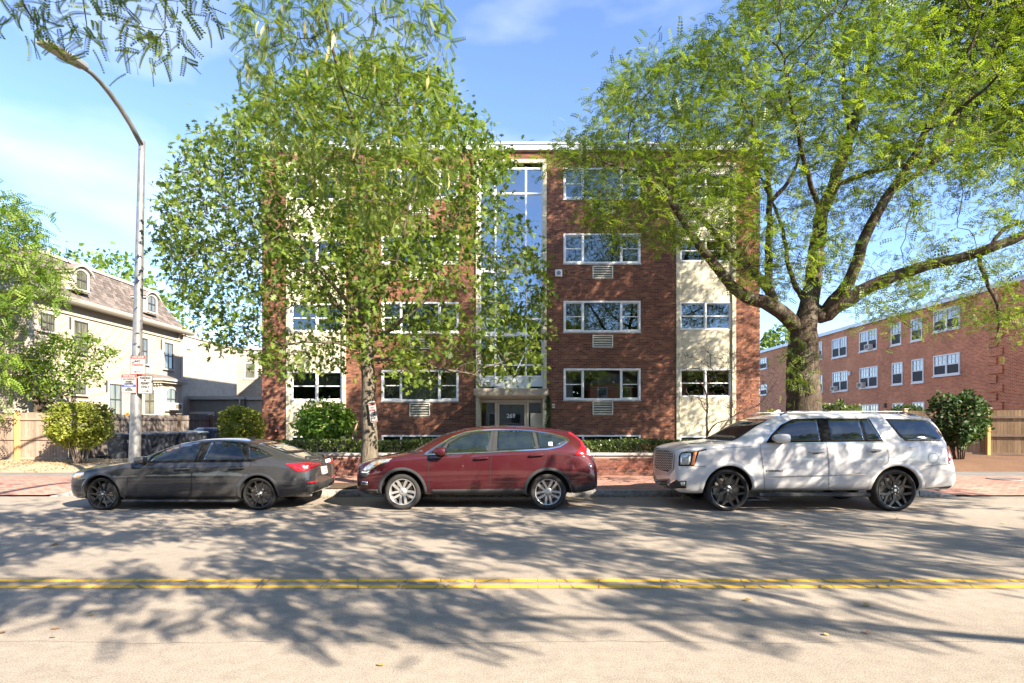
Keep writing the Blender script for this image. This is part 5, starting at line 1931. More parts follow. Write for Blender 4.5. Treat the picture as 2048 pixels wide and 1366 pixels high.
bins = [('dark grey wheeled bin at the near end of the row, beside the lamp post', 'bin', 'bin_lid', 21.9),
        ('second dark wheeled bin of the row, half hidden by the lamp post', 'bin', 'bin_lid', 22.8),
        ('third dark wheeled bin of the row, just right of the lamp post', 'bin', 'bin_lid', 23.6),
        ('fourth dark wheeled bin of the row behind the grey sedan', 'bin', 'bin_lid', 24.4),
        ('fifth dark wheeled bin of the row behind the grey sedan', 'bin', 'bin_lid', 25.2),
        ('sixth dark wheeled bin, left of the pale teal lidded one', 'bin', 'bin_lid', 26.0),
        ('wheeled bin with a pale teal lid among the dark ones', 'bin', 'bin_teal', 26.9),
        ('dark blue wheeled bin right of the pale teal lidded one', 'bin_blue', 'bin_blue', 28.0),
        ('last dark blue wheeled bin of the row, next to the red dumpster', 'bin_blue', 'bin_blue', 29.2)]
for i, (lb, b, l, y) in enumerate(bins):
    make_bin('wheeled_bin', lb, M[b], M[l], (-14.75 + random.uniform(-.06, .06) - (0.25 if i == 0 else 0) - max(0, i - 6) * 0.1, y, 0.10), math.pi / 2 + random.uniform(-.07, .07), s=1.05 + (0.12 if i >= 7 else 0))
# red dumpster
dp = thing('dumpster', 'red steel dumpster half hidden by the shrub at the brick corner', 'dumpster', (-15.6, 31.2, 0.1))
m = MB()
m.v = [(-16.2, 30.6, 0.2), (-14.9, 30.6, 0.2), (-14.9, 32.0, 0.2), (-16.2, 32.0, 0.2), (-16.35, 30.4, 1.15), (-14.75, 30.4, 1.15), (-14.75, 32.2, 1.15), (-16.35, 32.2, 1.15)]
m.f = [(0, 3, 2, 1), (0, 1, 5, 4), (1, 2, 6, 5), (2, 3, 7, 6), (3, 0, 4, 7), (4, 5, 6, 7)]
m.build('body', M['dumpster'], dp)
MB().box(-16.42, -14.68, 30.33, 30.40, 1.10, 1.22).box(-16.42, -16.35, 30.40, 32.2, 1.10, 1.22).box(-14.75, -14.68, 30.40, 32.2, 1.10, 1.22).build('rim', M['dumpster'], dp)
for x in (-15.9, -15.2):
    box('rib', x - 0.04, x + 0.04, 30.36, 30.46, 0.3, 1.09, M['dumpster'], dp)
for x in (-16.0, -15.1):
    MB().lathe([(0.0, -0.04), (0.09, -0.04), (0.1, 0.0), (0.09, 0.04), (0, 0.04)], (x, 30.8, 0.2), 'x', 14).build('caster', M['rubber'], dp)

# ================================================================ street lamp and signs
LX, LY = P(268, 900, 13.35).x, 13.35
lamp = thing('street_lamp', 'tall galvanised steel street lamp behind the grey sedan', 'street lamp', (LX, LY, 0.13))
topz = EYE - (282 - HY) * LY / F
xt = (284 - CX) * LY / F
m = MB()
n = 14
m.tube([(LX + (xt - LX) * i / n, LY, 0.12 + (topz - 0.12) * i / n) for i in range(n + 1)], [0.128 - 0.062 * i / n for i in range(n + 1)], 20)
m.build('pole', M['galv'], lamp, smooth=True)
MB().lathe([(0.0, 0.0), (0.24, 0.0), (0.24, 0.04), (0.16, 0.06), (0.15, 0.16), (0.13, 0.18)], (LX, LY, 0.13), 'z', 20).build('base', M['galv'], lamp)
MB().box(LX - 0.05, LX + 0.05, LY - 0.145, LY - 0.11, 0.5, 0.75).build('hand_hole_cover', M['galv'], lamp)
arm = []
for (px, py) in ((285, 290), (262, 250), (240, 215), (220, 187), (200, 163), (182, 145), (165, 134), (150, 127)):
    D = F * -xt / (CX - px)
    arm.append((xt, D, EYE - (py - HY) * D / F))
MB().tube([(xt, LY, topz - 0.12)] + arm[1:], [0.055] * 4 + [0.048] * 4, 12).build('arm', M['galv'], lamp, smooth=True)
MB().tube([(xt - 0.001, LY - 0.075, topz - 0.20), (xt - 0.001, LY - 0.02, topz - 0.20)], 0.03, 8).build('arm_clamp', M['galv'], lamp)
hA, hB = Vector(arm[-2]), P(85, 86, F * -xt / (CX - 85))
hB.x = xt
u = (hB - hA).normalized()
sd = Vector((1, 0, 0))
up_ = sd.cross(u).normalized()
if up_.z < 0: up_ = -up_
L = (hB - hA).length
def head_box(l0, l1, w0, w1, z0, z1, name, mat, parent, bevel=0.02):
    m = MB()
    c = []
    for (l, w) in ((l0, w0), (l1, w1)):
        for (s_, z) in ((-1, z0), (1, z0), (1, z1), (-1, z1)):
            c.append(hA + u * l + sd * s_ * w + up_ * z)
    m.v = [tuple(q) for q in c]
    m.f = [(0, 1, 2, 3), (7, 6, 5, 4), (0, 4, 5, 1), (1, 5, 6, 2), (2, 6, 7, 3), (3, 7, 4, 0)]
    return m.build(name, mat, parent, bevel=bevel)
hd_ = head_box(-0.05, L * 0.36, 0.10, 0.16, -0.03, 0.075, 'lamp_head', M['lamp_grey'], lamp)
head_box(L * 0.36 + 0.004, L, 0.16, 0.14, -0.005, 0.06, 'optic_housing', M['lamp_grey'], hd_)
head_box(L * 0.38, L * 0.97, 0.145, 0.125, -0.018, -0.006, 'lens', M['lamp_under'], hd_, 0.004)
pc_ = hA + u * (L * 0.30) + up_ * 0.077
MB().lathe([(0.045, 0.0), (0.045, 0.06), (0.03, 0.08), (0.0, 0.085)], tuple(pc_), 'z', 14).build('photocell', M['sign_blue'], hd_, smooth=True)
box('number_tag', LX - 0.10, LX - 0.015, LY - 0.150, LY - 0.146, 1.78, 1.86, M['orange_tag'], lamp)
text_mesh('L5', 0.075, 0.001, M['sign_black'], lamp, (LX - 0.057, LY - 0.153, 1.82), 'lettering')

def round_plate(cx, cz, w, h, y, r=0.025, rot=0.0):
    pts = []
    for (sx, sz, a0) in ((1, 1, 0), (-1, 1, 90), (-1, -1, 180), (1, -1, 270)):
        for k in range(4):
            a = R(a0 + 30 * k)
            pts.append((sx * (w / 2 - r) + r * math.cos(a), sz * (h / 2 - r) + r * math.sin(a)))
    c, s_ = math.cos(rot), math.sin(rot)
    return [(cx + x * c - z * s_, cz + x * s_ + z * c) for (x, z) in pts]
def sign(name, label, px0, px1, py0, py1, D, border, lines, blocks=(), arrow=None, rot=0.0, depth=0.004):
    c = P((px0 + px1) / 2, (py0 + py1) / 2, D)
    w, h = (px1 - px0) * D / F, (py1 - py0) * D / F
    t = thing(name, label, 'sign', (c.x, D, c.z), 'parking signs')
    MB().prism(round_plate(c.x, c.z, w, h, D, rot=rot), 'y', D, D + depth).build('plate', M['sign_metal'], t)
    MB().prism(round_plate(c.x, c.z, w - 0.004, h - 0.004, D, rot=rot), 'y', D - 0.002, D - 0.0005).build('border', M[border], t)
    MB().prism(round_plate(c.x, c.z, w - 0.026, h - 0.026, D, 0.018, rot), 'y', D - 0.004, D - 0.0025).build('face', M['sign_white'], t)
    cr, sr = math.cos(rot), math.sin(rot)
    def at(fx_, fz_):
        x, z = fx_ * w, fz_ * h
        return c.x + x * cr - z * sr, c.z + x * sr + z * cr
    for (x0, x1, z0, z1, mat) in blocks:
        q = [at(x0, z0), at(x1, z0), at(x1, z1), at(x0, z1)]
        MB().prism(q, 'y', D - 0.0055, D - 0.0045).build('band', M[mat], t)
    for (s, size, fz_, mat, sx) in lines:
        x, z = at(0, fz_)
        text_mesh(s, size * h, 0.0006, M[mat], t, (x, D - 0.0068, z), 'lettering', rot=(math.pi / 2, -rot, 0), sx=sx, bold=0.0025)
    if arrow:
        dr, fz_, mat = arrow
        q = [at(dr * a, fz_ + b) for (a, b) in ((-0.26, -0.012), (0.10, -0.012), (0.10, -0.045), (0.30, 0.0), (0.10, 0.045), (0.10, 0.012), (-0.26, 0.012))]
        MB().prism(q if dr > 0 else q[::-1], 'y', D - 0.0075, D - 0.0065).build('arrow', M[mat], t)
    for fz_ in (0.46, -0.46):
        x, z = at(0, fz_)
        MB().lathe([(0, -0.012), (0.008, -0.011), (0.009, -0.004)], (x, D, z), 'y', 8).build('bolt', M['nut'], t)
    return t
SY = LY - 0.135
sign('parking_sign', 'topmost sign on the lamp post, tow zone no parking with left arrow', 260.5, 291, 711, 749, SY, 'sign_red',
     [('TOW ZONE', 0.115, 0.405, 'sign_white', 1.0), ('NO', 0.17, 0.195, 'sign_black', 1.0), ('PARKING', 0.17, 0.005, 'sign_red', 0.78)],
     [(-0.46, 0.46, 0.33, 0.465, 'sign_red')], (-1, -0.36, 'sign_red'))
sign('parking_sign', 'lower left sign on the lamp post with a dark blue band', 242.5, 273.5, 748.5, 786.5, SY, 'sign_red',
     [('TOW ZONE', 0.115, 0.405, 'sign_white', 1.0), ('NO PARKING', 0.125, 0.235, 'sign_red', 0.82), ('STREET', 0.10, 0.10, 'sign_black', 1.0), ('CLEANING', 0.10, 0.005, 'sign_black', 0.95), ('1ST MONDAY', 0.085, -0.105, 'sign_white', 0.9), ('APRIL', 0.085, -0.24, 'sign_black', 1.0), ('DECEMBER', 0.085, -0.33, 'sign_black', 0.95)],
     [(-0.46, 0.46, 0.33, 0.465, 'sign_red'), (-0.46, 0.46, -0.17, -0.045, 'sign_blue')])
sign('parking_sign', 'lower right sign on the lamp post, parking by permit only', 275.5, 306, 751, 788, SY, 'sign_black',
     [('PARKING', 0.165, 0.36, 'sign_black', 0.82), ('BY', 0.10, 0.225, 'sign_black', 1.0), ('PERMIT', 0.175, 0.07, 'sign_black', 0.85), ('ONLY', 0.175, -0.115, 'sign_black', 0.95)],
     [], (1, -0.34, 'sign_black'))
sign('parking_sign', 'narrow tilted no parking sign nailed to the oak trunk', 738.5, 753, 803, 845, 13.75, 'sign_white',
     [('TOW ZONE', 0.075, 0.425, 'sign_black', 0.72), ('NO', 0.10, 0.20, 'sign_red', 1.0), ('PARKING', 0.085, 0.085, 'sign_red', 0.72), ('STREET', 0.06, -0.05, 'sign_black', 0.8), ('CLEANING', 0.06, -0.13, 'sign_black', 0.7)],
     [(-0.44, 0.44, 0.315, 0.375, 'sign_red'), (-0.44, 0.44, -0.47, -0.42, 'sign_red')], (1, -0.29, 'sign_black'), rot=R(7))
# ================================================================ trees
# ---- pin oak in front of the block
oak = thing('oak_tree', 'leafy oak street tree with a no parking sign between sedan and maroon SUV', 'tree', tuple(P(740, 968, 14.0)))
sk = Skeleton()
sk.limb([(741, 975, 14, .27), (740, 945, 14, .215), (738, 860, 14, .185), (737, 760, 14, .165), (733, 680, 14, .15), (727, 600, 14, .12), (722, 520, 14, .09), (720, 420, 14, .065), (715, 320, 14, .04), (705, 220, 14, .02)])
for L_ in ([(734, 670, 14, .075), (690, 625, 13.8, .065), (640, 570, 13.5, .055), (590, 530, 13.2, .045), (530, 470, 13, .03), (470, 420, 13, .02)],
           [(729, 640, 14, .07), (700, 560, 14.4, .058), (672, 500, 14.7, .045), (645, 440, 15, .03), (610, 380, 15.2, .02)],
           [(736, 690, 14, .07), (790, 650, 13.6, .06), (850, 600, 13.3, .05), (885, 530, 13.1, .04), (905, 460, 13, .03), (930, 390, 13, .02)],
           [(727, 620, 14, .06), (770, 560, 14.5, .05), (820, 500, 14.8, .04), (850, 430, 15, .03), (860, 350, 15, .02)],
           [(735, 700, 14, .05), (690, 690, 13.2, .04), (630, 680, 12.8, .03), (560, 690, 12.6, .02)],
           [(737, 718, 14, .05), (800, 720, 13.3, .04), (870, 735, 12.9, .03), (950, 750, 12.6, .02)],
           [(730, 650, 14, .06), (700, 610, 12.9, .05), (640, 540, 12.0, .035), (580, 470, 11.6, .02)],
           [(730, 640, 14, .06), (760, 590, 12.8, .05), (800, 500, 11.9, .035), (820, 400, 11.5, .02)]):
    sk.limb(L_)
OAK = [(300, 450), (335, 340), (385, 270), (440, 240), (490, 205), (560, 150), (660, 110), (780, 110), (880, 150), (965, 250), (1030, 325), (1005, 400), (1075, 470), (1105, 560), (1095, 660), (1085, 750), (1000, 775), (900, 745), (850, 780), (770, 730), (700, 715), (640, 740), (570, 780), (520, 735), (400, 670), (350, 590), (310, 520)]
def oak_keep(x, y):
    k = np.ones(len(x))
    k = np.where(y > 540, 0.50, k)
    k = np.where((y > 640), 0.38, k)
    k = np.where((x > 950) & (y > 360), k * 0.55, k)
    k = np.where((x < 430), k * 0.75, k)
    k = np.where((x > 760) & (x < 930) & (y > 590) & (y < 670), 0.15, k)
    k = np.where((x > 540) & (x < 700) & (y > 600) & (y < 800), k * 0.5, k)
    return k
A_ = crown_points(OAK, 4600, 14.0, 3.3, 690, 400, keep=oak_keep, clump=0.25)
sk.grow(A_, step=0.20, kill=0.30, iters=55, jitter=0.30).finish(0.0045)
sk.mesh('trunk', M['bark_oak'], oak)
tp = sk.tips(5)
leaves_on(sk, tp, 11, 0.16, 0.148, T_oak(), M['leaf_oak'], oak, upj=0.75, droop=0.3)
print('OAK', len(sk.p), len(tp))

# ---- big honey locust on the right
loc = thing('honey_locust', 'big spreading honey locust rising behind the white SUV', 'tree', tuple(P(1607, 968, 14.0)))
sk = Skeleton()
sk.limb([(1612, 985, 14, .56), (1610, 950, 14, .46), (1608, 860, 14, .415), (1606, 770, 14, .385), (1606, 700, 14, .375), (1612, 655, 14, .28), (1620, 600, 14, .21), (1634, 500, 14.1, .18), (1645, 420, 14.3, .15), (1675, 350, 14.6, .14), (1698, 280, 15, .13), (1720, 200, 15.3, .09), (1745, 100, 15.5, .05)])
ZL = lambda x, y: (1100 + x * 0.5856, y * 0.5856)
for L_ in ([((835, 1110), 14, .25), ((760, 1040), 13.7, .22), ((640, 1005), 13.3, .17), ((560, 900), 13.0, .14), ((500, 830), 12.8, .115), ((420, 690), 12.6, .085), ((330, 600), 12.5, .06), ((200, 560), 12.4, .03)],
           [((770, 1050), 13.8, .16), ((740, 965), 13.9, .15), ((680, 920), 14.2, .125), ((620, 850), 14.5, .105), ((545, 780), 14.8, .09), ((480, 700), 15.0, .07), ((400, 640), 15.3, .05), ((300, 500), 15.6, .025)],
           [((745, 965), 13.9, .13), ((748, 860), 14.2, .115), ((752, 700), 14.5, .095), ((745, 580), 14.8, .075), ((700, 450), 15, .05), ((640, 300), 15.2, .03)],
           [((752, 690), 14.5, .08), ((800, 640), 14.6, .07), ((850, 560), 14.8, .05), ((870, 420), 15, .03)],
           [((935, 1080), 14, .25), ((960, 1030), 13.8, .21), ((1030, 965), 13.4, .18), ((1060, 840), 13.1, .16), ((1120, 720), 12.8, .14), ((1210, 590), 12.5, .115), ((1290, 440), 12.2, .095), ((1390, 270), 12.0, .07), ((1450, 130), 11.8, .04), ((1500, 0), 11.6, .02)],
           [((945, 1075), 14, .24), ((1060, 990), 13.6, .20), ((1200, 930), 13.2, .17), ((1400, 880), 12.6, .145), ((1530, 840), 12.2, .13), ((1640, 790), 12.0, .11), ((1780, 730), 11.8, .08)],
           [((1465, 865), 12.4, .06), ((1480, 950), 12.3, .055), ((1530, 1040), 12.3, .045), ((1550, 1090), 12.3, .035), ((1525, 1150), 12.3, .02)],
           [((1500, 850), 12.3, .06), ((1545, 775), 12.2, .05), ((1640, 750), 12.0, .04)],
           [((1170, 650), 12.6, .08), ((1300, 560), 12.8, .065), ((1480, 470), 13.0, .05), ((1640, 400), 13.2, .03)],
           [((960, 640), 14.2, .10), ((1080, 590), 14.6, .08), ((1220, 560), 15.0, .06), ((1400, 480), 15.4, .04), ((1560, 330), 15.6, .02)],
           [((1290, 440), 12.2, .07), ((1400, 380), 11.4, .05), ((1530, 260), 10.8, .03)],
           [((930, 740), 14.1, .09), ((880, 600), 12.9, .07), ((840, 420), 12.0, .05), ((800, 240), 11.5, .03)],
           [((1030, 480), 14.6, .08), ((1000, 300), 14.4, .06), ((1010, 150), 14.2, .03)],
           [((880, 1060), 13.9, .11), ((820, 930), 15.2, .08), ((790, 760), 16.4, .06), ((700, 560), 17.2, .03)]):
    sk.limb([(*ZL(*q[0]), q[1], q[2] * 0.76) for q in L_])
LOC = [(1085, 320), (1135, 255), (1185, 230), (1230, 130), (1300, 100), (1390, 75), (1470, 25), (1520, -120), (1560, -260), (1750, -420), (2050, -420), (2300, -260), (2300, 600), (2120, 640), (2040, 690), (1960, 650), (1900, 640), (1830, 660), (1740, 640), (1690, 590), (1560, 590), (1500, 580), (1440, 500), (1330, 500), (1240, 480), (1140, 470), (1190, 400), (1130, 350)]
def loc_keep(x, y):
    k = np.ones(len(x))
    k = np.where((x > 1480) & (y > 330), 0.75, k)
    k = np.where((x > 1480) & (y > 430), 0.36, k)
    k = np.where((x > 1690) & (y > 360) & (y < 580), 0.16, k)
    k = np.where((x < 1480) & (y > 440), 0.45, k)
    k = np.where((y < -40), 0.75, k)
    k = np.where((x > 1500) & (x < 1720) & (y > 330), 0.25, k)
    return k
A_ = crown_points(LOC, 6800, 14.0, 4.2, 1680, 640, keep=loc_keep, clump=0.36, cs=1.0)
sk.grow(A_, step=0.24, kill=0.34, iters=60, jitter=0.32).finish(0.0045)
sk.mesh('trunk', M['bark_locust'], loc)
tp = sk.tips(5)
FR = T_frond(5, 0.32, 0.090, 0.22)
leaves_on(sk, tp, 14, 0.19, 0.170, FR, M['leaf_locust'], loc, upj=0.45, droop=0.2, outj=0.85, flatz=0.55)
print('LOC', len(sk.p), len(tp))
# crown mass added mostly out of the picture to shade the brick front
sk3 = Skeleton()
sk3.limb([(P(1860, 330, 12.2), .09), (V((12.0, 13.6, 11.5)), .06), (V((13.4, 14.2, 15.0)), .02)], step=0.4)
sk3.limb([(V((11.5, 13.4, 10.5)), .06), (V((14.0, 13.8, 11.0)), .03), (V((15.4, 14.2, 11.5)), .015)], step=0.4)
A_ = np.concatenate([ell_points((13.2, 14.0, 11.6), (2.7, 2.6, 3.4), 800, 0.1), ell_points((13.0, 14.0, 17.0), (2.9, 2.8, 3.4), 700, 0.1)])
sk3.grow(A_, step=0.35, kill=0.42, iters=50, jitter=0.3).finish(0.007)
sk3.mesh('limbs', M['bark_locust'], loc)
leaves_on(sk3, sk3.tips(5), 9, 0.24, 0.30, T_frond(5, 0.34, 0.11), M['leaf_locust'], loc, upj=0.5, droop=0.2, flatz=0.6)
n = 120
pp = np.array([tuple(P(1600 + random.gauss(-8, 22), 725 + random.gauss(0, 45), 13.58 + random.uniform(-.05, .12))) for _ in range(n)])
leaf_mesh('trunk_sprouts', pp, RNG.normal(size=(n, 3)) * 0.5 + np.array((0, -0.5, -0.5)), RNG.normal(size=(n, 3)) * 0.5 + np.array((0, -0.6, 0.6)), 0.13 + 0.09 * RNG.random(n), FR, M['leaf_locust'], loc)

# ---- honey locust on the near side of the street: only its hanging twigs reach into the picture
nl = thing('honey_locust', 'drooping honey locust branches with seed pods hanging in from the top edge', 'tree', (-2.5, -4.5, 0.1))
sk = Skeleton()

sk.limb([(V((-2.5, -4.5, 0.0)), .30), (V((-2.5, -4.5, 2.5)), .25), (V((-2.3, -4.2, 4.8)), .22), (V((-2.0, -3.2, 6.6)), .17)])
sk.limb([(V((-2.0, -3.2, 6.6)), .15), (V((-1.9, -1, 7.6)), .12), (V((-2.0, 2, 8.2)), .09), (V((-2.1, 5, 7.8)), .06), (V((-2.15, 6.5, 7.2)), .035), tuple([P(648, -40, 6.8), .025]), tuple([P(652, 60, 6.8), .02]), tuple([P(660, 120, 6.8), .017]), tuple([P(690, 180, 6.85), .012]), tuple([P(720, 300, 6.9), .008]), tuple([P(735, 400, 6.9), .005])])
sk.limb([(V((-2.0, 2, 8.2)), .05), (V((-2.6, 3, 6.6)), .03), tuple([P(330, -60, 4.3), .016]), tuple([P(345, 0, 4.2), .008]), tuple([P(330, 60, 4.2), .004])])
sk.limb([(V((-2.6, 3, 6.6)), .03), (V((-3.6, 3.6, 5.6)), .02), tuple([P(20, -50, 4.3), .010]), tuple([P(45, 20, 4.3), .006]), tuple([P(85, 70, 4.3), .003])])
sk.limb([(V((-2.9, 3.2, 6.3)), .02), tuple([P(160, -60, 4.4), .010]), tuple([P(160, 0, 4.4), .006]), tuple([P(175, 60, 4.4), .003])])
sk.limb([tuple([P(690, 180, 6.85), .010]), tuple([P(760, 215, 6.8), .006]), tuple([P(830, 210, 6.8), .004])])
sk.limb([tuple([P(652, 60, 6.8), .010]), tuple([P(600, 100, 6.7), .006]), tuple([P(560, 60, 6.7), .004])])
HANG = [(450, -40), (880, -40), (895, 90), (880, 200), (900, 330), (850, 430), (760, 470), (660, 420), (600, 330), (540, 240), (470, 130)]
A_ = crown_points(HANG, 520, 6.8, 0.7, 670, 260, clump=0.3, cs=2.0)
for (po, D0, k_) in (([(0, -20), (110, -20), (100, 40), (95, 105), (60, 60), (10, 30)], 4.3, 26), ([(120, -20), (200, -20), (195, 40), (190, 92), (150, 70), (120, 50)], 4.4, 24), ([(225, -20), (330, -20), (425, -20), (400, 60), (340, 40), (360, 115), (310, 110), (280, 150), (260, 90), (235, 40)], 4.2, 60)):
    A_ = np.concatenate([A_, crown_points(po, k_, D0, 0.15, sum(p[0] for p in po) / len(po), 120)])
sk.grow(A_, step=0.09, kill=0.12, iters=30, jitter=0.25).finish(0.0022)
hang_tips = sk.tips(4)
over = np.array([i for i in hang_tips if sk.p[i][1] <= 3.4])
hang_tips = np.array([i for i in hang_tips if sk.p[i][1] > 3.4])
sk.mesh('trunk', M['bark_locust'], nl)
sk2 = Skeleton()
sk2.limb([(V((-2.0, -3.2, 6.6)), .12), (V((-3.0, -2.5, 8.2)), .08), (V((-4.0, -2.2, 9.5)), .04)])
for k in range(6):
    sk2.limb([(V((-2.3, -3.0, 7.2)), .07), (V((-3.2 + 4.5 * math.cos(k * 1.05), -2.2 + 2.8 * math.sin(k * 1.05), 9.0)), .03)], step=0.4)
def in_view(p):
    return (p[:, 1] > 0) & (np.abs(p[:, 0]) < 0.96 * p[:, 1] + 0.3) & (p[:, 2] < EYE + 0.79 * p[:, 1] + 0.2)
A_ = ell_points((-3.4, -1.6, 9.4), (6.8, 4.6, 2.6), 1000, 0.2)
f_ = np.sin(A_ @ np.array((1.2, 0.5, 0.4))) + np.sin(A_ @ np.array((-0.6, 1.5, 0.3)) + 2) + np.sin(A_ @ np.array((0.8, -1.1, 0.5)))
A_ = A_[f_ > -0.3]
sk2.grow(A_[~in_view(A_)], step=0.4, kill=0.5, iters=40, jitter=0.3).finish(0.008)
sk2.mesh('limbs', M['bark_locust'], nl)
leaves_on(sk2, sk2.tips(5), 4, 0.22, 0.30, T_frond(6, 0.30, 0.09), M['leaf_locust'], nl, upj=0.5, droop=0.2, cull=lambda p: ~in_view(p))
FRN = T_frond(10, 0.18, 0.050, 0.25, True)
leaves_on(sk, hang_tips, 5, 0.06, 0.155, FRN, M['leaf_locust'], nl, upj=0.6, droop=0.3, outj=0.75)
# flat twisted seed pods
pt = np.array([i for i in hang_tips if sk.p[i][1] > 6])
pt = RNG.choice(pt, min(80, len(pt)), replace=False)
pod_v, pod_f = [], []
for k in range(7):
    t_ = k / 6
    w_ = 0.07 * math.sin(math.pi * (0.06 + 0.88 * t_))
    a_ = 1.2 * math.sin(t_ * 3)
    pod_v += [(-w_ * math.cos(a_) + 0.10 * math.sin(t_ * 3), t_, -w_ * math.sin(a_)), (w_ * math.cos(a_) + 0.10 * math.sin(t_ * 3), t_, w_ * math.sin(a_))]
    if k: pod_f.append([2 * k - 2, 2 * k - 1, 2 * k + 1, 2 * k])
pp = np.array(sk.p)[pt]
sp_ = leaf_mesh('seed_pods', pp, RNG.normal(size=(len(pp), 3)) * 0.18 + np.array((0, 0, -1)), RNG.normal(size=(len(pp), 3)), 0.16 + 0.10 * RNG.random(len(pp)), (np.array(pod_v), pod_f), M['pod'], nl)
sp_['kind'] = 'stuff'

# ---- locusts on the near pavement, right of the camera: they cast the dappled shade on the road
def shade_tree(label, base, shade, nA, z0, z1, seed, solid=None):
    """crown that spreads where its shadow falls on the road outline `shade` (photo pixels)"""
    q = rnd_poly(shade, nA * 3)
    D = F * EYE / (q[:, 1] - HY)
    q = q[RNG.random(len(q)) < (D / D.max()) ** 2.2]      # even density over the ground
    D = F * EYE / (q[:, 1] - HY)
    G = np.stack([(q[:, 0] - CX) * D / F, D, np.zeros(len(q))], 1)
    z = z0 + (z1 - z0) * RNG.random(len(q))
    A = G + np.array(SUN_DIR)[None] * (z / SUN_DIR.z)[:, None]
    f = np.sin(G @ np.array((1.7, 0.6, 0)) + seed) + np.sin(G @ np.array((-0.9, 2.3, 0)) + 2 * seed) + np.sin(G @ np.array((0.8, -1.7, 0)) + 1) + 0.9 * np.sin(G @ np.array((4.1, 2.0, 0))) + 0.9 * np.sin(G @ np.array((-2.6, 5.2, 0)) + seed)
    A = A[f > 0.10]
    A = A[~in_view(A)][:nA]
    if solid is not None:                       # dense crown patch added to shade the white SUV
        q = rnd_poly(solid, 420)
        D = F * EYE / (q[:, 1] - HY)
        z = z0 + (z1 - z0) * RNG.random(len(q))
        A = np.concatenate([A, np.stack([(q[:, 0] - CX) * D / F, D, np.zeros(len(q))], 1) + np.array(SUN_DIR)[None] * (z / SUN_DIR.z)[:, None]])
    t = thing('honey_locust', label, 'tree', base, 'honey locusts on the near pavement')
    s = Skeleton()
    b = Vector(base)
    s.limb([(b, .30), (b + V((0, 0, 2.4)), .25), (b + V((0.1, 0.2, 4.6)), .21)])
    k_ = A[RNG.choice(len(A), 9, replace=False)]
    for e in k_:
        e = Vector(e)
        s.limb([(b + V((0.1, 0.2, 4.4)), .05), ((b + V((0, 0, 5))) * 0.5 + e * 0.5 + V((0, 0, 0.7)), .028), (e, .014)], step=0.4)
    s.grow(A, step=0.35, kill=0.45, iters=50, jitter=0.3).finish(0.008)
    s.mesh('trunk', M['bark_locust'], t)
    leaves_on(s, s.tips(5), 8, 0.15, 0.27, T_frond(6, 0.30, 0.10), M['leaf_locust'], t, upj=0.6, droop=0.3, cull=lambda p: ~in_view(p) & (p[:, 1] - SUN_DIR.y / SUN_DIR.z * p[:, 2] > 4.35 + 0.35 * np.sin(p[:, 0] * 1.9)))
shade_tree('honey locust standing on the near pavement right of the viewer', (13.5, -2.6, 0.1),
           [(-300, 1010), (1250, 1010), (1100, 1060), (1060, 1120), (1200, 1160), (1260, 1200), (1350, 1240), (1260, 1310), (1150, 1262), (1000, 1262), (880, 1322), (840, 1290), (700, 1290), (560, 1262), (400, 1250), (260, 1292), (120, 1250), (0, 1262), (-300, 1250)], 2300, 5.2, 7.2, 1.3)
shade_tree('second honey locust farther along the near pavement on the right', (20.5, -2.4, 0.1),
           [(700, 1048), (1240, 1040), (2300, 1036), (2200, 1090), (2000, 1130), (1700, 1180), (1560, 1205), (1650, 1240), (1800, 1272), (1640, 1268), (1500, 1232), (1350, 1240), (1260, 1200), (1100, 1120), (1000, 1090)], 1700, 5.6, 7.8, 4.1, [(1080, 1026), (1890, 1030), (1960, 1000), (1900, 984), (1060, 988)])

# ---- tall trees on the far side of the near pavement: seen only in glass and paint reflections
def back_tree(label, base, c, r_, n):
    t = thing('street_tree', label, 'tree', base, 'tall trees across the street')
    b, c = Vector(base), Vector(c)
    MB().tube([b, b * .5 + c * .5, c], [.35, .25, .1], 8).build('trunk', M['bark_oak'], t, smooth=True)
    p = ell_points(c, r_, n, 0.55)
    d = RNG.normal(size=(n, 3))
    leaf_mesh('crown', p, d, RNG.normal(size=(n, 3)) + np.array((0, 0, 1)), 0.55 + 0.5 * RNG.random(n), T_ell(0.36), M['leaf_oak'], t)
for i_, (x_, h_) in enumerate(((-31, 12), (-19, 15), (-8, 11), (4, 15.5), (15, 12.5), (27, 14))):
    back_tree(['tall tree across the street at the far left end', 'tall tree across the street, second from its left end', 'lower tree across the street behind the viewer on the left', 'tallest tree across the street behind the viewer', 'tree across the street behind the viewer on the right', 'tall tree across the street at the far right end'][i_],
              (x_, -27.0, 0.0), (x_, -27.0, h_ * 0.54), (7.0, 4.5, h_ * 0.44), 4200)

# ---- feathery tree at the left edge
lt = thing('locust_tree', 'bright green feathery tree overhanging the left fence', 'tree', (-21.5, 19.9, 0.2))
sk = Skeleton()
sk.limb([(V((-21.5, 19.9, 0.0)), .16), (V((-21.4, 20.0, 2.6)), .13), (V((-20.8, 20.1, 5.2)), .10), (V((-19.8, 20.2, 7.4)), .05)])
sk.limb([(V((-21.4, 20.0, 2.6)), .08), (V((-19.6, 20.0, 3.6)), .05), (V((-18.0, 20.0, 3.9)), .02)])
sk.limb([(V((-21.2, 20.0, 4.2)), .08), (V((-19.0, 20.2, 5.2)), .05), (V((-17.4, 20.3, 5.5)), .02)])
LT = [(-260, 440), (-40, 395), (45, 405), (95, 440), (90, 480), (130, 540), (128, 600), (70, 620), (30, 660), (60, 690), (10, 760), (0, 830), (-260, 830)]
A_ = crown_points(LT, 1100, 20.2, 1.2, -60, 240, clump=0.3)
sk.grow(A_, step=0.22, kill=0.30, iters=40).finish(0.005)
sk.mesh('trunk', M['bark_locust'], lt)
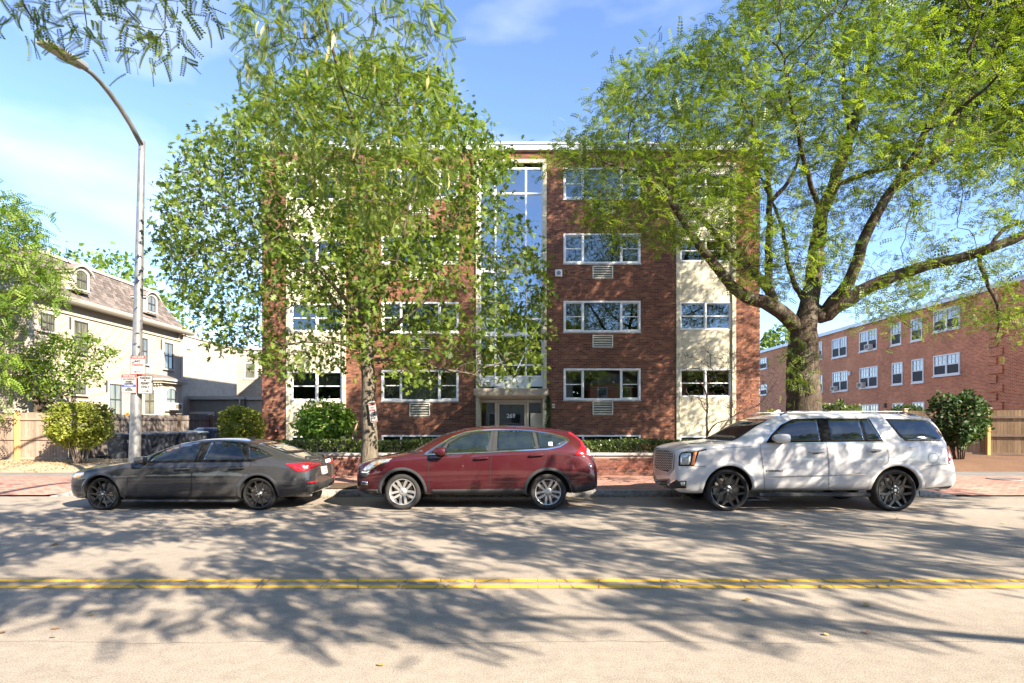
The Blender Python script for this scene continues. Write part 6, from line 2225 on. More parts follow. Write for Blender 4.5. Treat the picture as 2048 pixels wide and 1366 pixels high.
leaves_on(sk, sk.tips(5), 7, 0.19, 0.36, T_frond(6, 0.27, 0.085), M['leaf_bright'], lt, upj=0.5, droop=0.4, outj=0.7)

# ---- small multi-stemmed tree between fence and house
st = thing('small_tree', 'small multi stemmed tree with layered leaves behind the left fence', 'tree', (-18.0, 21.95, 0.1))
sk = Skeleton()
sk.limb([(V((-18.0, 21.95, 0.0)), .10), tuple([P(72, 800, 21.95), .08]), tuple([P(66, 770, 21.9), .05]), tuple([P(50, 730, 21.9), .02])])
for L_ in ([(78, 822, 21.95, .06), (95, 790, 21.8, .045), (130, 740, 21.7, .03), (170, 700, 21.6, .015)], [(75, 822, 21.95, .05), (110, 800, 21.7, .035), (150, 770, 21.5, .02)], [(76, 820, 21.95, .05), (90, 760, 22.0, .03), (110, 700, 22.0, .015)]):
    sk.limb(L_)
ST = [(25, 720), (60, 690), (110, 672), (165, 665), (205, 680), (238, 705), (225, 725), (195, 735), (215, 760), (160, 775), (120, 800), (60, 790), (30, 760)]
A_ = crown_points(ST, 420, 21.9, 0.75, 130, 110, clump=0.2, cs=1.6)
sk.grow(A_, step=0.16, kill=0.22, iters=30).finish(0.005)
sk.mesh('trunk', M['bark_locust'], st)
leaves_on(sk, sk.tips(5), 14, 0.13, 0.13, T_ell(0.30), M['leaf_bright'], st, upj=0.35, droop=0.2)

# ---- trees beyond the houses
def far_tree(label, poly, D, rD, n, base, mat, size=0.38, per=5):
    t = thing('background_tree', label, 'tree', base, 'trees beyond the houses')
    s = Skeleton()
    xs = [p[0] for p in poly]
    ys = [p[1] for p in poly]
    top = P((min(xs) + max(xs)) / 2, min(ys) * 0.6 + max(ys) * 0.4, D)
    s.limb([(V(base), .28), ((V(base) + top) / 2, .2), (top, .08)], step=0.5)
    A = crown_points(poly, n, D, rD, (min(xs) + max(xs)) / 2, (max(xs) - min(xs)) / 2, clump=0.25)
    s.grow(A, step=0.5, kill=0.6, iters=40).finish(0.012)
    s.mesh('trunk', M['bark_locust'], t)
    leaves_on(s, s.tips(5), per, 0.3, size, T_ell(0.34), M[mat], t)
far_tree('leafy tree top showing above the mansard roof between the dormers', [(105, 520), (135, 497), (165, 508), (205, 500), (250, 505), (275, 530), (320, 575), (355, 590), (380, 640), (370, 720), (110, 720)], 46, 3.5, 900, (-32, 46, 0), 'leaf_bright')
far_tree('distant tree top between the brick block and the red building', [(1518, 690), (1530, 668), (1555, 655), (1590, 662), (1620, 680), (1630, 740), (1515, 740)], 82, 4, 380, (38, 82, 0), 'leaf_oak', 0.6)

# ================================================================ shrubs
bush('round_shrub', 'round clipped yellow green shrub in front of the left fence', (P(161, 852, 19.75).x, 19.75, 1.52), (0.98, 0.95, 0.74), 9000, T_ell(0.34), 'leaf_lime', 0.2, 16, 'clipped shrubs', 0.085, flat=True, stem_top=0.2)
bush('round_shrub', 'clipped olive green shrub at the left corner of the brick block', (P(485, 846, 21.6).x, 21.6, 1.45), (0.76, 0.74, 0.72), 6000, T_ell(0.34), 'leaf_lime', 0.12, 14, 'clipped shrubs', 0.085, flat=True)
bush('leafy_shrub', 'fresh green drooping shrub before the panel under the left windows', (P(650, 843, 19.6).x, 19.6, 1.62), (0.98, 0.85, 0.66), 2600, T_ell(0.24, 0.4), 'leaf_fresh', 0.6, 8, None, 0.17, hollow=0.35)
bush('round_shrub', 'tall dark evergreen shrub with bare lower stems by the right fence', (P(1919, 832, 20.3).x, 20.3, 1.72), (0.84, 0.8, 0.92), 3600, T_ell(0.34), 'leaf_dark', 0.28, 22, 'clipped shrubs', 0.12, flat=True, stem_top=0.2, bark='bark_bare')
bush('round_shrub', 'domed dark shrub showing above the roof of the white SUV', (P(1677, 838, 25.0).x, 25.0, 1.62), (0.86, 0.8, 0.86), 3000, T_ell(0.34), 'leaf_hedge', 0.12, 10, 'clipped shrubs', 0.11, flat=True)
bush('round_shrub', 'low domed dark shrub above the rear roof rack of the white SUV', (P(1818, 838, 25.5).x, 25.5, 1.55), (0.82, 0.8, 0.75), 2600, T_ell(0.34), 'leaf_dark', 0.12, 10, 'clipped shrubs', 0.11, flat=True)
bush('round_shrub', 'small yellow green shrub at the right corner of the brick block', (P(1535, 845, 27.0).x, 27.0, 1.4), (0.55, 0.5, 0.75), 1700, T_ell(0.34), 'leaf_lime', 0.12, 8, 'clipped shrubs', 0.10)

# ---- bare shrub before the right panels
bs = thing('bare_shrub', 'leafless twiggy shrub before the cream panels on the right', 'shrub', tuple(P(1412, 890, 19.6)))
sk = Skeleton()
ZB = lambda x, y: (1340 + x * 0.15374, 680 + y * 0.15374)
sk.limb([(*ZB(475, 1500), 19.6, .05), (*ZB(478, 1250), 19.6, .044), (*ZB(482, 950), 19.6, .036), (*ZB(490, 720), 19.6, .03), (*ZB(430, 600), 19.5, .02), (*ZB(370, 480), 19.4, .009), (*ZB(240, 400), 19.3, .005)])
for L_ in ([(490, 700, 19.6, .016), (488, 560, 19.7, .012), (540, 480, 19.8, .010), (720, 400, 20, .007), (930, 310, 20.2, .004)],
           [(482, 945, 19.6, .014), (430, 880, 19.5, .011), (390, 740, 19.4, .008), (200, 720, 19.2, .004)],
           [(480, 1250, 19.6, .022), (560, 1110, 19.4, .017), (660, 1050, 19.3, .012), (860, 1035, 19.2, .005)],
           [(480, 1400, 19.6, .03), (600, 1270, 19.7, .026), (700, 1110, 19.8, .022), (800, 1010, 19.9, .018), (900, 940, 20, .015), (1150, 860, 20, .012), (1230, 760, 20, .010), (1360, 560, 20, .007), (1430, 440, 20, .004)],
           [(700, 1110, 19.8, .012), (900, 1090, 19.7, .008), (1100, 1010, 19.6, .004)]):
    sk.limb([(*ZB(q[0], q[1]), q[2], q[3] * 1.5) for q in L_], step=0.15)
BS = [(1335, 735), (1345, 705), (1400, 690), (1470, 690), (1520, 720), (1560, 740), (1560, 800), (1520, 850), (1470, 860), (1440, 830), (1350, 800)]
A_ = crown_points(BS, 620, 19.7, 0.9, 1440, 130)
sk.grow(A_, step=0.11, kill=0.13, iters=40, jitter=0.4).finish(0.0055)
sk.mesh('trunk', M['bark_bare'], bs)
# ================================================================ cars
CAMV = Vector((0, 0, EYE))
class Car:
    def __init__(s, name, label, cat, X0, CYc, half, stations, wheels, tyre_r, cut_r, paint, zoom, crease=0.25, bulge=0.02):
        s.X0, s.cy, s.half = X0, CYc, half
        s.paint = paint
        s.zoom = zoom
        L = stations[-1][0]
        s.root = thing(name, label, cat, (X0 + L / 2, CYc, 0.0))
        # ---- lofted shell
        rings = []
        for (x, zl, wl, zm, wm, zs, ws, zt, wt, zc) in stations:
            h = [(0, zl), (wl * .6, zl), (wl, zl), (wl + (wm - wl) * .8, zl + .33 * (zm - zl)), (wm, zm), (wm + (ws - wm) * .4, zm + (zs - zm) * .62), (ws, zs),
                 (ws + (wt - ws) * .5 + bulge, zs + (zt - zs) * .5), (wt, zt), (wt * .86, zt + .58 * (zc - zt)), (wt * .5, zt + .92 * (zc - zt)), (0, zc)]
            ring = [(X0 + x, CYc - w, z) for (w, z) in h] + [(X0 + x, CYc + w, z) for (w, z) in reversed(h[1:-1])]
            rings.append(ring)
        n = len(rings[0])
        V_, F_ = [p for r_ in rings for p in r_], []
        for i in range(len(rings) - 1):
            for k in range(n):
                F_.append((i * n + k, (i + 1) * n + k, (i + 1) * n + (k + 1) % n, i * n + (k + 1) % n))
        def capf(b, flip):
            out = []
            for k in range(11):
                q = [b + k, b + k + 1, b + (n - k - 1) % n, b + (n - k) % n]
                q = list(dict.fromkeys(q))
                out.append(tuple(q if not flip else q[::-1]))
            return out
        F_ += capf(0, False) + capf((len(rings) - 1) * n, True)
        body = mesh_obj('body', V_, F_, paint, None, True)
        bm = bmesh.new()
        bm.from_mesh(body.data)
        bmesh.ops.recalc_face_normals(bm, faces=bm.faces)
        bm.to_mesh(body.data)
        bm.free()
        sub = body.modifiers.new('subsurf', 'SUBSURF')
        sub.levels = sub.render_levels = 3
        bpy.context.view_layer.update()
        dg = bpy.context.evaluated_depsgraph_get()
        me = bpy.data.meshes.new_from_object(body.evaluated_get(dg))
        s.bvh = BVHTree.FromPolygons([v.co.copy() for v in me.vertices], [tuple(p.vertices) for p in me.polygons])
        # ---- wheel arches
        cutters = []
        me.materials.append(M['black'])
        for wx in wheels:
            for side in (-1, 1):
                ya = CYc + side * (half + 0.2)
                yb = CYc + side * (half - 0.42)
                c = MB().lathe([(0.0, ya - CYc), (cut_r, ya - CYc), (cut_r, yb - CYc), (0.0, yb - CYc)], (X0 + wx, CYc, tyre_r), 'y', 56).build('cutter', None, None)
                b2 = bmesh.new()
                b2.from_mesh(c.data)
                bmesh.ops.remove_doubles(b2, verts=b2.verts, dist=1e-5)
                bmesh.ops.recalc_face_normals(b2, faces=b2.faces)
                b2.to_mesh(c.data)
                b2.free()
                c.data.materials.append(M['black'])
                cutters.append(c)
        body.modifiers.clear()
        old = body.data
        body.data = me
        me.polygons.foreach_set('use_smooth', [True] * len(me.polygons))
        for c in cutters:
            b = body.modifiers.new('cut', 'BOOLEAN')
            b.operation = 'DIFFERENCE'
            b.object = c
            b.solver = 'EXACT'
            try: b.material_mode = 'TRANSFER'
            except Exception: pass
        bpy.context.view_layer.update()
        dg = bpy.context.evaluated_depsgraph_get()
        me2 = bpy.data.meshes.new_from_object(body.evaluated_get(dg))
        body.modifiers.clear()
        body.data = me2
        me2.name = 'body'
        for p in me2.polygons:
            p.use_smooth = me2.materials[p.material_index] == paint if me2.materials else True
        for c in cutters:
            bpy.data.objects.remove(c)
        COL.objects.unlink(body)
        link(body, s.root)
        s.body = body
        s.wheels, s.tr, s.cut_r = wheels, tyre_r, cut_r
    def px(s, q):
        (ox, oy), k = s.zoom
        return ox + q[0] * k, oy + q[1] * k
    def hit(s, px, py):
        d = (P(px, py, 1.0) - CAMV).normalized()
        r = s.bvh.ray_cast(CAMV, d)
        if r[0] is None:
            # slide to the closest surface point beside that line of sight
            t = (s.cy - s.half * 0.8) / d.y
            for _ in range(4):
                q = CAMV + d * t
                f = s.bvh.find_nearest(q)
                t = (f[0] - CAMV).dot(d)
            r = f
        nrm = r[1]
        if nrm.dot(d) > 0: nrm = -nrm
        return r[0], nrm
    def axis_hit(s, a, z, mode):
        if mode == 'front': o, d = Vector((s.X0 - 3, s.cy + a, z)), Vector((1, 0, 0))
        elif mode == 'rear': o, d = Vector((s.X0 + 12, s.cy + a, z)), Vector((-1, 0, 0))
        else: o, d = Vector((s.X0 + a, s.cy - 3, z)), Vector((0, 1, 0))       # side
        r = s.bvh.ray_cast(o, d)
        if r[0] is None:
            r = s.bvh.find_nearest(o + d * 3)
        nrm = r[1]
        if nrm.dot(d) > 0: nrm = -nrm
        return r[0], nrm
    def emit(s, name, verts, faces, mat, parent, mirror=False):
        o = mesh_obj(name, verts, faces, mat, parent, True)
        if mirror:
            mesh_obj(name, [(v[0], 2 * s.cy - v[1], v[2]) for v in verts], [tuple(reversed(f)) for f in faces], mat, parent, True)
        return o
    def panel(s, name, outline, mat, off=0.004, parent=None, mode='cam', mirror=None, grid=None, skirt=True, raw=False):
        """a piece of trim or glass that follows the shell. outline: crop pixels (mode cam) or metres on an axis"""
        parent = parent or s.root
        if mode == 'cam':
            pts = [q if raw else s.px(q) for q in outline]
            g = grid or 5.0
        else:
            pts = list(outline)
            g = grid or 0.05
        dense = []
        for i in range(len(pts)):
            a, b = pts[i], pts[(i + 1) % len(pts)]
            n = max(1, int(math.hypot(b[0] - a[0], b[1] - a[1]) / g))
            dense += [(a[0] + (b[0] - a[0]) * k / n, a[1] + (b[1] - a[1]) * k / n) for k in range(n)]
        xs = [p[0] for p in dense]
        ys = [p[1] for p in dense]
        inner = []
        x = min(xs) + g
        def inside(p):
            c = False
            j = len(dense) - 1
            for i in range(len(dense)):
                xi, yi = dense[i]
                xj, yj = dense[j]
                if (yi > p[1]) != (yj > p[1]) and p[0] < (xj - xi) * (p[1] - yi) / (yj - yi + 1e-12) + xi: c = not c
                j = i
            return c
        while x < max(xs):
            y = min(ys) + g
            while y < max(ys):
                if inside((x, y)) and min((x - a) ** 2 + (y - b) ** 2 for a, b in dense) > (g * 0.5) ** 2: inner.append((x, y))
                y += g
            x += g
        vv = [Vector(p) for p in dense + inner]
        n = len(dense)
        r = delaunay_2d_cdt(vv, [(i, (i + 1) % n) for i in range(n)], [list(range(n))], 1, 1e-6)
        co, fc = r[0], [tuple(f) for f in r[2]]
        V_ = []
        N_ = []
        for p in co:
            h, nrm = s.hit(p[0], p[1]) if mode == 'cam' else s.axis_hit(p[0], p[1], mode)
            V_.append(h + nrm * off)
            N_.append(nrm)
        # orient the faces outwards
        if fc:
            a, b, c = (V_[i] for i in fc[0][:3])
            if (b - a).cross(c - a).dot(N_[fc[0][0]]) < 0:
                fc = [tuple(reversed(f)) for f in fc]
        if skirt:
            cnt = {}
            for f in fc:
                for i in range(len(f)):
                    e = (f[i], f[(i + 1) % len(f)])
                    cnt[e] = 1
            base = len(V_)
            low = {}
            ex = []
            for (a, b) in cnt:
                if (b, a) not in cnt:
                    for q in (a, b):
                        if q not in low:
                            low[q] = len(V_)
                            V_.append(V_[q] - N_[q] * (off + 0.004))
                    ex.append((b, a, low[a], low[b]))
            fc += ex
        if mirror is None: mirror = mode in ('cam', 'side')
        return s.emit(name, [tuple(v) for v in V_], fc, mat, parent, mirror)
    def ribbon(s, name, path, wpx, mat, off=0.006, parent=None, closed=False, mirror=True, raw=False):
        pts = [q if raw else s.px(q) for q in path]
        dense = []
        m_ = len(pts) if closed else len(pts) - 1
        for i in range(m_):
            a, b = pts[i], pts[(i + 1) % len(pts)]
            n = max(1, int(math.hypot(b[0] - a[0], b[1] - a[1]) / 4.0))
            dense += [(a[0] + (b[0] - a[0]) * k / n, a[1] + (b[1] - a[1]) * k / n) for k in range(n)]
        if not closed: dense.append(pts[-1])
        n = len(dense)
        V_, F_ = [], []
        for i, p in enumerate(dense):
            a = dense[(i - 1) % n] if closed or i > 0 else p
            b = dense[(i + 1) % n] if closed or i < n - 1 else p
            tx, ty = b[0] - a[0], b[1] - a[1]
            L = math.hypot(tx, ty) or 1
            ox, oy = -ty / L * wpx / 2, tx / L * wpx / 2
            for sg in (-1, 1):
                h, nrm = s.hit(p[0] + ox * sg, p[1] + oy * sg)
                V_.append(tuple(h + nrm * off))
        for i in range(n if closed else n - 1):
            j = (i + 1) % n
            F_.append((2 * i, 2 * j, 2 * j + 1, 2 * i + 1))
        return s.emit(name, V_, F_, mat, parent or s.root, mirror)
    def arch_ring(s, name, wx, r0, r1, a0, a1, mat, off, parent=None):
        n = 30
        V_, F_ = [], []
        for i in range(n + 1):
            a = R(a0 + (a1 - a0) * i / n)
            row = []
            for r_ in (r0, (r0 + r1) / 2, r1):
                h, nrm = s.axis_hit(wx + r_ * math.cos(a), s.tr + r_ * math.sin(a), 'side')
                row.append(Vector((h.x, h.y - off * (1.0 if r_ < r1 else 0.25), h.z)))
            V_ += [tuple(Vector((row[0].x, row[0].y + 0.06, row[0].z)))] + [tuple(q) for q in row]
        for i in range(n):
            for k in range(3):
                F_.append((i * 4 + k, i * 4 + k + 1, (i + 1) * 4 + k + 1, (i + 1) * 4 + k))
        return s.emit(name, V_, F_, mat, parent or s.root, True)
    def handle(s, q0, q1, mat, parent, r_=0.014, out=0.035):
        for m_ in (False, True):
            a, na = s.hit(*s.px(q0))
            b, nb = s.hit(*s.px(q1))
            pts = [a, a + na * out, a * .85 + b * .15 + na * (out + .006), a * .15 + b * .85 + nb * (out + .006), b + nb * out, b]
            if m_: pts = [Vector((p.x, 2 * s.cy - p.y, p.z)) for p in pts]
            MB().tube(pts, [r_ * .8, r_, r_ * 1.15, r_ * 1.15, r_, r_ * .8], 8).build('handle', mat, parent, smooth=True)
    def mirror_cap(s, q, size, mat, base='black'):
        """wing mirror: shaped housing on a short arm, both sides"""
        h, nrm = s.hit(*s.px(q))
        for sg in (1, -1):
            c = Vector((h.x, s.cy - sg * (s.half + size[1] * 0.45), h.z + size[2] * 0.1))
            hx, hy, hz_ = (v / 2 for v in size)
            m = MB()
            prof = [(-1.0, .45, .40), (-.55, .92, .90), (.3, 1.0, 1.0), (.85, .98, .96), (1.0, .86, .84)]
            k8 = 12
            for (u_, a, b) in prof:
                for k in range(k8):
                    t = 2 * math.pi * k / k8
                    ca, sa = math.cos(t), math.sin(t)
                    e = 0.62
                    m.v.append((c.x + u_ * hx, c.y + a * hy * math.copysign(abs(ca) ** e, ca), c.z + b * hz_ * math.copysign(abs(sa) ** e, sa)))
            for i in range(len(prof) - 1):
                for k in range(k8):
                    m.f.append((i * k8 + k, i * k8 + (k + 1) % k8, (i + 1) * k8 + (k + 1) % k8, (i + 1) * k8 + k))
            m.f.append(tuple(range(k8)))
            o = m.build('wing_mirror', mat, s.root, smooth=True)
            mesh_obj('mirror_glass', [(c.x + hx + .002, c.y + a * hy * .8, c.z + b * hz_ * .76) for a, b in ((-1, -1), (1, -1), (1, 1), (-1, 1))], [(0, 1, 2, 3)], M['car_glass'], o)
            MB().tube([(c.x + hx * .2, s.cy - sg * (s.half - 0.14), h.z - hz_ * .55), (c.x + hx * .1, c.y, c.z - hz_ * .8)], [0.035, 0.03], 8).build('mirror_arm', M[base], o, smooth=True)
    def add_wheel(s, wx, side, rim_r, mat, style, width=0.225):
        fy = s.cy + side * (s.half - 0.035)                 # outer face of the tyre
        C = Vector((s.X0 + wx, fy, s.tr))
        w = sub_empty('wheel', s.root)
        r_ = s.tr
        sg = -side                                          # +1 towards the car's middle along y is -side
        T = lambda a: a * -side
        MBt = MB().lathe([(rim_r, T(.015)), (rim_r + .012, T(-.004)), (r_ - .035, T(-.006)), (r_ - .008, T(.018)), (r_, T(.045)), (r_, T(width - .045)), (r_ - .01, T(width - .015)), (rim_r, T(width))], C, 'y', 56)
        # tread blocks
        for k in range(64):
            a = 2 * math.pi * k / 64
            ca, sa = math.cos(a), math.sin(a)
            tx, tz = -sa, ca
            b = len(MBt.v)
            for (rr, yy, tt) in ((r_ + .004, .030, -.010), (r_ + .004, .030, .006), (r_ + .004, .085, .010), (r_ + .004, .085, -.006)):
                MBt.v.append((C.x + rr * ca + tx * tt, C.y + T(yy), C.z + rr * sa + tz * tt))
            MBt.f.append((b, b + 1, b + 2, b + 3))
        MBt.build('tyre', M['rubber'], w, smooth=True)
        rim = MB().lathe([(rim_r + .002, T(.010)), (rim_r - .004, T(-.002)), (rim_r - .016, T(.004)), (rim_r - .028, T(.05)), (rim_r - .05, T(.16))], C, 'y', 56)
        MB().lathe([(0.0, T(.12)), (rim_r * .72, T(.12)), (rim_r * .72, T(.14))], C, 'y', 40).build('brake_disc', M['disc'], w)
        MB().lathe([(0.0, T(.165)), (rim_r - .03, T(.165))], C, 'y', 40).build('barrel_back', M['black'], w)
        def spoke(poly, y0, y1):
            """poly in (radius, tangential) -> extruded bar"""
            def add(ang):
                ca, sa = math.cos(ang), math.sin(ang)
                n = len(poly)
                b = len(rim.v)
                for yy, sh in ((y0, 0.86), (y0 + 0.012, 1.0), (y1, 1.0)):
                    cx_ = sum(p[1] for p in poly) / n
                    for (rr, tt) in poly:
                        t2 = tt if sh == 1 else tt
                        rim.v.append((C.x + rr * ca - t2 * sa, C.y + T(yy + (0.035 * (1 - rr / rim_r))), C.z + rr * sa + t2 * ca))
                rim.f.append(tuple(range(b, b + n)))
                for lv in range(2):
                    for k in range(n):
                        rim.f.append((b + lv * n + k, b + lv * n + (k + 1) % n, b + (lv + 1) * n + (k + 1) % n, b + (lv + 1) * n + k))
            return add
        e = rim_r - .008
        if style == 'twin_thin':        # five pairs of slim spokes
            for k in range(5):
                a = R(90 + 72 * k)
                for sg_ in (-1, 1):
                    spoke([(.05, sg_ * .020 - .012), (.05, sg_ * .020 + .012), (e * .6, sg_ * .050 + .011), (e, sg_ * .075 + .012), (e, sg_ * .075 - .012), (e * .6, sg_ * .050 - .013)], .008, .045)(a)
            hub = .068
        elif style == 'twin_blade':     # five swept pairs of broad blades
            for k in range(5):
                a = R(-90 + 72 * k)
                spoke([(.055, -.046), (.055, -.006), (e * .55, -.016), (e, -.016), (e, -.066), (e * .8, -.062)], .004, .045)(a)
                spoke([(.055, .006), (.055, .046), (e * .8, .070), (e, .072), (e, .026), (e * .55, .018)], .004, .045)(a + .06)
            hub = .075
        else:                            # six Y-shaped spokes
            for k in range(6):
                a = R(60 * k + 30)
                spoke([(.07, -.034), (.07, .034), (e * .56, .026), (e * .56, -.026)], .010, .055)(a)
                for sg_ in (-1, 1):
                    q = [(e * .50, sg_ * -.012), (e * .50, sg_ * .030), (e * .985, sg_ * .150), (e, sg_ * .105), (e * .66, sg_ * .012)]
                    spoke(q if sg_ > 0 else q[::-1], .010, .050)(a)
            hub = .085
        rim.lathe([(0.0, T(.012)), (hub * .55, T(.012)), (hub * .7, T(.020)), (hub, T(.032)), (hub + .01, T(.06))], C, 'y', 28)
        rim.build('rim', mat, w, smooth=False)
        MB().lathe([(0, T(.007)), (.022, T(.008)), (.026, T(.013))], C, 'y', 16).build('centre_cap', M['nut'], w)
        nn = 6 if style == 'snow' else 5
        for k in range(nn):
            a = R(90 + 360 / nn * k + (36 if nn == 5 else 0))
            MB().lathe([(0, T(.004)), (.009, T(.005)), (.010, T(.03))], (C.x + hub * .78 * math.cos(a), C.y + T(.012), C.z + hub * .78 * math.sin(a)), 'y', 8).build('wheel_nut', M['nut'], w)

# ---------------------------------------------------------------- grey sedan
ZG = ((90, 820), 0.30762)
car = Car('sedan', 'dark grey four door sedan with black wheels parked beside the street lamp', 'car', -8.38, 11.52, 0.90, [
    (0.00, .26, .40, .42, .56, .57, .54, .61, .46, .63), (0.09, .21, .60, .42, .75, .63, .73, .68, .63, .71), (0.28, .19, .74, .45, .86, .70, .84, .75, .72, .785), (0.60, .185, .78, .50, .905, .76, .88, .80, .74, .835),
    (1.00, .185, .80, .50, .915, .83, .885, .85, .74, .88), (1.24, .185, .80, .50, .915, .865, .885, .885, .74, .915), (1.52, .185, .80, .50, .915, .885, .885, 1.00, .67, 1.06), (1.92, .185, .80, .50, .915, .89, .885, 1.17, .60, 1.23),
    (2.32, .185, .80, .50, .915, .895, .885, 1.255, .57, 1.315), (2.75, .185, .80, .50, .915, .90, .885, 1.275, .565, 1.335), (3.18, .185, .80, .50, .915, .905, .885, 1.25, .56, 1.31), (3.55, .19, .80, .50, .915, .91, .88, 1.185, .565, 1.245),
    (3.90, .20, .79, .50, .91, .915, .865, 1.08, .60, 1.13), (4.20, .22, .77, .50, .895, .91, .84, .985, .65, 1.02), (4.44, .24, .74, .50, .865, .895, .80, .935, .65, .96), (4.58, .28, .66, .50, .80, .82, .73, .90, .60, .925), (4.66, .34, .52, .50, .66, .72, .60, .80, .48, .82)],
    (0.78, 3.68), 0.305, 0.358, M['paint_grey'], ZG)
for wx in (0.78, 3.68):
    for sd_ in (-1, 1):
        car.add_wheel(wx, sd_, 0.262, M['rim_black'], 'twin_thin')
    car.arch_ring('arch_lip', wx, 0.352, 0.40, -8, 188, M['paint_grey'], 0.014)
d1 = car.panel('door', [(547, 578), (535, 480), (543, 420), (575, 368), (625, 345), (985, 339), (952, 400), (946, 574)], M['paint_grey'], 0.0025, skirt=False)
d2 = car.panel('door', [(992, 339), (1343, 338), (1300, 412), (1232, 482), (1205, 530), (1180, 568), (953, 574), (958, 400)], M['paint_grey'], 0.0025, skirt=False)
car.ribbon('door_seam', [(547, 580), (534, 480), (542, 418), (575, 366), (600, 352)], 1.1, M['seam'], 0.007, d1)
car.ribbon('door_seam', [(949, 575), (955, 400), (988, 338), (1043, 208)], 1.1, M['seam'], 0.007, d1)
car.ribbon('door_seam', [(1180, 570), (1206, 530), (1234, 482), (1302, 412), (1347, 340), (1325, 238)], 1.1, M['seam'], 0.007, d2)
car.panel('window_surround', [(662, 339), (690, 303), (800, 246), (900, 213), (1000, 199), (1150, 198), (1290, 218), (1400, 252), (1484, 299), (1345, 335)], M['trim_black'], 0.003)
car.panel('side_window', [(688, 334), (715, 303), (800, 260), (900, 227), (1000, 211), (1028, 210), (968, 330)], M['car_glass'], 0.008)
car.panel('side_window', [(1032, 326), (1082, 213), (1180, 212), (1282, 230), (1300, 300), (1310, 323)], M['car_glass'], 0.008)
car.panel('side_window', [(1332, 318), (1324, 243), (1400, 266), (1466, 300), (1400, 310)], M['car_glass'], 0.008)
car.ribbon('belt_moulding', [(664, 341), (985, 338), (1345, 336)], 1.3, M['trim_black'], 0.010)
car.panel('windscreen', [(-.62, .95), (.62, .95), (.50, 1.22), (-.50, 1.22)], M['screen_glass'], 0.005, mode='front', mirror=False)
car.panel('rear_window', [(-.56, 1.035), (.56, 1.035), (.44, 1.225), (-.44, 1.225)], M['car_glass'], 0.005, mode='rear', mirror=False)
for (a, b) in (((852, 386), (945, 382)), ((1203, 381), (1296, 377))):
    car.panel('handle_recess', [(a[0] + 10, a[1] - 8), (b[0] - 20, b[1] - 9), (b[0] - 28, b[1] + 14), (a[0] + 22, a[1] + 16)], M['black'], 0.005, skirt=False)  # flat dark patch, recess shade painted behind the handle
    car.handle(a, b, M['paint_grey'], d1 if a[0] < 1000 else d2)
h = car.panel('headlight', [(180, 430), (195, 412), (254, 405), (248, 428), (196, 452)], M['lens_clear'], 0.006)
car.panel('indicator', [(190, 434), (238, 421), (226, 438), (198, 449)], M['lens_amber'], 0.010, h)
car.ribbon('grille_trim', [(136, 520), (150, 480), (176, 450)], 2.0, M['chrome'], 0.006)
car.panel('front_lip', [(124, 585), (240, 600), (234, 618), (160, 606)], M['black'], 0.010)
t_ = car.panel('tail_light', [(1560, 349), (1700, 344), (1790, 345), (1806, 353), (1765, 368), (1690, 402), (1640, 402), (1605, 380)], M['lens_red'], 0.010)
car.panel('dark_lens', [(1684, 352), (1800, 350), (1765, 366), (1692, 396)], M['lens_dark_red'], 0.013, t_)
car.panel('reversing_lamp', [(1690, 362), (1712, 360), (1706, 384), (1692, 388)], M['lens_clear'], 0.016, t_)
car.panel('reflector', [(1690, 468), (1770, 460), (1780, 468), (1704, 478)], M['lens_red'], 0.008)
car.panel('diffuser', [(1700, 492), (1790, 474), (1878, 436), (1876, 486), (1850, 530), (1770, 548), (1700, 560), (1690, 530)], M['black'], 0.007, mirror=False)
pl_ = car.panel('number_plate', [(1795, 369), (1828, 363), (1836, 412), (1803, 418)], M['plate'], 0.014, mirror=False, grid=2.5)
for q in (382, 392, 402):
    car.ribbon('plate_print', [(1803 + (q - 380) * .16, q), (1826 + (q - 380) * .16, q - 4)], 1.6, M['plate_ink'], 0.017, pl_, mirror=False)
car.panel('badge', [(1822, 322), (1853, 314), (1858, 336), (1828, 344)], M['plate'], 0.008, mirror=False, grid=2.5)
car.panel('spoiler', [(1690, 304), (1770, 300), (1846, 292), (1850, 308), (1780, 312), (1700, 318)], M['black'], 0.016, mirror=False)
car.ribbon('fuel_flap', [(1385, 335), (1400, 326), (1440, 326), (1455, 336), (1452, 378), (1438, 388), (1392, 386), (1382, 376)], 0.7, M['seam'], 0.004, closed=True, mirror=False)
car.ribbon('bonnet_seam', [(545, 378), (450, 383), (340, 392), (262, 402)], 0.9, M['seam'], 0.004)
car.mirror_cap((652, 326), (0.19, 0.17, 0.135), M['paint_grey'])
fp, fn = car.axis_hit(0, 1.2, 'rear')
m = MB()
tp_ = Vector((car.X0 + 3.15, car.cy, 1.30))
m.v = [(tp_.x - .10, tp_.y - .03, tp_.z), (tp_.x + .08, tp_.y - .03, tp_.z - .02), (tp_.x + .08, tp_.y + .03, tp_.z - .02), (tp_.x - .10, tp_.y + .03, tp_.z), (tp_.x + .07, tp_.y - .006, tp_.z + .065), (tp_.x + .095, tp_.y - .006, tp_.z + .06), (tp_.x + .095, tp_.y + .006, tp_.z + .06), (tp_.x + .07, tp_.y + .006, tp_.z + .065)]
m.f = [(0, 3, 2, 1), (4, 5, 6, 7), (0, 1, 5, 4), (1, 2, 6, 5), (2, 3, 7, 6), (3, 0, 4, 7)]
m.build('antenna_fin', M['trim_black'], car.root, bevel=0.006)
box('side_skirt', car.X0 + 1.16, car.X0 + 3.30, car.cy - .905, car.cy - .80, 0.165, 0.205, M['paint_grey'], car.root, bevel=0.012)
MB().tube([(car.X0 + 3.9, car.cy - .45, .23), (car.X0 + 4.55, car.cy - .5, .25)], 0.035, 10).build('exhaust_pipe', M['disc'], car.root, smooth=True)

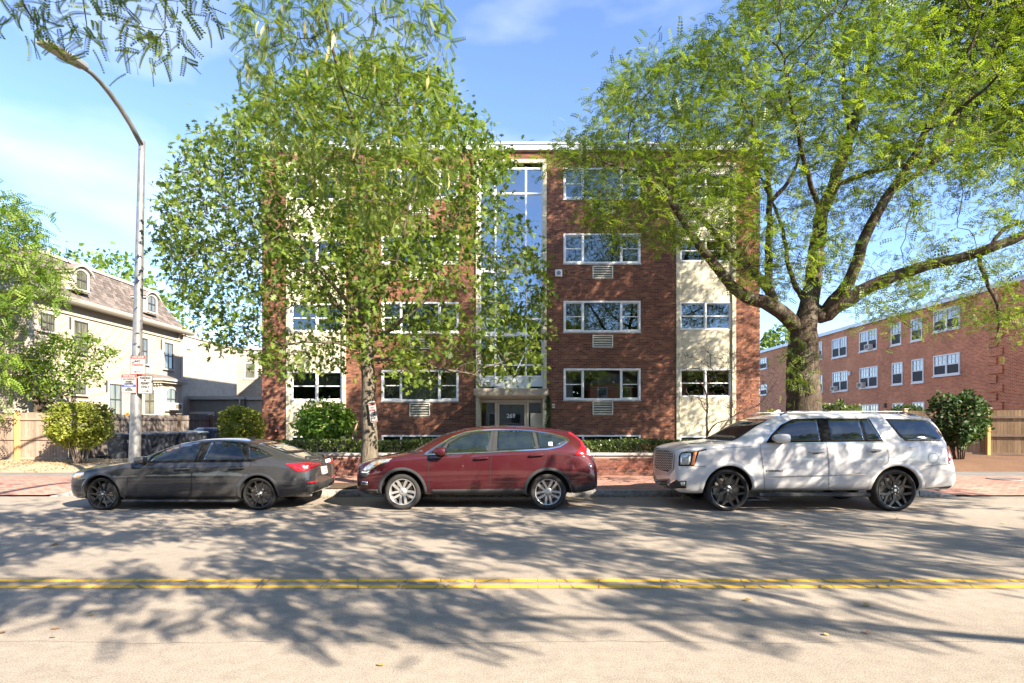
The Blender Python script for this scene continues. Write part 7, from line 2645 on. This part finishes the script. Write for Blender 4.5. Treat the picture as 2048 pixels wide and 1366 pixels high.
# ---------------------------------------------------------------- maroon SUV
ZR = ((690, 820), 0.26855)
car = Car('suv', 'maroon compact SUV with silver wheels parked before the entrance', 'SUV', -2.99, 11.57, 0.91, [
    (0.00, .34, .42, .52, .60, .72, .58, .78, .50, .80), (0.09, .29, .64, .52, .78, .79, .74, .85, .62, .88), (0.30, .27, .77, .54, .88, .875, .85, .925, .70, .95), (0.65, .265, .80, .56, .915, .955, .89, .985, .72, 1.01),
    (1.02, .265, .82, .58, .92, 1.01, .895, 1.035, .72, 1.065), (1.25, .265, .82, .60, .92, 1.035, .895, 1.15, .68, 1.20), (1.62, .265, .82, .62, .92, 1.055, .895, 1.335, .64, 1.40), (2.02, .265, .82, .62, .92, 1.075, .895, 1.465, .61, 1.525),
    (2.50, .265, .82, .62, .92, 1.09, .895, 1.515, .60, 1.575), (3.00, .265, .82, .62, .92, 1.10, .895, 1.515, .60, 1.58), (3.50, .265, .82, .64, .92, 1.11, .89, 1.48, .60, 1.55), (3.95, .28, .82, .66, .915, 1.11, .88, 1.425, .60, 1.50),
    (4.18, .30, .80, .68, .91, 1.10, .865, 1.36, .60, 1.465), (4.34, .31, .78, .68, .90, 1.06, .84, 1.24, .60, 1.30), (4.48, .33, .75, .64, .885, .98, .80, 1.08, .58, 1.12), (4.57, .36, .70, .56, .83, .84, .74, .92, .56, .95), (4.63, .41, .60, .52, .72, .68, .64, .75, .5, .77)],
    (0.95, 3.66), 0.338, 0.412, M['paint_red'], ZR)
for wx in (0.95, 3.66):
    for sd_ in (-1, 1):
        car.add_wheel(wx, sd_, 0.245, M['rim_silver'], 'twin_blade')
    car.arch_ring('arch_cladding', wx, 0.405, 0.462, -14, 194, M['cladding'], 0.016)
d1 = car.panel('door', [(626, 586), (618, 470), (628, 342), (1086, 316), (1082, 420), (1076, 586)], M['paint_red'], 0.0025, skirt=False)
d2 = car.panel('door', [(1094, 316), (1470, 298), (1490, 322), (1488, 380), (1458, 438), (1370, 462), (1330, 520), (1322, 582), (1084, 586), (1090, 420)], M['paint_red'], 0.0025, skirt=False)
car.ribbon('door_seam', [(628, 630), (617, 470), (627, 342)], 1.2, M['seam'], 0.007, d1)
car.ribbon('door_seam', [(1077, 636), (1086, 420), (1091, 312), (1112, 152)], 1.2, M['seam'], 0.0075, d1)
car.ribbon('door_seam', [(1462, 440), (1490, 382), (1492, 322), (1472, 292), (1418, 165)], 1.1, M['seam'], 0.007, d2)
car.panel('sill_cladding', [(642, 592), (1345, 585), (1338, 640), (646, 645)], M['cladding'], 0.010)
car.panel('bumper_cladding', [(120, 586), (246, 592), (252, 648), (190, 634), (140, 610)], M['cladding'], 0.010)
car.panel('bumper_cladding', [(1700, 566), (1790, 556), (1868, 530), (1862, 574), (1800, 600), (1700, 622)], M['cladding'], 0.012)
DLO = [(592, 332), (690, 268), (800, 204), (900, 168), (1000, 154), (1120, 149), (1300, 151), (1410, 160), (1540, 180), (1655, 214), (1666, 234), (1600, 276), (1510, 293), (1400, 298), (1090, 314), (700, 330)]
car.panel('window_surround', DLO, M['cladding'], 0.003)
car.panel('side_window', [(745, 318), (770, 252), (860, 198), (960, 167), (1092, 157), (1060, 308)], M['car_glass_green'], 0.008)
car.panel('side_window', [(630, 324), (700, 277), (760, 242), (700, 322)], M['car_glass'], 0.008)
car.panel('side_window', [(1132, 302), (1140, 156), (1300, 157), (1395, 167), (1425, 290)], M['car_glass_green'], 0.008)
w4 = car.panel('side_window', [(1446, 287), (1424, 171), (1520, 186), (1645, 222), (1585, 265), (1505, 283)], M['car_glass_green'], 0.008)
car.panel('sticker', [(1513, 240), (1543, 240), (1545, 268), (1515, 268)], M['plate'], 0.010, w4, mirror=False, grid=2.5)
car.ribbon('chrome_surround', DLO, 2.6, M['chrome'], 0.012, closed=True)
car.panel('windscreen', [(-.66, 1.08), (.66, 1.08), (.54, 1.44), (-.54, 1.44)], M['screen_glass'], 0.005, mode='front', mirror=False)
car.panel('rear_window', [(-.55, 1.14), (.55, 1.14), (.50, 1.40), (-.50, 1.40)], M['car_glass'], 0.005, mode='rear', mirror=False)
for (a, b) in (((968, 364), (1068, 358)), ((1376, 342), (1476, 336))):
    car.panel('handle_recess', [(a[0] + 18, a[1] - 14), (b[0] - 30, b[1] - 14), (b[0] - 36, b[1] + 12), (a[0] + 28, a[1] + 14)], M['paint_red'], 0.006, skirt=False)
    car.handle(a, b, M['paint_red'], d1 if a[0] < 1200 else d2, 0.016)
h = car.panel('headlight', [(128, 452), (152, 424), (205, 386), (262, 370), (352, 362), (322, 380), (240, 414), (160, 462)], M['lens_clear'], 0.008)
car.panel('indicator', [(212, 418), (238, 392), (268, 386), (244, 410)], M['lens_amber'], 0.012, h)
car.ribbon('headlight_rim', [(128, 462), (165, 466), (240, 418), (330, 380)], 2.0, M['chrome'], 0.010)
car.panel('grille', [(110, 470), (180, 470), (160, 505), (112, 512)], M['black'], 0.006)
fg = car.panel('fog_lamp', [(118, 530), (164, 530), (170, 558), (124, 556)], M['chrome'], 0.008)
car.panel('lens', [(128, 537), (157, 537), (160, 552), (130, 550)], M['black'], 0.012, fg)
t_ = car.panel('tail_light', [(1664, 152), (1702, 168), (1790, 238), (1824, 288), (1832, 344), (1704, 338), (1758, 268), (1745, 222)], M['lens_red'], 0.012)
car.panel('reversing_lamp', [(1800, 284), (1826, 286), (1830, 340), (1800, 336)], M['plate'], 0.016, t_)
car.panel('plate_trim', [(1822, 396), (1852, 436), (1846, 446), (1812, 410)], M['chrome'], 0.012, mirror=False)
car.ribbon('fuel_flap', [(1558, 332), (1572, 328), (1606, 330), (1618, 342), (1616, 378), (1600, 386), (1566, 382), (1556, 370)], 0.8, M['seam'], 0.004, closed=True, mirror=False)
car.ribbon('bumper_seam', [(1622, 404), (1670, 372), (1704, 340)], 0.9, M['seam'], 0.004)
car.ribbon('bonnet_seam', [(352, 362), (470, 340), (590, 332)], 0.9, M['seam'], 0.004)
car.panel('wiper_cowl', [(466, 318), (560, 298), (580, 306), (520, 320)], M['black'], 0.008, mirror=False)
car.mirror_cap((712, 312), (0.21, 0.19, 0.155), M['paint_red'])
rp_ = [(car.X0 + 3.62, car.cy - 0.1, 1.54), (car.X0 + 3.72, car.cy - 0.1, 1.78)]
MB().tube(rp_, [0.010, 0.004], 6).build('antenna', M['black'], car.root)

# ---------------------------------------------------------------- white full-size SUV
ZW = ((1270, 800), 0.33691)
car = Car('large_suv', 'large white SUV with black wheels parked under the honey locust', 'SUV', 3.00, 11.50, 1.00, [
    (0.00, .40, .60, .62, .84, .98, .82, 1.06, .74, 1.08), (0.06, .32, .80, .62, .96, 1.04, .92, 1.11, .80, 1.135), (0.26, .29, .88, .66, 1.005, 1.12, .97, 1.175, .84, 1.205), (0.65, .31, .90, .72, 1.015, 1.18, .985, 1.22, .84, 1.25),
    (1.10, .35, .92, .75, 1.015, 1.225, .985, 1.255, .84, 1.285), (1.36, .36, .92, .78, 1.015, 1.25, .985, 1.40, .81, 1.44), (1.72, .36, .92, .78, 1.015, 1.27, .985, 1.62, .765, 1.68), (2.08, .36, .92, .78, 1.015, 1.275, .985, 1.735, .75, 1.79),
    (2.60, .36, .92, .78, 1.015, 1.28, .985, 1.765, .745, 1.825), (3.40, .36, .92, .78, 1.015, 1.28, .985, 1.765, .745, 1.83), (4.30, .36, .92, .78, 1.015, 1.28, .985, 1.75, .745, 1.82), (4.72, .37, .92, .78, 1.015, 1.27, .98, 1.725, .745, 1.80),
    (4.93, .37, .90, .76, 1.01, 1.24, .97, 1.64, .75, 1.745), (5.02, .37, .88, .70, 1.005, 1.14, .95, 1.40, .76, 1.47), (5.09, .38, .86, .66, 1.00, .96, .94, 1.08, .80, 1.12), (5.13, .41, .82, .62, .98, .82, .93, .88, .80, .90), (5.17, .46, .70, .60, .92, .74, .86, .78, .72, .80)],
    (0.963, 4.034), 0.388, 0.465, M['paint_white'], ZW)
for wx in (0.963, 4.034):
    for sd_ in (-1, 1):
        car.add_wheel(wx, sd_, 0.325, M['rim_black'], 'snow', 0.29)
    car.arch_ring('arch_lip', wx, 0.458, 0.53, -6, 186, M['paint_white'], 0.018)
d1 = car.panel('door', [(772, 532), (766, 420), (748, 300), (745, 266), (1133, 258), (1147, 400), (1144, 530)], M['paint_white'], 0.0025, skirt=False)
d2 = car.panel('door', [(1141, 258), (1482, 255), (1504, 330), (1500, 368), (1446, 416), (1420, 478), (1398, 528), (1152, 530), (1155, 400)], M['paint_white'], 0.0025, skirt=False)
car.ribbon('door_seam', [(770, 534), (764, 420), (746, 300), (743, 262)], 0.9, M['seam_grey'], 0.007, d1)
car.ribbon('door_seam', [(1148, 530), (1151, 400), (1137, 256)], 0.9, M['seam_grey'], 0.007, d1)
car.ribbon('door_seam', [(1398, 530), (1422, 478), (1448, 416), (1503, 368), (1507, 330), (1484, 254)], 0.9, M['seam_grey'], 0.007, d2)
DLO = [(772, 254), (800, 214), (860, 150), (940, 112), (1100, 108), (1388, 110), (1476, 244), (1470, 250), (1130, 250)]
car.panel('window_surround', DLO, M['trim_black'], 0.003)
car.panel('side_window', [(820, 246), (838, 190), (890, 142), (960, 117), (1076, 115), (1100, 246)], M['car_glass'], 0.008)
car.panel('side_window', [(1140, 117), (1325, 114), (1362, 240), (1166, 244)], M['car_glass'], 0.008)
car.panel('side_window', [(1338, 114), (1382, 116), (1466, 240), (1376, 241)], M['car_glass'], 0.008)
car.panel('side_window', [(1485, 112), (1640, 114), (1738, 122), (1792, 168), (1842, 242), (1606, 244), (1572, 218)], M['car_glass'], 0.006)
car.ribbon('chrome_trim', [(772, 257), (1130, 253), (1480, 250)], 1.7, M['chrome'], 0.010)
car.ribbon('chrome_trim', [(772, 257), (800, 213), (862, 148), (940, 110)], 1.2, M['chrome'], 0.010)
car.ribbon('chrome_trim', [(1480, 250), (1390, 109)], 1.2, M['chrome'], 0.010)
car.panel('windscreen', [(-.78, 1.29), (.78, 1.29), (.64, 1.70), (-.64, 1.70)], M['screen_glass'], 0.005, mode='front', mirror=False)
car.panel('rear_window', [(-.66, 1.30), (.66, 1.30), (.62, 1.66), (-.62, 1.66)], M['car_glass'], 0.005, mode='rear', mirror=False)
for (a, b) in (((1034, 308), (1118, 304)), ((1380, 299), (1464, 295))):
    car.panel('handle_recess', [(a[0] + 14, a[1] - 4), (b[0] - 26, b[1] - 4), (b[0] - 30, b[1] + 16), (a[0] + 24, a[1] + 16)], M['seam_grey'], 0.005, skirt=False)  # flat grey patch gives the handle recess its shade by colour
    car.handle(a, b, M['paint_white'], d1 if a[0] < 1200 else d2, 0.017)
car.ribbon('side_moulding', [(770, 458), (1148, 448)], 2.2, M['chrome'], 0.010, d1)
car.ribbon('side_moulding', [(1152, 448), (1366, 441)], 2.2, M['chrome'], 0.010, d2)
bp_, bn_ = car.hit(*car.px((826, 421)))
text_mesh('DENALI', 0.052, 0.003, M['sign_black'], d1, (bp_.x, bp_.y - 0.010, bp_.z), 'badge', sx=1.75)
# headlamp cluster
h = car.panel('headlight', [(258, 392), (260, 334), (275, 312), (330, 303), (420, 289), (425, 297), (380, 308), (352, 392)], M['trim_black'], 0.006)
car.panel('lens', [(267, 384), (268, 330), (280, 318), (322, 312), (332, 320), (328, 376), (318, 386)], M['lens_clear'], 0.010, h)
car.panel('lens', [(300, 306), (418, 291), (372, 304), (336, 310)], M['lens_clear'], 0.010, h)
car.panel('indicator', [(348, 312), (368, 307), (350, 388), (332, 388)], M['lens_amber'], 0.011, h)
# grille
g_ = car.panel('grille', [(122, 298), (160, 292), (228, 304), (233, 330), (226, 410), (200, 428), (132, 410), (118, 390)], M['black'], 0.006)
car.ribbon('grille_frame', [(122, 298), (160, 292), (228, 304), (234, 330), (226, 412), (200, 430), (130, 412), (117, 390)], 2.4, M['grille_silver'], 0.014, g_, closed=True, mirror=False)
for r_ in range(8):
    y0 = 308 + r_ * 14
    pts_ = []
    for k in range(15):
        f_ = k / 14
        pts_.append((124 + 102 * f_, y0 + 6 * f_ + (4.5 if k % 2 else -4.5)))
    car.ribbon('grille_mesh', pts_, 1.9, M['grille_silver'], 0.011, g_, mirror=False)
fg = car.panel('fog_lamp', [(196, 500), (236, 476), (300, 478), (306, 486), (304, 526), (216, 526)], M['black'], 0.008)
car.ribbon('fog_rim', [(198, 502), (237, 477), (300, 479), (305, 486), (303, 525), (216, 526)], 1.5, M['chrome'], 0.012, fg, closed=True)
car.panel('lens', [(268, 486), (296, 486), (297, 506), (276, 508)], M['lens_clear'], 0.012, fg)
car.panel('intake', [(132, 486), (198, 500), (214, 524), (134, 512)], M['black'], 0.007, mirror=False)
pl_ = car.panel('number_plate', [(101, 466), (133, 475), (129, 515), (98, 502)], M['plate'], 0.022, mirror=False, grid=2.5)
for q in (480, 492):
    car.ribbon('plate_print', [(104, q - 4), (128, q + 4)], 1.6, M['plate_ink'], 0.026, pl_, mirror=False)
car.panel('front_valance', [(150, 530), (250, 548), (402, 556), (404, 602), (330, 596), (240, 576)], M['cladding'], 0.012)
car.panel('rear_valance', [(1724, 524), (1800, 518), (1880, 508), (1850, 530), (1790, 540), (1726, 546)], M['cladding'], 0.010)
t_ = car.panel('tail_light', [(1846, 252), (1862, 254), (1884, 310), (1887, 378), (1862, 379), (1858, 320)], M['lens_red'], 0.010)
car.panel('reversing_lamp', [(1863, 362), (1886, 360), (1887, 378), (1863, 379)], M['lens_clear'], 0.013, t_)
car.ribbon('fuel_flap', [(1770 + 30 * math.cos(a * math.pi / 8), 345 + 30 * math.sin(a * math.pi / 8)) for a in range(16)], 0.6, M['seam_grey'], 0.004, closed=True, mirror=False)
car.ribbon('bumper_seam', [(1722, 394), (1800, 384), (1862, 382), (1896, 388)], 0.9, M['seam_grey'], 0.005)
car.ribbon('bonnet_seam', [(425, 292), (560, 284), (690, 276)], 0.8, M['seam_grey'], 0.004)
car.ribbon('bumper_seam', [(352, 394), (420, 394)], 0.8, M['seam_grey'], 0.005)
car.mirror_cap((842, 232), (0.27, 0.23, 0.17), M['paint_white'])
for sg in (-1, 1):
    b = MB().box(car.X0 + 1.50, car.X0 + 3.52, car.cy + sg * .96 - .10, car.cy + sg * .96 + .06, 0.285, 0.345).build('running_board', M['cladding'], car.root, bevel=0.015)
    MB().box(car.X0 + 1.52, car.X0 + 3.50, car.cy + sg * 1.02 - .006, car.cy + sg * 1.02 + .006, 0.30, 0.325).build('step_trim', M['chrome'], b)
    MB().tube([(car.X0 + 2.05, car.cy + sg * .66, 1.77), (car.X0 + 2.2, car.cy + sg * .66, 1.835), (car.X0 + 4.35, car.cy + sg * .66, 1.835), (car.X0 + 4.6, car.cy + sg * .66, 1.77)], 0.015, 8).build('roof_rail', M['galv'], car.root, smooth=True)
m = MB()
m.v = [(car.X0 + 2.15, car.cy - .04, 1.80), (car.X0 + 2.36, car.cy - .04, 1.82), (car.X0 + 2.36, car.cy + .04, 1.82), (car.X0 + 2.15, car.cy + .04, 1.80), (car.X0 + 2.31, car.cy - .01, 1.885), (car.X0 + 2.36, car.cy - .01, 1.88), (car.X0 + 2.36, car.cy + .01, 1.88), (car.X0 + 2.31, car.cy + .01, 1.885)]
m.f = [(0, 3, 2, 1), (4, 5, 6, 7), (0, 1, 5, 4), (1, 2, 6, 5), (2, 3, 7, 6), (3, 0, 4, 7)]
m.build('antenna_fin', M['paint_white'], car.root, bevel=0.008)
car.panel('spoiler', [(1560, 90), (1700, 92), (1760, 99), (1764, 108), (1735, 116), (1640, 110)], M['paint_white'], 0.022, mirror=False)

for me_ in list(bpy.data.meshes):
    if me_.users == 0:
        bpy.data.meshes.remove(me_)
